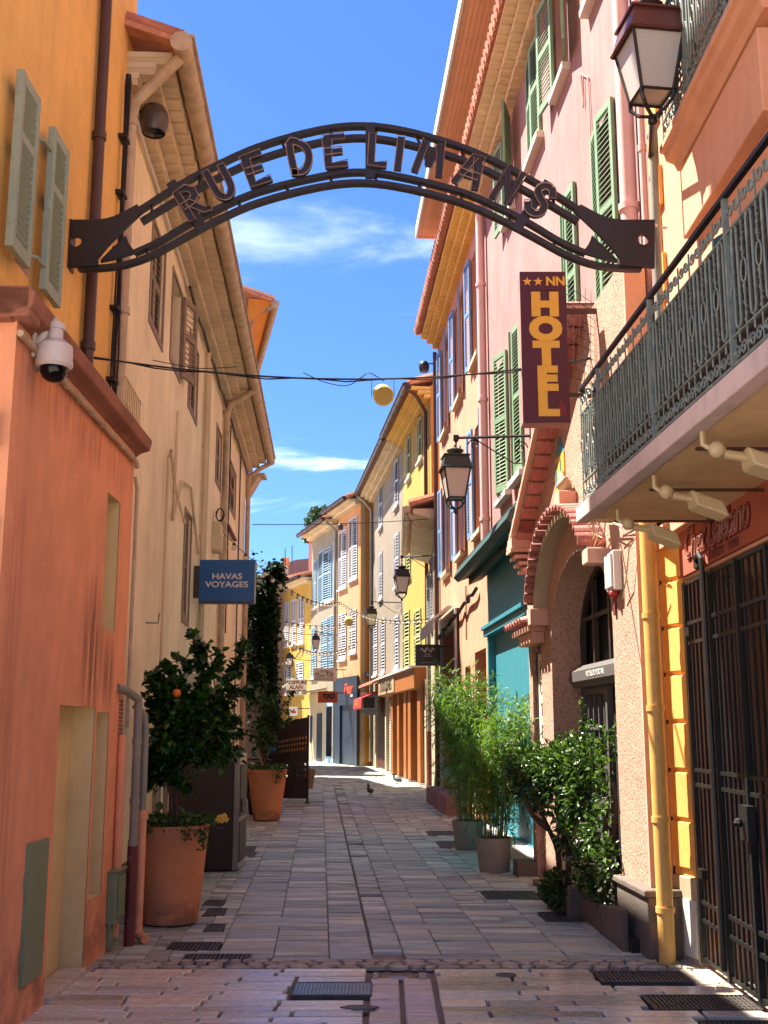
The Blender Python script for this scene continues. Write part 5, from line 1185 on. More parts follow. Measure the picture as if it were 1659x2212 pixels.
P1_ = [(u, v) for (u, v) in PL] + PL2; Q1 = [(218, 563), (245, 536), (273, 510)] + smooth([(273, 510), (280, 528), (294, 547)], 4)[1:] + [(250, 560), (218, 567)]
mir = lambda l: [(1551 - u, v) for (u, v) in l][::-1]
plate(P1_, (168, 528, .038), AY - .05, AY - .02, ar); plate(mir(P1_), (1386, 524, .038), AY - .05, AY - .02, ar)
plate(Q1, None, AY - .015, AY + .015, ar); plate(mir(Q1), None, AY - .015, AY + .015, ar)
m = MB(); m.box(-2.199, -2.185, AY - .06, AY + .06, at(140, 584, AY).z, at(140, 481, AY).z); m.build('wall_plate', M['archmetal'], ar)
# hand-made letters: each a plate with a neon tube running round it
GLY = {'R': [[(.1, 0), (.1, 1), (.45, 1), (.62, .85), (.6, .62), (.4, .5), (.14, .48)], [(.32, .48), (.66, .06), (.8, .04)]], 'U': [[(.05, 1), (.1, .3), (.2, .08), (.38, 0), (.55, .1), (.64, .35), (.62, 1)]],
       'E': [[(.62, 1), (.1, .98), (.1, .02), (.68, .06)], [(.1, .5), (.52, .52)]], 'D': [[(.1, 0), (.1, 1), (.42, .98), (.64, .75), (.68, .45), (.56, .15), (.36, 0), (.1, .02)]],
       'L': [[(.1, 1), (.1, .03), (.55, .03)]], 'I': [[(.1, 1), (.1, 0)]], 'M': [[(.02, 0), (.16, 1), (.42, .3), (.7, 1), (.84, 0)]], 'A': [[(.0, 0), (.36, 1), (.5, 1), (.7, 0)], [(.14, .34), (.6, .34)]],
       'N': [[(.06, 0), (.08, 1), (.6, .05), (.64, 1)]], 'S': [[(.62, .82), (.5, .98), (.28, 1), (.12, .85), (.14, .66), (.36, .52), (.56, .4), (.6, .18), (.44, .02), (.2, .02), (.04, .2)]]}
def letter(ch, u, v, ang, H=.225):
    c = at(u, v, AY - .045); ex = V((math.cos(ang), 0, math.sin(ang))); ez = V((-math.sin(ang), 0, math.cos(ang))); wd = max(p[0] for s_ in GLY[ch] for p in s_)
    P = lambda x, z, y=0: c + ex * (x - wd / 2) * H * .92 + ez * (z - .5) * H + V((0, y, 0))
    m = MB(); nb = MB(); W2 = .025
    for si, st in enumerate(GLY[ch]):
        pts = [P(x, z, -.001 * si) for (x, z) in (smooth(st, 3) if ch in 'USD' else st)]
        for i in range(len(pts) - 1):
            A, B = pts[i], pts[i + 1]; d_ = (B - A).normalized(); n_ = d_.cross(V((0, 1, 0))); m.obox(A - n_ * W2 - d_ * W2 * .7 + V((0, .0009 * (i % 4) + .004 * si, 0)), (B - A) + d_ * W2 * 1.4, V((0, .022, 0)), n_ * W2 * 2)
        L_, R_ = [], []
        for i, p in enumerate(pts):
            d0 = (pts[min(i + 1, len(pts) - 1)] - pts[max(i - 1, 0)]).normalized(); n_ = d0.cross(V((0, 1, 0)))
            if 0 < i < len(pts) - 1:
                d1, d2 = (pts[i] - pts[i - 1]).normalized(), (pts[i + 1] - pts[i]).normalized(); k_ = min(1.6, 1 / max(.5, d1.dot(d0)))
            else: k_ = 1
            e_ = d0 * (W2 if i == len(pts) - 1 else -W2 if i == 0 else 0)
            L_.append(p + n_ * W2 * k_ + e_ * .8 + V((0, -.016, 0))); R_.append(p - n_ * W2 * k_ + e_ * .8 + V((0, -.016, 0)))
        nb.tube(L_ + R_[::-1], .0042, 6, closed=True)
    lt = m.build('letter', M['archmetal'], ar); nb.build('neon_tube', M['neon'], lt, True)
for ch, u, v in (('R', 414, 437), ('U', 475, 398), ('E', 552, 367), ('D', 646, 341), ('E', 723, 328), ('L', 814, 326), ('I', 860, 331), ('M', 929, 341), ('A', 1016, 368), ('N', 1095, 402), ('S', 1165, 432)):
    letter(ch, u, v, math.asin((777 - u) / 720))

# ------------------------------------------------------------------ lanterns
def lantern(name, label, loc, H, mt, rz=0.0, group='street lanterns along the lane', roofm=None):
    """H: from the bottom ball to the finial; origin at the ball"""
    t = T(name, label, 'lantern', loc, group, rz); w1, w0, wr = .19 * H, .3 * H, .335 * H
    gz0, gz1, rz1 = .22 * H, .64 * H, .82 * H
    def ring(h, z): return [V((-h, -h, z)), V((h, -h, z)), V((h, h, z)), V((-h, h, z))]
    A, B, C, D_ = ring(w1 * .5 * 2 * .62, gz0), ring(w0 * .62, gz1), ring(wr * .62, gz1 + .005 * H), ring(.17 * H * .62 * 1.6, rz1)
    m = MB()
    for i in range(4): m.poly([A[i] * .97 + V((0, 0, gz0 * .03)), A[(i + 1) % 4] * .97 + V((0, 0, gz0 * .03)), B[(i + 1) % 4] * .97 + V((0, 0, gz1 * .03)), B[i] * .97 + V((0, 0, gz1 * .03))])
    m.poly([p + V((0, 0, .012 * H)) for p in A]); m.build('glazing', M['lampglass'], t, local=True)
    f = MB()
    for i in range(4): f.tube([A[i], B[i]], .013 * H, 4); f.tube([A[i], A[(i + 1) % 4]], .013 * H, 4); f.tube([B[i], B[(i + 1) % 4]], .012 * H, 4)
    f.build('frame', mt, t, local=True)
    m = MB(); m.mesh(C + D_, [(3, 2, 1, 0), (4, 5, 6, 7)] + [(i, (i + 1) % 4, 4 + (i + 1) % 4, 4 + i) for i in range(4)])
    for i in range(4): m.tube([C[i], C[(i + 1) % 4]], .014 * H, 4)
    q = ring(.19 * H * .62 * 1.6, rz1); m.mesh(q + [p + V((0, 0, .018 * H)) for p in q], [(3, 2, 1, 0), (4, 5, 6, 7)] + [(i, (i + 1) % 4, 4 + (i + 1) % 4, 4 + i) for i in range(4)])
    m.build('roof', roofm or mt, t, local=True)
    m = MB(); m.lathe((0, 0, rz1 + .018 * H), [(.1 * H, 0), (.085 * H, .02 * H), (.1 * H, .05 * H), (.125 * H, .075 * H), (.125 * H, .09 * H), (.07 * H, .11 * H), (.03 * H, .13 * H), (.02 * H, .17 * H)], 14); m.build('chimney', mt, t, True, True)
    m = MB()
    for i in range(4):
        a = A[i]; m.tube([a, a * .98 + V((0, 0, -.05 * H)), V((a.x * .6, a.y * .6, .1 * H)), V((a.x * .2, a.y * .2, .075 * H)), V((0, 0, .05 * H))], .014 * H, 6); m.tube([a, a - V((0, 0, .05 * H))], .014 * H, 5)
    m.ball((0, 0, .03 * H), .035 * H, 10); m.build('cradle', mt, t, True, True)
    return t
Y1 = 6.95; p0, p1 = at(1404, 270, Y1), at(1398, 0, Y1); LH = p1.z - p0.z
LA = lantern('street_lantern', 'large brown lantern at top right beside the iron balcony', (p0.x + .02, Y1, p0.z), LH * 1.0, M['lampblack'], rad(8), roofm=M['lampbrown'])
m = MB(); q = V((p0.x + .02, Y1, p0.z + .03)); m.tube([q, V((1.93, 7.4, q.z - .02))], .02, 8); lo_ = m.build('lower_support', M['lampblack']); m = MB(); m.tube([V((p0.x + .02, Y1, p0.z + LH)), V((p0.x + .02, Y1, p0.z + LH + .5)), V((p0.x + .1, Y1 + .3, p0.z + LH + .9)), V((2.2, Y1 + .4, p0.z + LH + 1))], .02, 8); o = m.build('upper_support', M['lampblack'])
for o in (o, lo_): o.parent = LA; o.matrix_parent_inverse = (Matrix.Translation(LA.location) @ Matrix.Rotation(rad(8), 4, 'Z')).inverted()
def bracket(name, label, tip, wallp, parent_m, drop, scroll=True):
    b = T(name, label, 'bracket', wallp, 'lantern brackets along the right side'); d = (V(wallp) - V(tip)); m = MB(); tip = V(tip); wp = V(wallp)
    m.tube([tip, wp], .02, 6); m.box(tip.x - .035, tip.x + .035, tip.y - .035, tip.y + .035, tip.z - .035, tip.z + .035); m.tube([tip, tip - V((0, 0, drop))], .012, 6); m.ball(tip - V((0, 0, drop * .5)), .022, 6)
    m.tube([wp + V((0, 0, .12)), wp - V((0, 0, .45))], .016, 6); m.build('arm', parent_m, b)
    if scroll:
        m = MB(); e = d.normalized(); Lh = d.length
        m.tube([tip + e * Lh * .25 - V((0, 0, .02))] + [tip + e * Lh * (.25 + .6 * t) - V((0, 0, .02 + .4 * t)) for t in (.3, .6, .85)] + [wp - e * Lh * .06 - V((0, 0, .38)), wp - e * .01 - V((0, 0, .2))], .009, 5)
        m.tube(spiral(tip + e * Lh * .24 - V((0, 0, .1)), e, V((0, 0, 1)), .08, 1.3, -1), .008, 4); m.tube(spiral(wp - e * .14 - V((0, 0, .16)), e, V((0, 0, 1)), .1, 1.4, 1), .008, 4); m.build('scroll', parent_m, b)
    return b
LN = [
    (985, 1110, 962, 14.2, 'dark green lantern on scrolled bracket beside the pink hotel', 'lampgreen', (985, 946), 5.7),
    (868, 1298, 1218, 26.8, 'black lantern on a bracket in front of the yellow house', 'lampblack', (868, 1203), None),
    (802, 1364, 1306, 39.0, 'small black lantern on a bracket against the tan house', 'lampblack', (804, 1300), None),
    (682, 1410, 1367, 51.0, 'small black lantern above the crowded hanging shop signs', 'lampblack', (682, 1364), None),
    (625, 1446, 1408, 60.0, 'tiny far lantern just above the hairdresser sign', 'lampblack', (625, 1404), None)]
ends = {26.8: (WLO, 945), 39.0: (WYE, 868), 51.0: (WAP, 722), 60.0: (WFA, 655)}
for (u, vb, vt, y, lab, mk, bt, s_) in LN:
    p0, p1 = at(u, vb, y), at(u, vt, y); lantern('street_lantern', lab, p0, p1.z - p0.z, M[mk], rad(6))
    tip = at(bt[0], bt[1], y)
    if s_ is not None: wp = WPI.P(s_, 0, .0); wp = V((wp.x, wp.y, tip.z))
    else:
        W, uu = ends[y]; a, z = W.hit(uu, bt[1]); wp = W.P(a, 0, 0); wp = V((wp.x, wp.y, tip.z))
    bracket('lantern_bracket', {14.2: 'scrolled black bracket holding the dark green lantern', 26.8: 'long thin bracket of the lantern before the yellow house', 39.0: 'small bracket of the lantern at the tan house', 51.0: 'bracket of the lantern above the shop signs', 60.0: 'tiny bracket above the hairdresser sign'}[y], tip, wp, M['black'], tip.z - p1.z, True)
# egg shaped dome lamps
def domelamp(label, loc, s_, side):
    t = T('dome_lamp', label, 'street lamp', loc, 'egg shaped dome lamps on house walls')
    m = MB(); m.lathe((0, 0, -.5 * s_), [(.39 * s_, 0), (.4 * s_, .02 * s_), (.46 * s_, .25 * s_), (.5 * s_, .5 * s_), (.46 * s_, .75 * s_), (.34 * s_, .95 * s_), (.15 * s_, 1.06 * s_), (.01, 1.08 * s_)], 20, caps=False); m.build('shell', M['lampdome'] if s_ > .255 else M['lampblack'], t, True, True)
    m = MB(); m.lathe((0, 0, -.5 * s_), [(.37 * s_, .03 * s_), (.2 * s_, .0), (.01, -.005)], 16, caps=False); m.build('lens', M['glass'], t, True, True)
    m = MB(); m.tube([(side * .45 * s_, 0, .3 * s_), (side * .9 * s_, 0, .3 * s_)], .07 * s_, 8); m.tube([(side * .9 * s_, 0, .3 * s_), (side * 1.15 * s_, 0, .3 * s_)], .1 * s_, 8); m.build('arm', M['lampblack'], t, True, True)
    return t
p = at(333, 259, 9.05); domelamp('brown dome lamp at top left under the beige eave', p, .262, -1)
p = at(916, 792, 25.0); domelamp('dark dome lamp on the far edge of the peach house', p, .25, 1)
p = at(735, 1138, 48.6); domelamp('tiny dome lamp under the eave of the roughcast house', p, .27, 1)
# loudspeaker on the cable
def speaker(label, u, v, y, d):
    c = at(u, v, y); t = T('loudspeaker', label, 'loudspeaker', c, 'pale loudspeakers hung on wires')
    ax = V((.1, -.78, -.42)).normalized(); m = MB(); m.lathe((0, 0, 0), [(.3 * d, -.55 * d), (.42 * d, -.5 * d), (.47 * d, -.3 * d), (.5 * d, .3 * d), (.52 * d, .4 * d), (.5 * d, .46 * d), (.45 * d, .44 * d)], 22, ax); m.build('body', M['speaker'], t, True, True)
    m = MB()
    for r_ in (.08, .16, .24, .32, .4): m.tube([ax * .452 * d + (ax.orthogonal().normalized() * math.cos(g * .35) + ax.cross(ax.orthogonal().normalized()) * math.sin(g * .35)) * r_ * d for g in range(18)], .012 * d, 4, closed=True)
    m.build('grille', M['brownpipe'], t, False, True)
    m = MB(); m.tube([(-.56 * d, 0, -.1 * d), (-.56 * d, 0, .8 * d), (.56 * d, 0, .8 * d), (.56 * d, 0, -.1 * d)], .02 * d, 5); m.build('yoke', M['black'], t, False, True); return t
speaker('round pale loudspeaker hanging from cable over the middle of the street', 827, 852, 8.45, .158)
speaker('small pale loudspeaker on the light wires before the roughcast house', 753, 1341, 40, .3)
speaker('tiny pale loudspeaker hung on a wire before the ivy', 597, 1435, 52, .28)

# ------------------------------------------------------------------ cables and bulb strings
def sag(A, B, s_, n=16): return [A.lerp(B, i / n) - V((0, 0, 4 * s_ * (i / n) * (1 - i / n))) for i in range(n + 1)]
A, B = at(202, 772, 7.75), at(1290, 770, 9.55)
m = MB(); pts = sag(A, B, .19, 20); m.tube(pts, .008, 5); m.tube([p + V((0, .01, .012 * math.sin(i * 1.9) - .006)) for i, p in enumerate(pts)], .006, 5)
for q_ in ([(330, 778, 8), (390, 790, 8.05), (440, 796, 8.1), (510, 792, 8.15)], [(655, 805, 8.3), (700, 825, 8.35), (750, 833, 8.4), (785, 812, 8.45), (800, 806, 8.45), (830, 824, 8.45)]): m.tube([at(*p) for p in smooth(q_, 4)], .0035, 4)
tag(m.build('street_cable', M['cable']), 'black twisted cable strung low over the street carrying the loudspeaker', 'cable')
def wire(label, pts, r): m = MB(); m.tube(pts, r, 4); return tag(m.build('overhead_wire', M['cable']), label, 'wire')
a, z = WBE.hit(545, 1133); b, z2 = WLO.hit(948, 1120)
wire('thin straight wire crossing from beige house to the low house', sag(at(545, 1133, 22), at(950, 1119, 26), .05), .008)
wire('thin wire from ivy to the roughcast house', sag(at(570, 1362, 45), at(740, 1372, 50), .05), .012)
wire('lower thin wire by the hairdresser sign', sag(at(560, 1415, 42), at(740, 1432, 50), .03), .012)
BUL = None
def bulbs(label, A, B, s_, k, r=.035):
    global BUL
    if BUL is None:
        q = MB(); q.ball((0, 0, -1.5), 1, 8); o = q.build('bulb', M['bulb'], None, True, True); q = MB(); q.lathe((0, 0, -.8), [(.55, 0), (.62, .5), (.4, 1.1)], 8); o2 = q.build('socket', M['black'], None, True, True); BUL = (o.data, o2.data); bpy.data.objects.remove(o); bpy.data.objects.remove(o2)
    t = T('bulb_string', label, 'string light', A, 'bulb strings across the street'); m = MB(); pts = sag(A, B, s_, 24); m.tube(pts, .009, 4); m.build('cord', M['cable'], t)
    for i in range(k):
        f = (i + .5) / k; p = A.lerp(B, f) - V((0, 0, 4 * s_ * f * (1 - f))); b = inst('bulb', BUL[0], t, p, None, (r, r, r)); inst('socket', BUL[1], t, p, None, (r, r, r))
    return t
bulbs('bulb string sagging from the electric box to the roughcast house', at(462, 1131, 16.9), at(735, 1300, 45), .5, 22, .05)
bulbs('bulb string running from roughcast house to the tan house lantern', at(735, 1300, 45), at(945, 1333, 26), .35, 24, .045)
bulbs('nearly level bulb string before the yellow far house', at(562, 1325, 46), at(765, 1345, 46), .3, 16, .06)
bulbs('bulb string dropping from ivy towards the lantern over shop signs', at(558, 1330, 44), at(680, 1410, 51), .25, 16, .06)
bulbs('low bulb string between the small lantern and white shutters', at(650, 1400, 52), at(775, 1385, 47), .35, 16, .06)
bulbs('lowest bulb string by the hairdresser sign', at(562, 1466, 44), at(634, 1460, 56), .4, 16, .06)
bulbs('bright bulb string above the orange tree in the second pot', at(562, 1420, 44), at(640, 1420, 56), .2, 8, .06)

# ------------------------------------------------------------------ signs
def signbox(name, label, u0, v0, u1, v1, y, mat, th=.08, cat='sign'):
    A, B = at(u0, v0, y), at(u1, v1, y); t = T(name, label, cat, ((A.x + B.x) / 2, y, B.z)); z1 = (A.z); m = MB(); m.box(A.x, B.x, y, y + th, B.z, A.z); b = m.build('board', mat, t, bevel=.006)
    return t, A, B
HX, HY, HZ = V((1, 0, 0)), V((0, 1, 0)), V((0, 0, 1))
t, A, B = signbox('travel_agency_sign', 'blue box sign with white HAVAS VOYAGES lettering on the beige house', 432, 1209, 549, 1303, 14.7, M['signblue'], .16)
w_ = B.x - A.x; h_ = A.z - B.z
text('HAVAS', .108, (A.x + w_ * .5, 14.698, A.z - h_ * .39), HX, HZ, M['letterwhite'], t, ext=.003, sx=1.2, offset=.002); text('VOYAGES', .108, (A.x + w_ * .5, 14.698, A.z - h_ * .575), HX, HZ, M['letterwhite'], t, ext=.003, sx=1.2, offset=.002)
m = MB(); m.box(A.x - .1, A.x - .001, 14.72, 14.84, B.z + .08, A.z - .08); m.box(A.x - .2, A.x - .1, 14.76, 14.8, B.z + .2, B.z + .24); m.box(A.x - .2, A.x - .1, 14.76, 14.8, A.z - .24, A.z - .2); m.build('wall_bracket', M['signbrown'], t)
m = MB(); m.box(A.x - .001, B.x + .004, 14.694, 14.7, B.z, B.z + .02); m.build('rim', M['signbrown'], t)
# hotel sign
y = 9.2; A, B = at(1122, 590, y), at(1226, 914, y); t = T('hotel_sign', 'tall maroon box sign reading HOTEL downwards with two gold stars', 'sign', ((A.x + B.x) / 2, y, B.z))
w_, h_ = B.x - A.x, A.z - B.z; B.x = A.x + .405; w_ = .405
m = MB(); m.box(A.x, B.x, y, y + .17, B.z, A.z); m.build('case', M['pink'], t, bevel=.006)
m = MB(); m.box(A.x, B.x, y - .012, y - .001, B.z, A.z - .17); m.build('panel', M['signmaroon'], t, bevel=.003); m = MB(); m.box(A.x, B.x, y - .012, y - .001, A.z - .165, A.z + .01); m.build('top_panel', M['signmaroon'], t, bevel=.003)
for i, ch in enumerate('HOTEL'): text(ch, .275, (A.x + w_ * .53, y - .014, A.z - .305 - i * (h_ - .235) / 5.02), HX, HZ, M['gold'], t, ext=.003, sx=1.2, offset=.02)
text('NN', .11, (A.x + w_ * .77, y - .014, A.z - .085), HX, HZ, M['gold'], t, ext=.003, offset=.004)
for k in range(2):
    c = V((A.x + .065 + k * .095, y - .012, A.z - .085)); pts = [c + V((math.sin(g * math.pi / 5) * (.043 if g % 2 == 0 else .018), 0, math.cos(g * math.pi / 5) * (.043 if g % 2 == 0 else .018))) for g in range(10)]; m = MB(); m.prism(pts, (0, -.004, 0)); m.build('star', M['gold'], t)
m = MB(); m.prism([(B.x - .12, y - .013, B.z + .06), (B.x - .03, y - .013, B.z + .07), (B.x - .04, y - .013, B.z + .16), (B.x - .08, y - .013, B.z + .2)], (0, -.003, 0)); m.build('broken_patch', M['letterred'], t)
zz = at(1300, 665, y).z
for z in (zz, B.z + .27): m = MB(); m.box(B.x, 2.19, y + .06, y + .1, z - .02, z + .02); m.build('bracket', M['brownpipe'], t)
m = MB()
for k in range(11):
    f = k / 10; m.tube([(B.x + .02, y + .2, B.z + .5 + f * .85), (2.1, y + .2, B.z + .3 + f * .7)], .003, 3); m.tube([(B.x + .06 + f * .5, y + .2, B.z + 1.4 - f * .3), (B.x + .02 + f * .5, y + .2, B.z + .4)], .003, 3)
tag(m.build('wire_net', M['cable']), 'fine wire netting hanging between hotel sign and balcony', 'net')
# museum sign
t, A, B = signbox('museum_sign', 'dark brown square sign with a white wave emblem and arrow', 897, 1392, 951, 1438, 24.5, M['signbrown'], .06)
c = V(((A.x + B.x) / 2, 24.495, A.z - .13)); m = MB(); m.tube([c + V((-.16 + .32 * i / 30, 0, .04 * math.sin(i / 30 * math.pi * 5))) for i in range(31)], .011, 5); m.tube([c + V((-.11 + .22 * i / 24, -.002, .02 - .04 * math.sin(i / 24 * math.pi * 3.4))) for i in range(25)], .01, 5); m.build('emblem', M['letterwhite'], t)
text('MUSÉE\nDES ARTS', .042, (c.x, 24.495, A.z - .24), HX, HZ, M['letterwhite'], t, ext=.002); m = MB(); q = V((c.x, 24.494, B.z + .07)); m.box(q.x - .15, q.x + .1, 24.492, 24.497, q.z - .003, q.z + .003); m.tube([q + V((.12, 0, .025)), q + V((.15, 0, 0)), q + V((.12, 0, -.025))], .004, 4); m.build('arrow', M['letterwhite'], t)
m = MB(); m.box(B.x, 1.42, 24.52, 24.54, A.z - .06, A.z - .04); m.build('arm', M['black'], t)
t, A, B = signbox('restaurant_sign', 'cream square sign with phone number above the orange mask sign', 677, 1443, 724, 1472, 50.5, M['signcream'], .06)
w_, h_ = B.x - A.x, A.z - B.z
for i, ch in enumerate('La fringale'):
    f = i / 10 - .5; text(ch, .2, (A.x + w_ * (.5 + f * .72), 50.495, A.z - h_ * (.22 + .7 * f * f)), V((math.cos(-f * .9), 0, math.sin(-f * .9))), V((-math.sin(-f * .9), 0, math.cos(-f * .9))), M['letterblack'], t, ext=.003)
text('Chez Tief', .2, (A.x + w_ * .5, 50.495, A.z - h_ * .55), HX, HZ, M['letterblack'], t, ext=.003); text('04 94 35 42 52', .17, (A.x + w_ * .5, 50.495, A.z - h_ * .83), HX, HZ, M['letterblack'], t, ext=.003, sx=.8)
m = MB(); m.box(B.x, B.x + .5, 50.52, 50.55, A.z - .1, A.z - .06); m.build('arm', M['black'], t)
t, A, B = signbox('hairdresser_sign', 'white sign with dark red COIFFURE lettering left of cream sign', 618, 1467, 662, 1502, 54, M['signcream'], .06)
w_, h_ = B.x - A.x, A.z - B.z
for i, s_ in enumerate(('COIFFURE', 'ALAIN', 'MARTINE')): text(s_, .24, (A.x + w_ * .5, 53.995, A.z - h_ * (.22 + .29 * i)), HX, HZ, M['letterred'], t, ext=.003, sx=.95, offset=.008)
m = MB(); m.box(B.x, B.x + .9, 54.02, 54.05, A.z - .1, A.z - .06); m.build('arm', M['black'], t)
t, A, B = signbox('mask_sign', 'orange sign with a dark carnival mask beside the navy shop', 687, 1493, 729, 1518, 50, M['signorange'], .06)
w_, h_ = B.x - A.x, A.z - B.z; c = V(((A.x + B.x) / 2 + .05, 49.996, (A.z + B.z) / 2 + .03)); m = MB()
m.prism([c + V((x, 0, z)) for (x, z) in ((-.26, .1), (-.2, .13), (-.1, .09), (0, .1), (.12, .09), (.24, .14), (.27, .1), (.26, -.02), (.18, -.12), (.08, -.11), (.02, -.05), (-.06, -.11), (-.16, -.12), (-.24, -.02))], (0, -.004, 0)); mk = m.build('mask', M['letterblack'], t)
m = MB()
for s_ in (-.12, .14): m.lathe(c + V((s_, -.006, 0)), [(.045, 0), (.045, .003)], 10, (0, -1, 0))
m.build('eye_hole', M['signorange'], mk)
m = MB(); m.box(B.x, B.x + .4, 50.02, 50.05, A.z - .1, A.z - .06); m.build('arm', M['black'], t)
t, A, B = signbox('red_emblem_sign', 'tiny white sign with red emblem below the hairdresser sign', 625, 1527, 643, 1546, 57, M['letterwhite'], .05)
m = MB(); c = V(((A.x + B.x) / 2, 56.995, (A.z + B.z) / 2)); m.prism([c + V((x, 0, z)) for (x, z) in ((-.12, -.1), (.12, -.1), (.12, .0), (.05, .02), (.03, .13), (-.04, .1), (-.05, .02), (-.12, 0))], (0, -.004, 0)); m.build('emblem', M['red'], t)
m = MB(); m.box(B.x, B.x + 1.2, 57.02, 57.05, A.z - .1, A.z - .06); m.build('arm', M['black'], t)
t, A, B = signbox('ice_cream_sign', 'grey sign lettered GLACIER FABRICANT under the red awning', 779, 1497, 817, 1545, 45.5, M['greipe'] if 'greipe' in M else M['greyshut'], .06)
w_, h_ = B.x - A.x, A.z - B.z; m = MB(); m.box(A.x + w_ * .17, A.x + w_ * .8, 45.49, 45.499, B.z + h_ * .32, A.z - h_ * .2); m.build('picture', M['signbrown'], t)
text('GLACIER FABRICANT', .09, (A.x + w_ * .5, 45.495, B.z + h_ * .2), HX, HZ, M['letterblack'], t, ext=.002, sx=.8); text('artisanal maison', .08, (A.x + w_ * .5, 45.495, B.z + h_ * .1), HX, HZ, M['letterblack'], t, ext=.002, sx=.8)
m = MB(); m.box(B.x, B.x + .35, 45.52, 45.55, A.z - .1, A.z - .06); m.build('arm', M['black'], t)
t, A, B = signbox('street_plate', 'small blue street name plate on the ochre gable', 789, 1452, 803, 1462, 48.6, M['navy'], .02); text('RUE', .09, ((A.x + B.x) / 2, 48.595, A.z - .07), HX, HZ, M['letterwhite'], t, ext=.002); text('LIMANS', .08, ((A.x + B.x) / 2, 48.595, B.z + .06), HX, HZ, M['letterwhite'], t, ext=.002, sx=.8)
# flag and pendant lamp
t = T('blue_flag', 'blue and yellow flag on a slanting pole above the bamboo', 'flag', at(962, 1500, 24)); p = lambda u, v: at(u, v, 24)
m = MB(); m.tube([p(945, 1475), p(992, 1500)], .015, 6); m.build('pole', M['white'], t)
m = MB(); m.prism([p(948, 1478), p(984, 1497), p(982, 1535), p(966, 1540), p(950, 1532)], (0, .01, 0)); m.build('cloth', M['signblue'], t)
m = MB(); m.prism([p(954, 1482) + V((0, -.004, 0)), p(962, 1486) + V((0, -.004, 0)), p(978, 1512) + V((0, -.004, 0)), p(966, 1505) + V((0, -.004, 0))], (0, .002, 0)); m.build('yellow_band', M['gold'], t)
m = MB(); m.prism([p(958, 1506) + V((0, -.006, 0)), p(978, 1506) + V((0, -.006, 0)), p(978, 1530) + V((0, -.006, 0)), p(958, 1530) + V((0, -.006, 0))], (0, .002, 0)); m.build('pale_panel', M['signcream'], t)
m = MB(); cc = p(968, 1518) + V((0, -.009, 0)); m.tube([cc + V((math.cos(g * .6) * .07, 0, math.sin(g * .6) * .085)) for g in range(10)], .007, 4); m.build('emblem', M['letterblack'], t)
t = T('pendant_lamp', 'white enamel lamp with clear bulb over the cafe sign', 'lamp', at(858, 1480, 38)); c = at(858, 1480, 38)
m = MB(); m.lathe(c, [(.16, 0), (.15, .02), (.05, .06), (.035, .16), (.02, .2)], 16); m.tube([c + V((0, 0, .2)), c + V((.06, .1, .28)), WYE.P(5.4, 0, .0) + V((0, 0, c.z + .2))], .015, 6); m.build('shade', M['white'], t, True); m = MB(); m.ball(c + V((0, 0, -.08)), .07, 10, (1, 1, 1.4)); m.build('bulb', M['bulb'], t, True)

# ------------------------------------------------------------------ surveillance camera
c = at(118, 768, 6.05); t = T('surveillance_camera', 'white dome surveillance camera on a curved arm on the coral wall', 'camera', c)
m = MB(); m.lathe((c.x, c.y, c.z), [(.09, -.075), (.1, -.06), (.102, .0), (.098, .055), (.06, .085), (.042, .095), (.04, .15), (.05, .155), (.05, .19), (.02, .2)], 24); m.build('housing', M['camwhite'], t, True)
m = MB(); m.lathe((c.x, c.y, c.z), [(.104, -.035), (.106, -.06), (.092, -.078)], 24, caps=False); m.build('rim', M['camwhite'], t, True)
m = MB(); m.lathe((c.x, c.y, c.z - .075), [(.078, 0), (.076, -.03), (.06, -.06), (.035, -.078), (.005, -.084)], 20, caps=False); m.build('dome', M['dome'], t, True)
wx = -1.995; m = MB(); m.tube([(c.x, c.y, c.z + .2), (c.x - .05, c.y, c.z + .2), (wx + .06, c.y, c.z + .14), (wx + .015, c.y, c.z + .05)], [.03, .03, .026, .03], 10); m.box(wx, wx + .02, c.y - .05, c.y + .05, c.z - .02, c.z + .2); m.build('arm', M['camwhite'], t, True)
m = MB(); m.tube([(wx + .03, c.y, c.z + .06), (wx + .03, c.y, c.z - .05)], .016, 8); m.tube([(wx + .02, c.y - .02, c.z), (wx + .04, c.y - .03, c.z - .09), (wx + .02, c.y, c.z - .1), (wx + .01, c.y, c.z - .03)], .005, 5); m.build('connector', M['greypipe'], t, True)
# ------------------------------------------------------------------ leaves
def leafmesh(L_=1.0, W_=.5, fold=.12, curl=.15):
    q = MB(); q.mesh([(0, 0, 0), (-W_ / 2, L_ * .4, fold), (0, L_ * .45, 0), (W_ / 2, L_ * .4, fold), (-W_ * .32, L_ * .75, fold * .7 - curl * .3), (0, L_ * .78, -curl * .4), (W_ * .32, L_ * .75, fold * .7 - curl * .3), (0, L_, -curl)], [(0, 2, 1), (0, 3, 2), (1, 2, 5, 4), (2, 3, 6, 5), (4, 5, 7), (5, 6, 7)])
    return q
LM = {}
for k_, a_ in {'citrus': (1, .74, .12, .16), 'shrub': (1, .5, .12, .2), 'bamboo': (1, .13, .02, .3), 'ivy': (1, .9, .08, .1), 'trail': (1, .7, .08, .1)}.items():
    LM[k_] = leafmesh(*a_)
def rmat(d, roll=None):
    y = V(d).normalized(); x = y.orthogonal().normalized(); x = Matrix.Rotation(R.uniform(0, 6.28) if roll is None else roll, 3, y) @ x; return Matrix((x, y, x.cross(y))).transposed()
def uprot(d):
    """leaf along d with its upper side to the sky, more or less"""
    y = V(d).normalized(); x = y.cross(V((0, 0, 1))); x = x.normalized() if x.length > 1e-3 else V((1, 0, 0)); x = Matrix.Rotation(R.gauss(0, .5), 3, y) @ x; return Matrix((x, y, x.cross(y))).transposed()
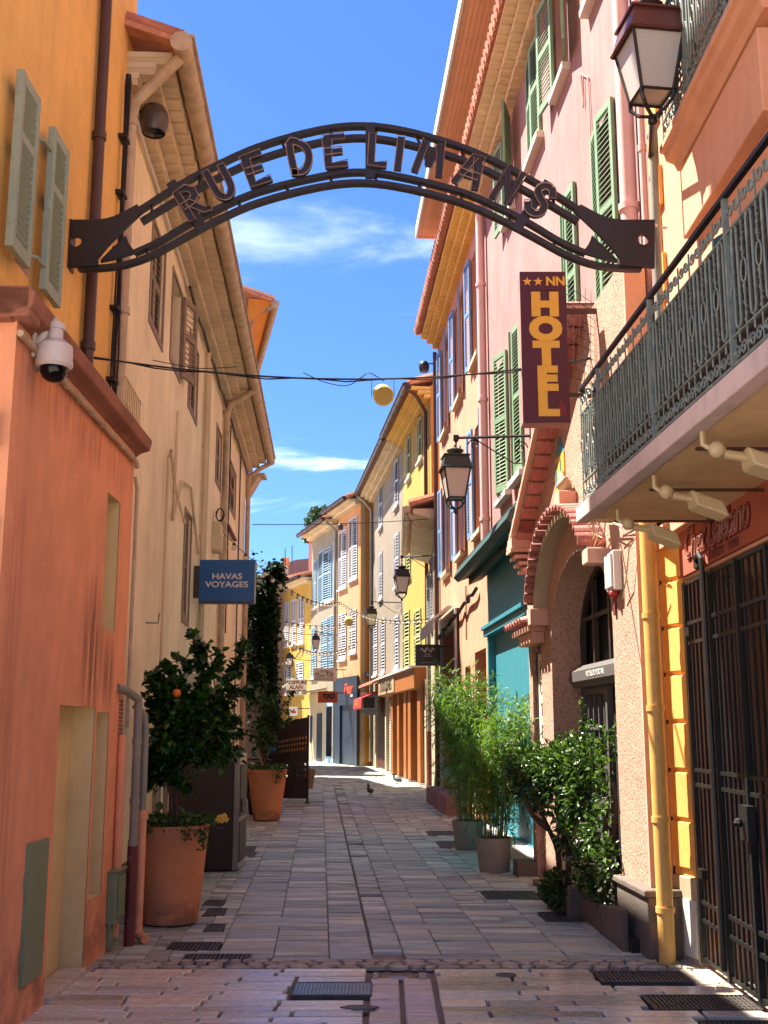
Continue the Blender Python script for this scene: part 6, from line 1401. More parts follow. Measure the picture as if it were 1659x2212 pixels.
def addleaf(mb, kind, p, rot, s_): mb.mesh([V(p) + rot @ (v * s_) for v in LM[kind].v], LM[kind].f)
def rdir(up=0.0): return (V((R.gauss(0, 1), R.gauss(0, 1), R.gauss(0, 1))).normalized() + V((0, 0, up))).normalized()
def foliage(root, leaves, kind, mat, nobj=300, part='leaf'):
    """leaves: (point, rotation, size); the 300 nearest the viewer are pieces of their own, the rest one part"""
    leaves = sorted(leaves, key=lambda l: l[0].y - l[2] * 6)
    me = None
    for (p, r_, s_) in leaves[:nobj]:
        if me is None:
            o = LM[kind].build(part, M[mat], None, False, True); me = o.data; bpy.data.objects.remove(o)
        inst(part, me, root, p, r_, (s_, s_, s_))
    m = MB()
    for (p, r_, s_) in leaves[nobj:]: addleaf(m, kind, p, r_, s_)
    if m.v: stuff(m.build('foliage', M[mat], root))

# ------------------------------------------------------------------ tall terracotta pots with orange trees
def conepot(name, label, c, r0, r1, h, group):
    t = T(name, label, 'flowerpot', c, group); c = V(c)
    m = MB(); m.lathe(c, [(r0 * .9, 0.012), (r0, .02), (r0 + (r1 - r0) * .5, h * .5), (r1, h - .02), (r1 + .006, h), (r1 - .02, h + .004), (r1 - .035, h - .05), (r1 - .05, h - .14)], 40, caps=True); m.build('pot', M['terra'], t, True)
    m = MB(); m.lathe(c, [(r0 * .86, 0), (r0 * .86, .014)], 24); m.build('foot', M['black'], t)
    m = MB(); m.lathe(c, [(.0, h - .05), (r1 - .03, h - .06)], 24, caps=False); m.build('soil', M['soil'], t)
    return t
c1 = V((-1.79, 9.75, 0)); h1 = at(392, 1788, 9.45).z
conepot('terracotta_pot', 'tall terracotta pot nearest the coral wall, trailing greenery over its rim', c1, .235, .305, h1, 'tall terracotta pots')
c2 = V((-2.07, 20.25, 0)); h2 = at(570, 1663, 20.0).z
conepot('terracotta_pot', 'tall terracotta pot farther off, beside the brown screen', c2, .235, .35, h2, 'tall terracotta pots')
def orangetree(label, base, h0, trunk, branches, nleaf, size, fruit, y0, nobj):
    t = T('orange_tree', label, 'tree', base, 'orange trees in tall pots'); m = MB()
    for pts in trunk: m.tube(pts, [.022] * len(pts), 7)
    m.build('trunk', M['bark'], t, True)
    bm = MB(); lv = []
    for br in branches:
        pts = [at(u, v, y0 + dy) for (u, v, dy) in br]; bm.tube(pts, .008, 5)
        L_ = sum((pts[i + 1] - pts[i]).length for i in range(len(pts) - 1))
        for i in range(len(pts) - 1):
            seg = pts[i + 1] - pts[i]; k = int(nleaf * seg.length / .1)
            for _ in range(k):
                f = R.random(); p = pts[i] + seg * f; d = (rdir(.15) + seg.normalized() * .5).normalized(); p = p + rdir() * R.uniform(0, size * .8); lv.append((p, uprot(d), size * R.uniform(.7, 1.15)))
    bm.build('branch', M['bark'], t)
    foliage(t, lv, 'citrus', 'orangeleaf', nobj)
    for (u, v, dy, r_) in fruit:
        m = MB(); m.ball(at(u, v, y0 + dy), r_, 14); m.build('orange', M['fruit'], t, True)
    return t
def bushy(cu, cv, ru, rv, n, core=(0, 0), dy=.45):
    """branches growing from the heart of a crown outwards"""
    r = []
    for i in range(n):
        g = 2 * math.pi * i / n + R.uniform(-.2, .2); q = R.uniform(.7, 1.0); e = (cu + ru * math.cos(g) * q, cv - rv * math.sin(g) * q); d = R.uniform(-dy, dy)
        r.append([(cu + core[0] + R.uniform(-12, 12), cv + core[1] + R.uniform(-10, 10), 0), ((cu + e[0]) / 2 + R.uniform(-14, 14), (cv + e[1]) / 2 + R.uniform(-14, 14), d * .7), (e[0], e[1], d)])
    return r
br = bushy(425, 1560, 98, 100, 20) + bushy(425, 1560, 62, 62, 14, dy=.5) + bushy(380, 1600, 62, 92, 14) + bushy(360, 1650, 45, 62, 9) + bushy(350, 1530, 40, 50, 7) + bushy(470, 1590, 58, 70, 9)
br += [[(430, 1520, 0), (440, 1460, -.05), (425, 1408, -.1), (417, 1376, -.1)], [(425, 1408, -.1), (446, 1400, -.15), (440, 1420, -.15)], [(440, 1470, 0), (470, 1440, .1), (472, 1410, .1)], [(480, 1480, 0), (510, 1450, -.1), (520, 1415, -.15), (524, 1386, -.15)], [(470, 1500, 0), (510, 1500, .1), (540, 1490, .1), (560, 1510, .1)],
       [(400, 1500, 0), (370, 1460, -.1), (350, 1438, -.1)], [(370, 1480, 0), (335, 1465, .05), (328, 1450, 0)], [(360, 1500, 0), (330, 1480, -.1), (318, 1470, -.1)], [(350, 1580, 0), (325, 1640, .1), (322, 1700, .1)], [(380, 1630, 0), (390, 1690, -.1), (400, 1705, -.1)], [(420, 1450, 0), (395, 1430, -.05), (382, 1425, -.05)]]
zt = h1 - .06
orangetree('large dark green orange tree in the nearer terracotta pot', (c1.x, c1.y, zt), zt,
           [[V((c1.x - .02, c1.y, zt)), at(372, 1690, 9.75), at(395, 1600, 9.8), at(430, 1540, 9.8)], [V((c1.x + .03, c1.y, zt)), at(384, 1680, 9.75), at(450, 1600, 9.8)]], br, 30, .08, [(382, 1497, -.45, .034)], 9.8, 300)
m = MB(); m.tube([(c1.x - .07, c1.y, zt), at(358, 1690, 9.75)], .02, 8); m.tube([(c1.x - .01, c1.y + .05, zt), at(368, 1700, 9.8)], .018, 8); tag(m.build('support_cane', M['stake']), 'pair of pale canes supporting the large orange tree', 'cane')
br = bushy(578, 1560, 40, 62, 13, dy=.4) + bushy(570, 1600, 30, 36, 8, dy=.3) + [[(580, 1540, 0), (610, 1530, 0), (625, 1510, -.05), (632, 1492, -.1)], [(575, 1520, 0), (570, 1470, .1), (568, 1440, .1)], [(600, 1570, 0), (625, 1560, .1), (622, 1530, .1)], [(556, 1530, 0), (540, 1500, 0), (545, 1480, 0)]]
orangetree('smaller orange tree in the farther terracotta pot', (c2.x, c2.y, h2 - .06), h2, [[V((c2.x, c2.y, h2 - .06)), at(564, 1620, 20.2), at(575, 1560, 20.2)]], br, 6, .1, [], 20.2, 0)
m = MB(); m.tube([(c2.x - .05, c2.y, h2 - .06), at(555, 1610, 20.2)], .03, 8); tag(m.build('support_cane', M['stake']), 'pale stake supporting the smaller orange tree', 'cane')
def trailing(label, c, r_, h, n, drips, flowers=False, size=.04):
    t = T('trailing_plant', label, 'plant', (c.x, c.y, h - .05), 'ground cover in the tall pots'); m = MB(); st = MB()
    for _ in range(n):
        g, q = R.uniform(0, 6.28), math.sqrt(R.random()) * r_ * 1.05; p = V((c.x + math.cos(g) * q, c.y + math.sin(g) * q, h + R.uniform(-.05, .07))); addleaf(m, 'trail', p, uprot(rdir(.4)), size * R.uniform(.6, 1.4))
    for (u, v0, v1) in drips:
        for k in range(int((v1 - v0) * 1.6)):
            v = R.uniform(v0, v1); p = at(u + R.gauss(0, 5), v, c.y - r_ - .03 + R.uniform(-.02, .02)); addleaf(m, 'trail', p, uprot(rdir(-.3)), size * R.uniform(.5, 1))
        st.tube([at(u, v0 - 6, c.y - r_ + .03), at(u + 2, (v0 + v1) / 2, c.y - r_ - .02), at(u, v1, c.y - r_ - .03)], .003, 4)
    stuff(m.build('foliage', M['trail'], t)); st.v and st.build('stem', M['bark'], t)
    if flowers:
        for (u, v) in ((474, 1766), (484, 1763), (479, 1772), (488, 1770), (470, 1772)):
            p = at(u, v, c.y - .1); f = MB()
            for k in range(5): g = k * 1.2566; f.lathe(p + V((math.cos(g) * .014, 0, math.sin(g) * .014)), [(.013, 0), (.006, .004)], 7, (R.uniform(-.2, .2), -1, .2))
            f.build('flower', M['gold'], t)
        f = MB(); [f.tube([V((c.x + .25, c.y - .08, h)), at(u, 1772, c.y - .1)], .004, 4) for u in (474, 484)]; f.build('stem', M['trail'], t)
        for (u, v) in ((450, 1778), (462, 1786), (470, 1790), (455, 1792), (330, 1770), (345, 1765), (325, 1785), (400, 1760), (415, 1765), (340, 1755)):
            big = MB(); addleaf(big, 'trail', at(u, v, c.y - .2), uprot(rdir(.3)), .11); big.build('leaf', M['orangeleaf'], t)
    return t
trailing('low creeping plants and yellow flowers filling the nearer tall pot', c1, .3, h1, 900, [(440, 1788, 1835), (404, 1790, 1812), (432, 1788, 1815), (322, 1785, 1800)], True)
trailing('low creeping plants filling the farther tall pot', c2, .34, h2, 450, [(600, 1660, 1690), (607, 1655, 1680)], size=.06)
# leafless little tree behind the pot
bt = T('bare_sapling', 'leafless grey sapling in a dark blue pot before the brown cabinet', 'tree', gnd(463, 1880)); b0 = gnd(463, 1878)
yb = b0.y; m = MB(); m.tube([b0 + V((0, 0, .3)), at(447, 1790, yb), at(445, 1700, yb), at(446, 1672, yb)], [.02, .016, .015, .014], 7); m.build('trunk', M['bark'], bt)
m = MB()
for k in range(34):
    g = R.uniform(-1.25, 1.25); L_ = R.uniform(30, 58); e = (446 + math.sin(g) * L_, 1672 - math.cos(g) * L_ * .85 + R.uniform(-4, 14)); d = R.uniform(-.3, .3); mid = (446 + (e[0] - 446) * .5, 1672 + (e[1] - 1672) * .35)
    A, B, C = at(446, 1672 - R.uniform(0, 8), yb), at(*mid, yb + d * .5), at(*e, yb + d); m.tube([A, B, C], [.006, .005, .003], 4)
    for _ in range(2): f = R.uniform(.3, .9); q = B.lerp(C, f); m.tube([q, q + rdir(.2) * .09], .003, 3)
m.build('branch', M['bark'], bt)
m = MB(); m.lathe(b0, [(.1, .05), (.12, .06), (.16, .4), (.165, .41), (.14, .4)], 18); m.build('pot', M['navy'], bt, True); m = MB(); m.lathe(b0, [(.17, 0), (.19, .04), (.1, .05)], 18); m.build('saucer', M['black'], bt)

# ------------------------------------------------------------------ brown cabinet and perforated screen
cb = T('brown_cabinet', 'tall dark brown metal cabinet with a steel edge by the beige house', 'cabinet', (-1.95, 13.3, 0))
ch = at(520, 1632, 13.25).z; m = MB(); m.box(-2.42, -1.72, 13.12, 13.75, .02, ch); m.build('case', M['cabinet'], cb, bevel=.008)
m = MB(); m.box(-1.719, -1.655, 13.1, 13.76, .02, ch + .02); m.build('edge_panel', M['steel'], cb, bevel=.005)
m = MB(); m.box(-1.654, -1.645, 13.13, 13.73, .1, .55); m.box(-1.654, -1.645, 13.13, 13.73, .6, ch - .1); m.box(-1.653, -1.63, 13.2, 13.23, .65, .8); m.build('door', M['cabinet'], cb)
m = MB(); m.box(-2.4, -1.68, 13.14, 13.72, 0, .019); m.build('base', M['black'], cb)
sc_ = T('perforated_screen', 'dark brown curved metal screen with punched dots and a round post', 'screen', gnd(662, 1735))
ang = [gnd(663, 1731), gnd(640, 1722), gnd(612, 1713)]
E0_, E1_ = V((-1.66, 24.8, 0)), V((-2.55, 25.3, 0)); nn = 14
cpt = [E0_.lerp(E1_, i / nn) + V((-.28, -.2, 0)) * math.sin(math.pi * i / nn) * .5 for i in range(nn + 1)]
zt = [1.84 - .2 * (math.sin(i / nn * 1.4)) for i in range(nn + 1)]
m = MB(); NZ = 30; hole = lambda i, j: (j in (18, 20, 22) or j in (8, 10, 12)) and i % 2 == 1
def Pp(f, g): # f along 0..1, g height 0..1
    a = f * nn; i = min(int(a), nn - 1); t_ = a - i; p = cpt[i].lerp(cpt[i + 1], t_); z = zt[i] * (1 - t_) + zt[i + 1] * t_; return p + V((0, 0, .1 + (z - .1) * g))
FN = 42
for i in range(FN):
    for j in range(NZ):
        if hole(i, j): continue
        m.poly([Pp(i / FN, j / NZ), Pp((i + 1) / FN, j / NZ), Pp((i + 1) / FN, (j + 1) / NZ), Pp(i / FN, (j + 1) / NZ)])
o = m.build('sheet', M['cabinet'], sc_); s = o.modifiers.new('thick', 'SOLIDIFY'); s.thickness = .012
m = MB(); m.tube([E0_, E0_ + V((0, 0, 1.88))], .025, 10); m.lathe(E0_, [(.06, 0), (.06, .02)], 12); m.tube([E1_, E1_ + V((0, 0, 1.5))], .025, 10); m.build('post', M['cabinet'], sc_, True)

# ------------------------------------------------------------------ parked scooter behind the second pot
sx, sy = -2.45, 21.9
st = T('parked_scooter', 'dark motor scooter with a blue mirror hidden behind the farther pot', 'scooter', (sx, sy, 0))
for dy in (-.6, .62):
    m = MB(); m.tube([(sx, sy + dy + math.cos(g * .449) * .19, .25 + math.sin(g * .449) * .19) for g in range(14)], .055, 8, closed=True); wh_ = m.build('wheel', M['black'], st, True); m = MB(); m.lathe((sx - .03, sy + dy, .25), [(.13, 0), (.14, .03), (.13, .06)], 12, (1, 0, 0)); m.build('rim', M['steel'], wh_, True)
m = MB(); m.prism([(sx - .14, sy - .2, .25), (sx - .14, sy + .3, .25), (sx - .14, sy + .85, .45), (sx - .14, sy + .8, .7), (sx - .14, sy + .1, .68), (sx - .14, sy - .02, .36), (sx - .14, sy - .34, .34), (sx - .14, sy - .5, .9), (sx - .14, sy - .6, .85), (sx - .14, sy - .42, .3)], (.28, 0, 0)); m.build('body', M['navy'], st, bevel=.03)
m = MB(); m.prism([(sx - .12, sy + .08, .69), (sx - .12, sy + .8, .71), (sx - .12, sy + .7, .8), (sx - .12, sy + .15, .77)], (.24, 0, 0)); m.build('saddle', M['black'], st, bevel=.02)
m = MB(); m.tube([(sx, sy - .6, .28), (sx, sy - .48, .98)], .03, 8); m.tube([(sx - .34, sy - .42, 1.0), (sx, sy - .48, 1.02), (sx + .34, sy - .42, 1.0)], .018, 8); m.build('handlebar', M['black'], st, True)
for s_ in (-1, 1):
    m = MB(); p = V((sx + s_ * .3, sy - .46, 1.17)); m.tube([(sx + s_ * .24, sy - .44, 1.0), p], .008, 5); m.ball(p + V((s_ * .03, 0, .03)), .07, 10, (1.2, .35, .7)); m.build('mirror', M['signblue'] if s_ > 0 else M['black'], st, True)
m = MB(); m.ball((sx, sy - .62, .9), .07, 10, (1, .6, 1)); m.build('headlight', M['lampglass'], st, True)

# ------------------------------------------------------------------ person with a paper bag behind the screen
def person(label, base, face):
    t = T('person', label, 'person', base); bx, by = base[0], base[1]; c_, s_ = math.cos(face), math.sin(face)
    P = lambda x, y, z: (x * c_ - y * s_, x * s_ + y * c_, z)
    verts = {'hip': (0, 0, .92, .13), 'waist': (0, 0, 1.06, .12), 'chest': (0, .0, 1.28, .145), 'shl': (0, -.0, 1.4, .1), 'neck': (0, .01, 1.5, .055), 'head0': (0, .02, 1.58, .085), 'head1': (0, .03, 1.68, .095)}
    names = list(verts); vs = [P(*verts[n][:3]) for n in names]; rs = [verts[n][3] for n in names]; ed = [(i, i + 1) for i in range(6)]
    def chain(root, pts):
        i0 = names.index(root) if isinstance(root, str) else root
        for (x, y, z, r_) in pts: vs.append(P(x, y, z)); rs.append(r_); ed.append((i0, len(vs) - 1)); i0 = len(vs) - 1
        return i0
    for s1, dy in ((-1, .16), (1, -.18)): chain('hip', [(s1 * .09, 0, .86, .095), (s1 * .1, dy * .5 + .04, .48, .065), (s1 * .1, dy, .1, .045), (s1 * .1, dy + .14, .05, .04)])
    hands = []
    for s1, dy in ((-1, -.06), (1, .04)):
        k = chain('shl', [(s1 * .17, 0, 1.4, .06), (s1 * .22, dy * .3 - .02, 1.14, .045), (s1 * .23, dy + .04, .92, .034), (s1 * .23, dy + .06, .85, .03)])
        for f in range(4): chain(k, [(s1 * .23 + (f - 1.5) * .003, dy + .03 + f * .018, .8, .01), (s1 * .222, dy + .03 + f * .018, .765 - (f % 3) * .004, .009), (s1 * .21, dy + .03 + f * .017, .755, .008)])
        chain(k, [(s1 * .215, dy + .1, .83, .011), (s1 * .205, dy + .11, .79, .009)]); hands.append(P(s1 * .215, dy + .05, .765))
    me = bpy.data.meshes.new('body'); me.from_pydata(vs, ed, []); o = bpy.data.objects.new('body', me); COL.objects.link(o); o.parent = t
    sk = o.modifiers.new('skin', 'SKIN'); sv = me.skin_vertices[0].data
    for i, r_ in enumerate(rs): sv[i].radius = (r_, r_ * (.75 if i in (0, 1, 2) else 1))
    sv[0].use_root = True; sb_ = o.modifiers.new('sub', 'SUBSURF'); sb_.levels = sb_.render_levels = 2
    me.materials.append(M['skin'])
    o.matrix_local = Matrix.Identity(4)
    def cloth(name, zs, mat, grow, xs=None):
        m = MB(); n = 14
        m.lathe((0, 0, 0), [(r_, z) for (r_, z) in zs], n, caps=False); q = m.build(name, M[mat], t, True, True); q.scale = (1.2, .85, 1); q.rotation_euler = (0, 0, face)
    cloth('jumper', [(.15, .86), (.165, .95), (.155, 1.08), (.175, 1.3), (.15, 1.42), (.075, 1.48)], 'mustard', 0)
    for s1, dy in ((-1, -.06), (1, .04)):
        m = MB(); m.tube([P(s1 * .12, 0, 1.42), P(s1 * .19, 0, 1.36), P(s1 * .222, dy * .3 - .02, 1.14), P(s1 * .23, dy + .035, .94)], [.075, .08, .065, .052], 10); m.build('sleeve', M['mustard'], t, True, True)
    for s1, dy in ((-1, .16), (1, -.18)):
        m = MB(); m.tube([P(s1 * .07, 0, .98), P(s1 * .09, .0, .84), P(s1 * .1, dy * .5 + .04, .48), P(s1 * .1, dy, .1)], [.11, .115, .085, .07], 10); m.build('trouser_leg', M['navy'], t, True, True)
        m = MB(); m.ball(P(s1 * .1, dy + .07, .045), .06, 10, (.8 + .8 * abs(s_), .8 + .8 * abs(c_), .7)); m.build('shoe', M['black'], t, True, True)
    m = MB(); m.ball(P(0, .0, 1.7), .112, 14, (.95, 1, 1.05)); m.build('hair', M['bark'], t, True, True)
    m = MB(); m.ball(P(0, .075, 1.655), .085, 14, (.85, .75, 1.2)); m.ball(P(0, .14, 1.64), .016, 8); [m.ball(P(s1 * .085, .03, 1.65), .022, 6, (.5, 1, 1.4)) for s1 in (-1, 1)]; m.build('face', M['skin'], t, True, True)
    m = MB(); [m.ball(P(s1 * .03, .137, 1.675), .009, 6) for s1 in (-1, 1)]; m.ball(P(0, .137, 1.6), .012, 6, (1.6, .5, .4)); m.build('eye', M['letterblack'], t, True, True)
    return t, hands
M['skin'] = paint('skin', 'b07a5c', .55, var=.1, bump=0); M['mustard'] = paint('mustard_knit', 'b8791f', .85, var=.2, bump=.3, scale=20)
hp = at(660, 1600, 26.6); px = hp.x
t, hd_ = person('person in a mustard jumper walking behind the screen, carrying a bag', (px - .215, 26.6, 0), 0.0)
hw = V((px - .215, 26.6, 0)) + V(hd_[1])
bg_ = T('paper_bag', 'brown paper carrier bag with a round black emblem held behind the screen', 'bag', (hw.x + .06, hw.y, hw.z - .55))
m = MB(); a = V((hw.x - .12, hw.y - .1, hw.z - .55)); m.mesh([a, a + V((.3, 0, 0)), a + V((.3, .2, 0)), a + V((0, .2, 0)), a + V((-.04, -.02, .44)), a + V((.36, -.02, .42)), a + V((.35, .2, .43)), a + V((-.04, .2, .44))], [(3, 2, 1, 0), (0, 1, 5, 4), (1, 2, 6, 5), (2, 3, 7, 6), (3, 0, 4, 7)]); m.build('body', M['bag'], bg_)
m = MB(); 
for dy in (.0, .2): m.tube([a + V((.06, dy - .01, .43)), V((hw.x - .02, hw.y, hw.z)), a + V((.24, dy - .01, .43))], .006, 5)
m.build('handle', M['bag'], bg_)
m = MB(); c = a + V((.13, -.02, .24)); m.tube([c + V((math.cos(g * .524) * .06, 0, math.sin(g * .524) * .06)) for g in range(12)], .006, 4, closed=True); m.prism([c + V((-.025, -.003, -.03)), c + V((.03, -.003, -.03)), c + V((.0, -.003, .04))], (0, -.003, 0)); m.build('emblem', M['letterblack'], bg_)

# ------------------------------------------------------------------ pigeons
def pigeon(label, c, face, s_=1.0):
    t = T('pigeon', label, 'bird', c, 'pigeons on the paving', face)
    m = MB(); m.tube([(0, -.15, .07), (0, -.08, .1), (0, 0, .125), (0, .06, .14), (0, .095, .19), (0, .1, .235), (0, .13, .25), (0, .155, .243), (0, .175, .238)], [.012, .04, .062, .055, .03, .024, .026, .014, .004], 12); m.build('body', M['pigeon'], t, True, True)
    for k in (-1, 1):
        m = MB(); m.ball((k * .05, -.03, .12), .07, 10, (.22, 1.25, .6)); m.build('wing', M['pigeon2'], t, True, True)
        m = MB(); m.tube([(k * .02, 0, .07), (k * .022, .005, .01)], .005, 5); m.tube([(k * .022, .005, .006), (k * .022, .04, .004)], .004, 4); m.build('leg', M['maroon'], t, False, True)
    t.scale = (s_, s_, s_); return t
M['pigeon'] = paint('dark_feathers', '232327', .5, var=.3); M['pigeon2'] = paint('grey_feathers', '4a4a52', .5, var=.3)
pigeon('dark pigeon standing alone in mid street', gnd(799, 1719), rad(20), 1.05)
pigeon('pigeon at the edge of the sunlit patch by the wooden cafe', gnd(858, 1694), rad(60), 1.1)

# ------------------------------------------------------------------ bamboo in grey pots
def bamboo(lab_pot, lab, c, r0, r1, h, hmax, n, nl, lean):
    t = T('grey_planter', lab_pot, 'flowerpot', c, 'round grey planters'); c = V(c)
    m = MB(); m.lathe(c, [(r0 * .97, 0), (r0, .01), (r1, h - .015), (r1 + .004, h), (r1 - .02, h), (r1 - .03, h - .1)], 40); m.build('pot', M['potgrey'], t, True); m = MB(); m.lathe(c, [(.0, h - .06), (r1 - .02, h - .06)], 20, caps=False); m.build('soil', M['soil'], t)
    b = T('bamboo', lab, 'plant', (c.x, c.y, h - .06), 'bamboo in the grey planters'); lv = []; 
    for i in range(n):
        g, q = R.uniform(0, 6.28), math.sqrt(R.random()) * r1 * .75; p = V((c.x + math.cos(g) * q, c.y + math.sin(g) * q, h - .06)); H_ = hmax * R.uniform(.62, 1.0); out = V((math.cos(g), math.sin(g), 0)) * R.uniform(.1, .42) * (q / r1 + .4) + V((lean * .3, 0, 0)); pts = [p + out * (f ** 1.8) + V((0, 0, H_ * f)) for f in (0, .25, .5, .75, 1)]
        m = MB(); m.tube(pts, [.0065, .006, .005, .004, .002], 5); m.build('cane', M['cane'], b)
        for _ in range(nl):
            f = min(1, R.betavariate(2.4, 1.5)); j = min(3, int(f * 4)); q_ = pts[j].lerp(pts[j + 1], f * 4 - j); d = rdir(.35); p2 = q_ + V((d.x, d.y, d.z * .4)) * R.uniform(.03, .3) * (1.15 - f * .4)
            for _ in range(3): lv.append((p2 + rdir() * .03, uprot((rdir(-.05) + d * .7).normalized()), R.uniform(.09, .16)))
    m = MB()
    for (p, r_, s_) in lv: addleaf(m, 'bamboo', p, r_, s_)
    stuff(m.build('foliage', M['bambooleaf'], b))
k = gnd(1072, 1888); bamboo('grey planter nearer the viewer, holding the right-hand bamboo', 'feathery bamboo in the nearer grey planter', (k.x, k.y + .2, 0), .17, .215, at(1072, 1812, k.y).z, 1.75, 30, 46, .6)
k = gnd(1015, 1839); bamboo('grey planter farther back against the teal shop', 'taller darker bamboo in the farther grey planter', (k.x, k.y + .22, 0), .18, .22, at(1015, 1775, k.y).z, 2.25, 36, 44, -.5)

# ------------------------------------------------------------------ shrub by the arch, in its stone bed
pb = T('stone_planting_bed', 'low mossy stone bed at the foot of the porch pillar', 'planter', (1.85, 9.2, 0))
m = MB(); m.prism([(1.74, 8.55, -.03), (1.7, 10.0, -.03), (1.7, 10.0, .15), (1.74, 8.55, .3)], (.05, 0, 0)); m.build('kerb', M['kerb'], pb, bevel=.015)
m = MB(); m.prism([(1.58, 10.02, -.03), (1.86, 10.02, -.03), (1.86, 10.02, .18), (1.6, 10.02, .26)], (0, .12, 0)); m.build('end_stone', M['kerb'], pb, bevel=.015)
m = MB(); m.box(1.79, 1.9, 8.5, 10.02, -.03, .1); m.box(1.5, 1.8, 10.15, 11.4, -.03, .03); m.build('soil', M['soil'], pb)
sh = T('climbing_shrub', 'large glossy green shrub with twisted trunks before the hotel arch', 'shrub', (1.7, 10.4, 0))
yS = 10.4; m = MB()
for pts in ([(1210, 1925, 10.6), (1205, 1840, 10.6), (1185, 1790, 10.5), (1170, 1755, 10.4)], [(1205, 1840, 10.6), (1235, 1790, 10.5), (1245, 1740, 10.4)], [(1225, 1925, 10.5), (1228, 1850, 10.4), (1215, 1790, 10.4), (1200, 1730, 10.3)], [(1300, 1945, 9.6), (1318, 1880, 9.5), (1308, 1800, 9.5), (1315, 1720, 9.5)], [(1280, 1940, 9.8), (1270, 1870, 9.8), (1285, 1800, 9.7), (1260, 1730, 9.9)], [(1185, 1790, 10.5), (1150, 1760, 10.5), (1140, 1730, 10.6)], [(1315, 1840, 9.5), (1330, 1760, 9.4), (1325, 1690, 9.4)]):
    q = [at(*p) for p in smooth(pts, 4)]; m.tube(q, [.032 - .018 * i / len(q) for i in range(len(q))], 8)
m.build('trunk', M['bark'], sh, True)
m = MB(); lv = []
blobs = [(1185, 1665, 10.6, .3, 280), (1150, 1660, 10.8, .26, 200), (1235, 1655, 10.3, .32, 330), (1285, 1650, 9.9, .3, 330), (1325, 1660, 9.5, .22, 200), (1200, 1715, 10.4, .26, 230), (1265, 1720, 10.0, .28, 260), (1330, 1730, 9.4, .2, 170), (1150, 1705, 10.7, .2, 130), (1240, 1800, 10.1, .22, 130), (1300, 1800, 9.6, .22, 160), (1275, 1870, 9.7, .2, 110), (1325, 1860, 9.3, .18, 110), (1215, 1925, 10.5, .2, 150), (1190, 1910, 10.7, .12, 70), (1320, 1620, 9.5, .14, 70), (1310, 1925, 9.4, .14, 60), (1118, 1655, 10.9, .16, 80)]
for (u, v, y, r_, n) in blobs:
    c = at(u, v, y)
    for _ in range(int(n * 2.6)):
        d = rdir(); q = (R.random() ** .4); p = c + V((d.x * .8, d.y * 1.1, d.z * .9)) * r_ * q
        if p.x > WPO.p.x - (p.y - 8.4) * .0556 - .02: continue
        lv.append((p, uprot((d + rdir(.1) * .8).normalized()), R.uniform(.045, .085)))
for pts in ([(1262, 1610, 10.2), (1258, 1560, 10.2), (1255, 1515, 10.2)], [(1262, 1565, 10.2), (1290, 1570, 10.0), (1315, 1590, 9.9)], [(1330, 1640, 9.6), (1328, 1580, 9.6), (1335, 1555, 9.6)], [(1232, 1640, 10.3), (1228, 1600, 10.3)], [(1300, 1640, 9.8), (1310, 1585, 9.8)]):
    q = [at(*p) for p in smooth(pts, 4)]; m = MB(); m.tube(q, .006, 5); m.build('shoot', M['trail'], sh)
    for p in q:
        for _ in range(5): lv.append((p + rdir() * .02, uprot(rdir(.1)), R.uniform(.04, .07)))
foliage(sh, lv, 'shrub', 'shrubleaf', 300)

# ------------------------------------------------------------------ ivy column, far pine
iv = T('ivy_column', 'tall dark green ivy climbing a wall at the left bend of the street', 'ivy', at(585, 1690, 40)); lv = MB()
for (u, v, ru, rv, n) in ((590, 1246, 13, 22, 180), (578, 1280, 12, 42, 260), (600, 1230, 10, 12, 90), (566, 1330, 9, 40, 160), (582, 1380, 12, 70, 420), (580, 1460, 12, 70, 420), (588, 1540, 12, 60, 340), (574, 1600, 16, 50, 260), (606, 1250, 8, 16, 70), (596, 1330, 7, 40, 110), (545, 1300, 22, 70, 220), (545, 1450, 22, 90, 260), (515, 1400, 20, 90, 160)):
    for _ in range(n * 3):
        p = at(u + max(-1.6, min(1.6, R.gauss(0, .6))) * ru, v + max(-1.6, min(1.6, R.gauss(0, .6))) * rv, 41 + R.uniform(-.5, 1.0)); addleaf(lv, 'ivy', p, uprot((V((0, -1, -.3)) + rdir() * 1.1).normalized()), R.uniform(.1, .22))
stuff(lv.build('foliage', M['ivyleaf'], iv)); m = MB(); m.tube([at(580, 1660, 41.6), at(584, 1400, 41.6), at(590, 1240, 41.6)], .12, 8); m.build('trunk', M['bark'], iv, True)
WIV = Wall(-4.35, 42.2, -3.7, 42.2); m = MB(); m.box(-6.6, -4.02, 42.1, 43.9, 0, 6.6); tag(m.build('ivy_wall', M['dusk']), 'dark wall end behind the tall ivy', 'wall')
pn = T('pine_tree', 'rounded dark pine rising on the hill behind the roofs', 'tree', (-13, 190, 0)); m = MB(); Yp = 190
m.tube([V((at(692, 1200, Yp).x, Yp, 0)), at(692, 1200, Yp), at(690, 1150, Yp)], [.7, .5, .3], 8); m.build('trunk', M['bark'], pn)
lv = MB()
for (u, v, r_) in ((690, 1115, 22), (675, 1130, 18), (708, 1125, 20), (695, 1140, 22), (668, 1150, 15), (715, 1140, 16), (665, 1162, 10), (690, 1160, 18), (705, 1105, 12), (680, 1108, 14), (722, 1128, 10)):
    for _ in range(230):
        d = rdir(); q = R.random() ** .33; c = at(u, v, Yp); sc2 = Yp / 2400; p = c + V((d.x * r_ * sc2, d.y * r_ * sc2, d.z * r_ * sc2 * .8)) * q; addleaf(lv, 'ivy', p, rmat(rdir()), R.uniform(.35, .8))
stuff(lv.build('foliage', M['pineleaf'], pn))
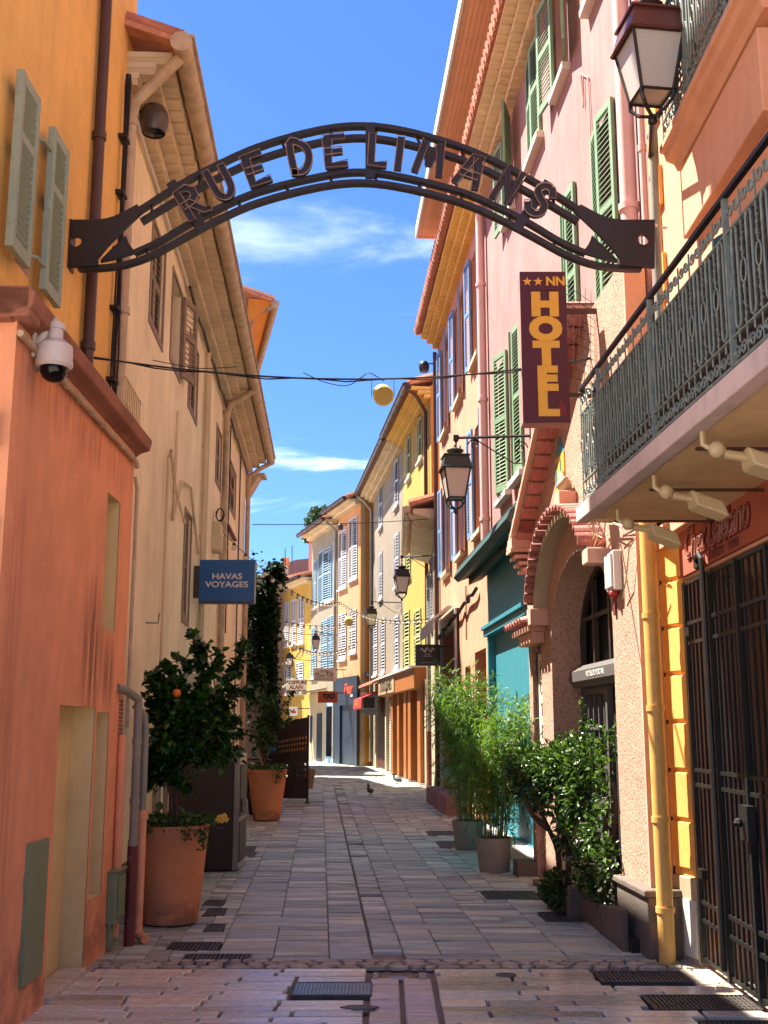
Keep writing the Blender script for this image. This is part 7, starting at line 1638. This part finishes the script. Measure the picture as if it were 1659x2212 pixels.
an = T('roof_aerial', 'tall thin television aerial in front of the far pine', 'aerial', at(703, 1200, 63)); m = MB(); m.tube([at(715, 1175, 63), at(715, 1105, 63)], .02, 4); m.tube([at(700, 1155, 63), at(742, 1152, 63)], .02, 4); m.tube([at(741, 1160, 63), at(741, 1110, 63)], .015, 4); m.build('mast', M['white'], an)
m = MB(); m.tube([at(616, 1222, 80), at(616, 1185, 80)], .03, 4); m.tube([at(631, 1222, 80), at(631, 1178, 80)], .03, 4); tag(m.build('roof_aerial', M['black']), 'pair of thin aerials above the mauve house chimney', 'aerial')

# ------------------------------------------------------------------ drain covers
def grate(name, label, x0, x1, y0, y1, bars, mat='grate', weave=False, shear=0.0):
    t = T(name, label, 'drain cover', ((x0 + x1) / 2, (y0 + y1) / 2, 0)); m = MB(); e = .012
    for (a, b, c, d) in ((x0, x1, y0, y0 + e), (x0, x1, y1 - e, y1), (x0, x0 + e, y0 + e, y1 - e), (x1 - e, x1, y0 + e, y1 - e)): m.box(a, b, c, d, -.03, .002)
    m.build('frame', M[mat], t); m = MB(); n = max(6, int((x1 - x0) / bars))
    for i in range(1, n): x = x0 + (x1 - x0) * i / n; m.box(x - bars * .22, x + bars * .22, y0 + e, y1 - e, -.02, -.001)
    k = max(2, int((y1 - y0) / (.03 if weave else .06)))
    for j in range(1, k): y = y0 + (y1 - y0) * j / k; m.box(x0 + e, x1 - e, y - .006, y + .006, -.018, .001 if weave else -.004)
    m.build('grid_bars', M['steel'] if weave else M[mat], t); return t
LB = ['iron drain cover nearest the drainpipe foot at the coral corner', 'larger iron drain cover just before the cobble band at left', 'iron drain cover in mid street right of the shrub shade', 'iron drain cover at the corner of the planting bed', 'small drain cover by the tall pot, nearest it', 'small drain cover by the tall pot, second away', 'small drain cover by the tall pot, farthest of three', 'small drain cover beside the brown cabinet, nearer', 'small drain cover beside the brown cabinet, farther', 'small drain cover left of the grey planters', 'drain cover beyond the grey planters']
for q, lb_ in zip(GR, LB): grate('drain_grate', lb_, q[0], q[1], q[2], q[3], .03)
PLB = ['woven steel drain grating in the foreground pavers left of the channel', 'dark drain mat in the right foreground pavers, farther one', 'dark drain mat before the iron gate, nearer one', 'drain cover cut by the bottom right corner']
for i, (q, lb_) in enumerate(zip(PG, PLB)): grate('drain_grate', lb_, q[0], q[1], q[2], q[3], .022 if i == 0 else .026, weave=(i == 0))
t = T('gully_grate', 'curved gully grating at the head of the stone channel', 'drain cover', (.09, 7.82, 0))
for k in range(5): m = MB(); m.tube([(-.04 + .27 * f / 8, 7.8 - .02 * k - .03 * math.sin(math.pi * f / 8), -.012) for f in range(9)], .007, 5); m.build('bar', M['steel'], t)
m = MB(); m.box(-.07, -.04, 7.68, 7.86, -.03, 0); m.box(.23, .28, 7.68, 7.86, -.03, 0); m.build('frame', M['greypipe'], t)
p = gnd(775, 2178); t = T('manhole_lid', 'small diamond shaped iron lid in the foreground pavers', 'lid', p); m = MB(); m.prism([p + V((-.11, 0, .002)), p + V((-.03, -.05, .002)), p + V((.08, -.045, .002)), p + V((.12, .01, .002)), p + V((.02, .05, .002)), p + V((-.06, .045, .002))], (0, 0, .006)); m.build('lid', M['grate'], t)
p = gnd(1005 * 1.0 + 88, 2107); t = T('round_lid', 'small round iron cap in the right foreground pavers', 'lid', p); m = MB(); m.lathe(p, [(.07, .001), (.07, .004), (.055, .007), (.05, .004), (.02, .008)], 18); m.build('cap', M['grate'], t, True)
# ------------------------------------------------------------------ lettering becomes plain meshes
bpy.context.view_layer.update()
dg = bpy.context.evaluated_depsgraph_get()
for o in [o for o in sc.objects if o.type == 'FONT']:
    me = bpy.data.meshes.new_from_object(o.evaluated_get(dg)); me.name = 'lettering'
    n = bpy.data.objects.new('lettering_mesh', me); COL.objects.link(n); n.parent = o.parent; n.matrix_local = o.matrix_local.copy()
    nm = o.name; bpy.data.objects.remove(o); n.name = nm
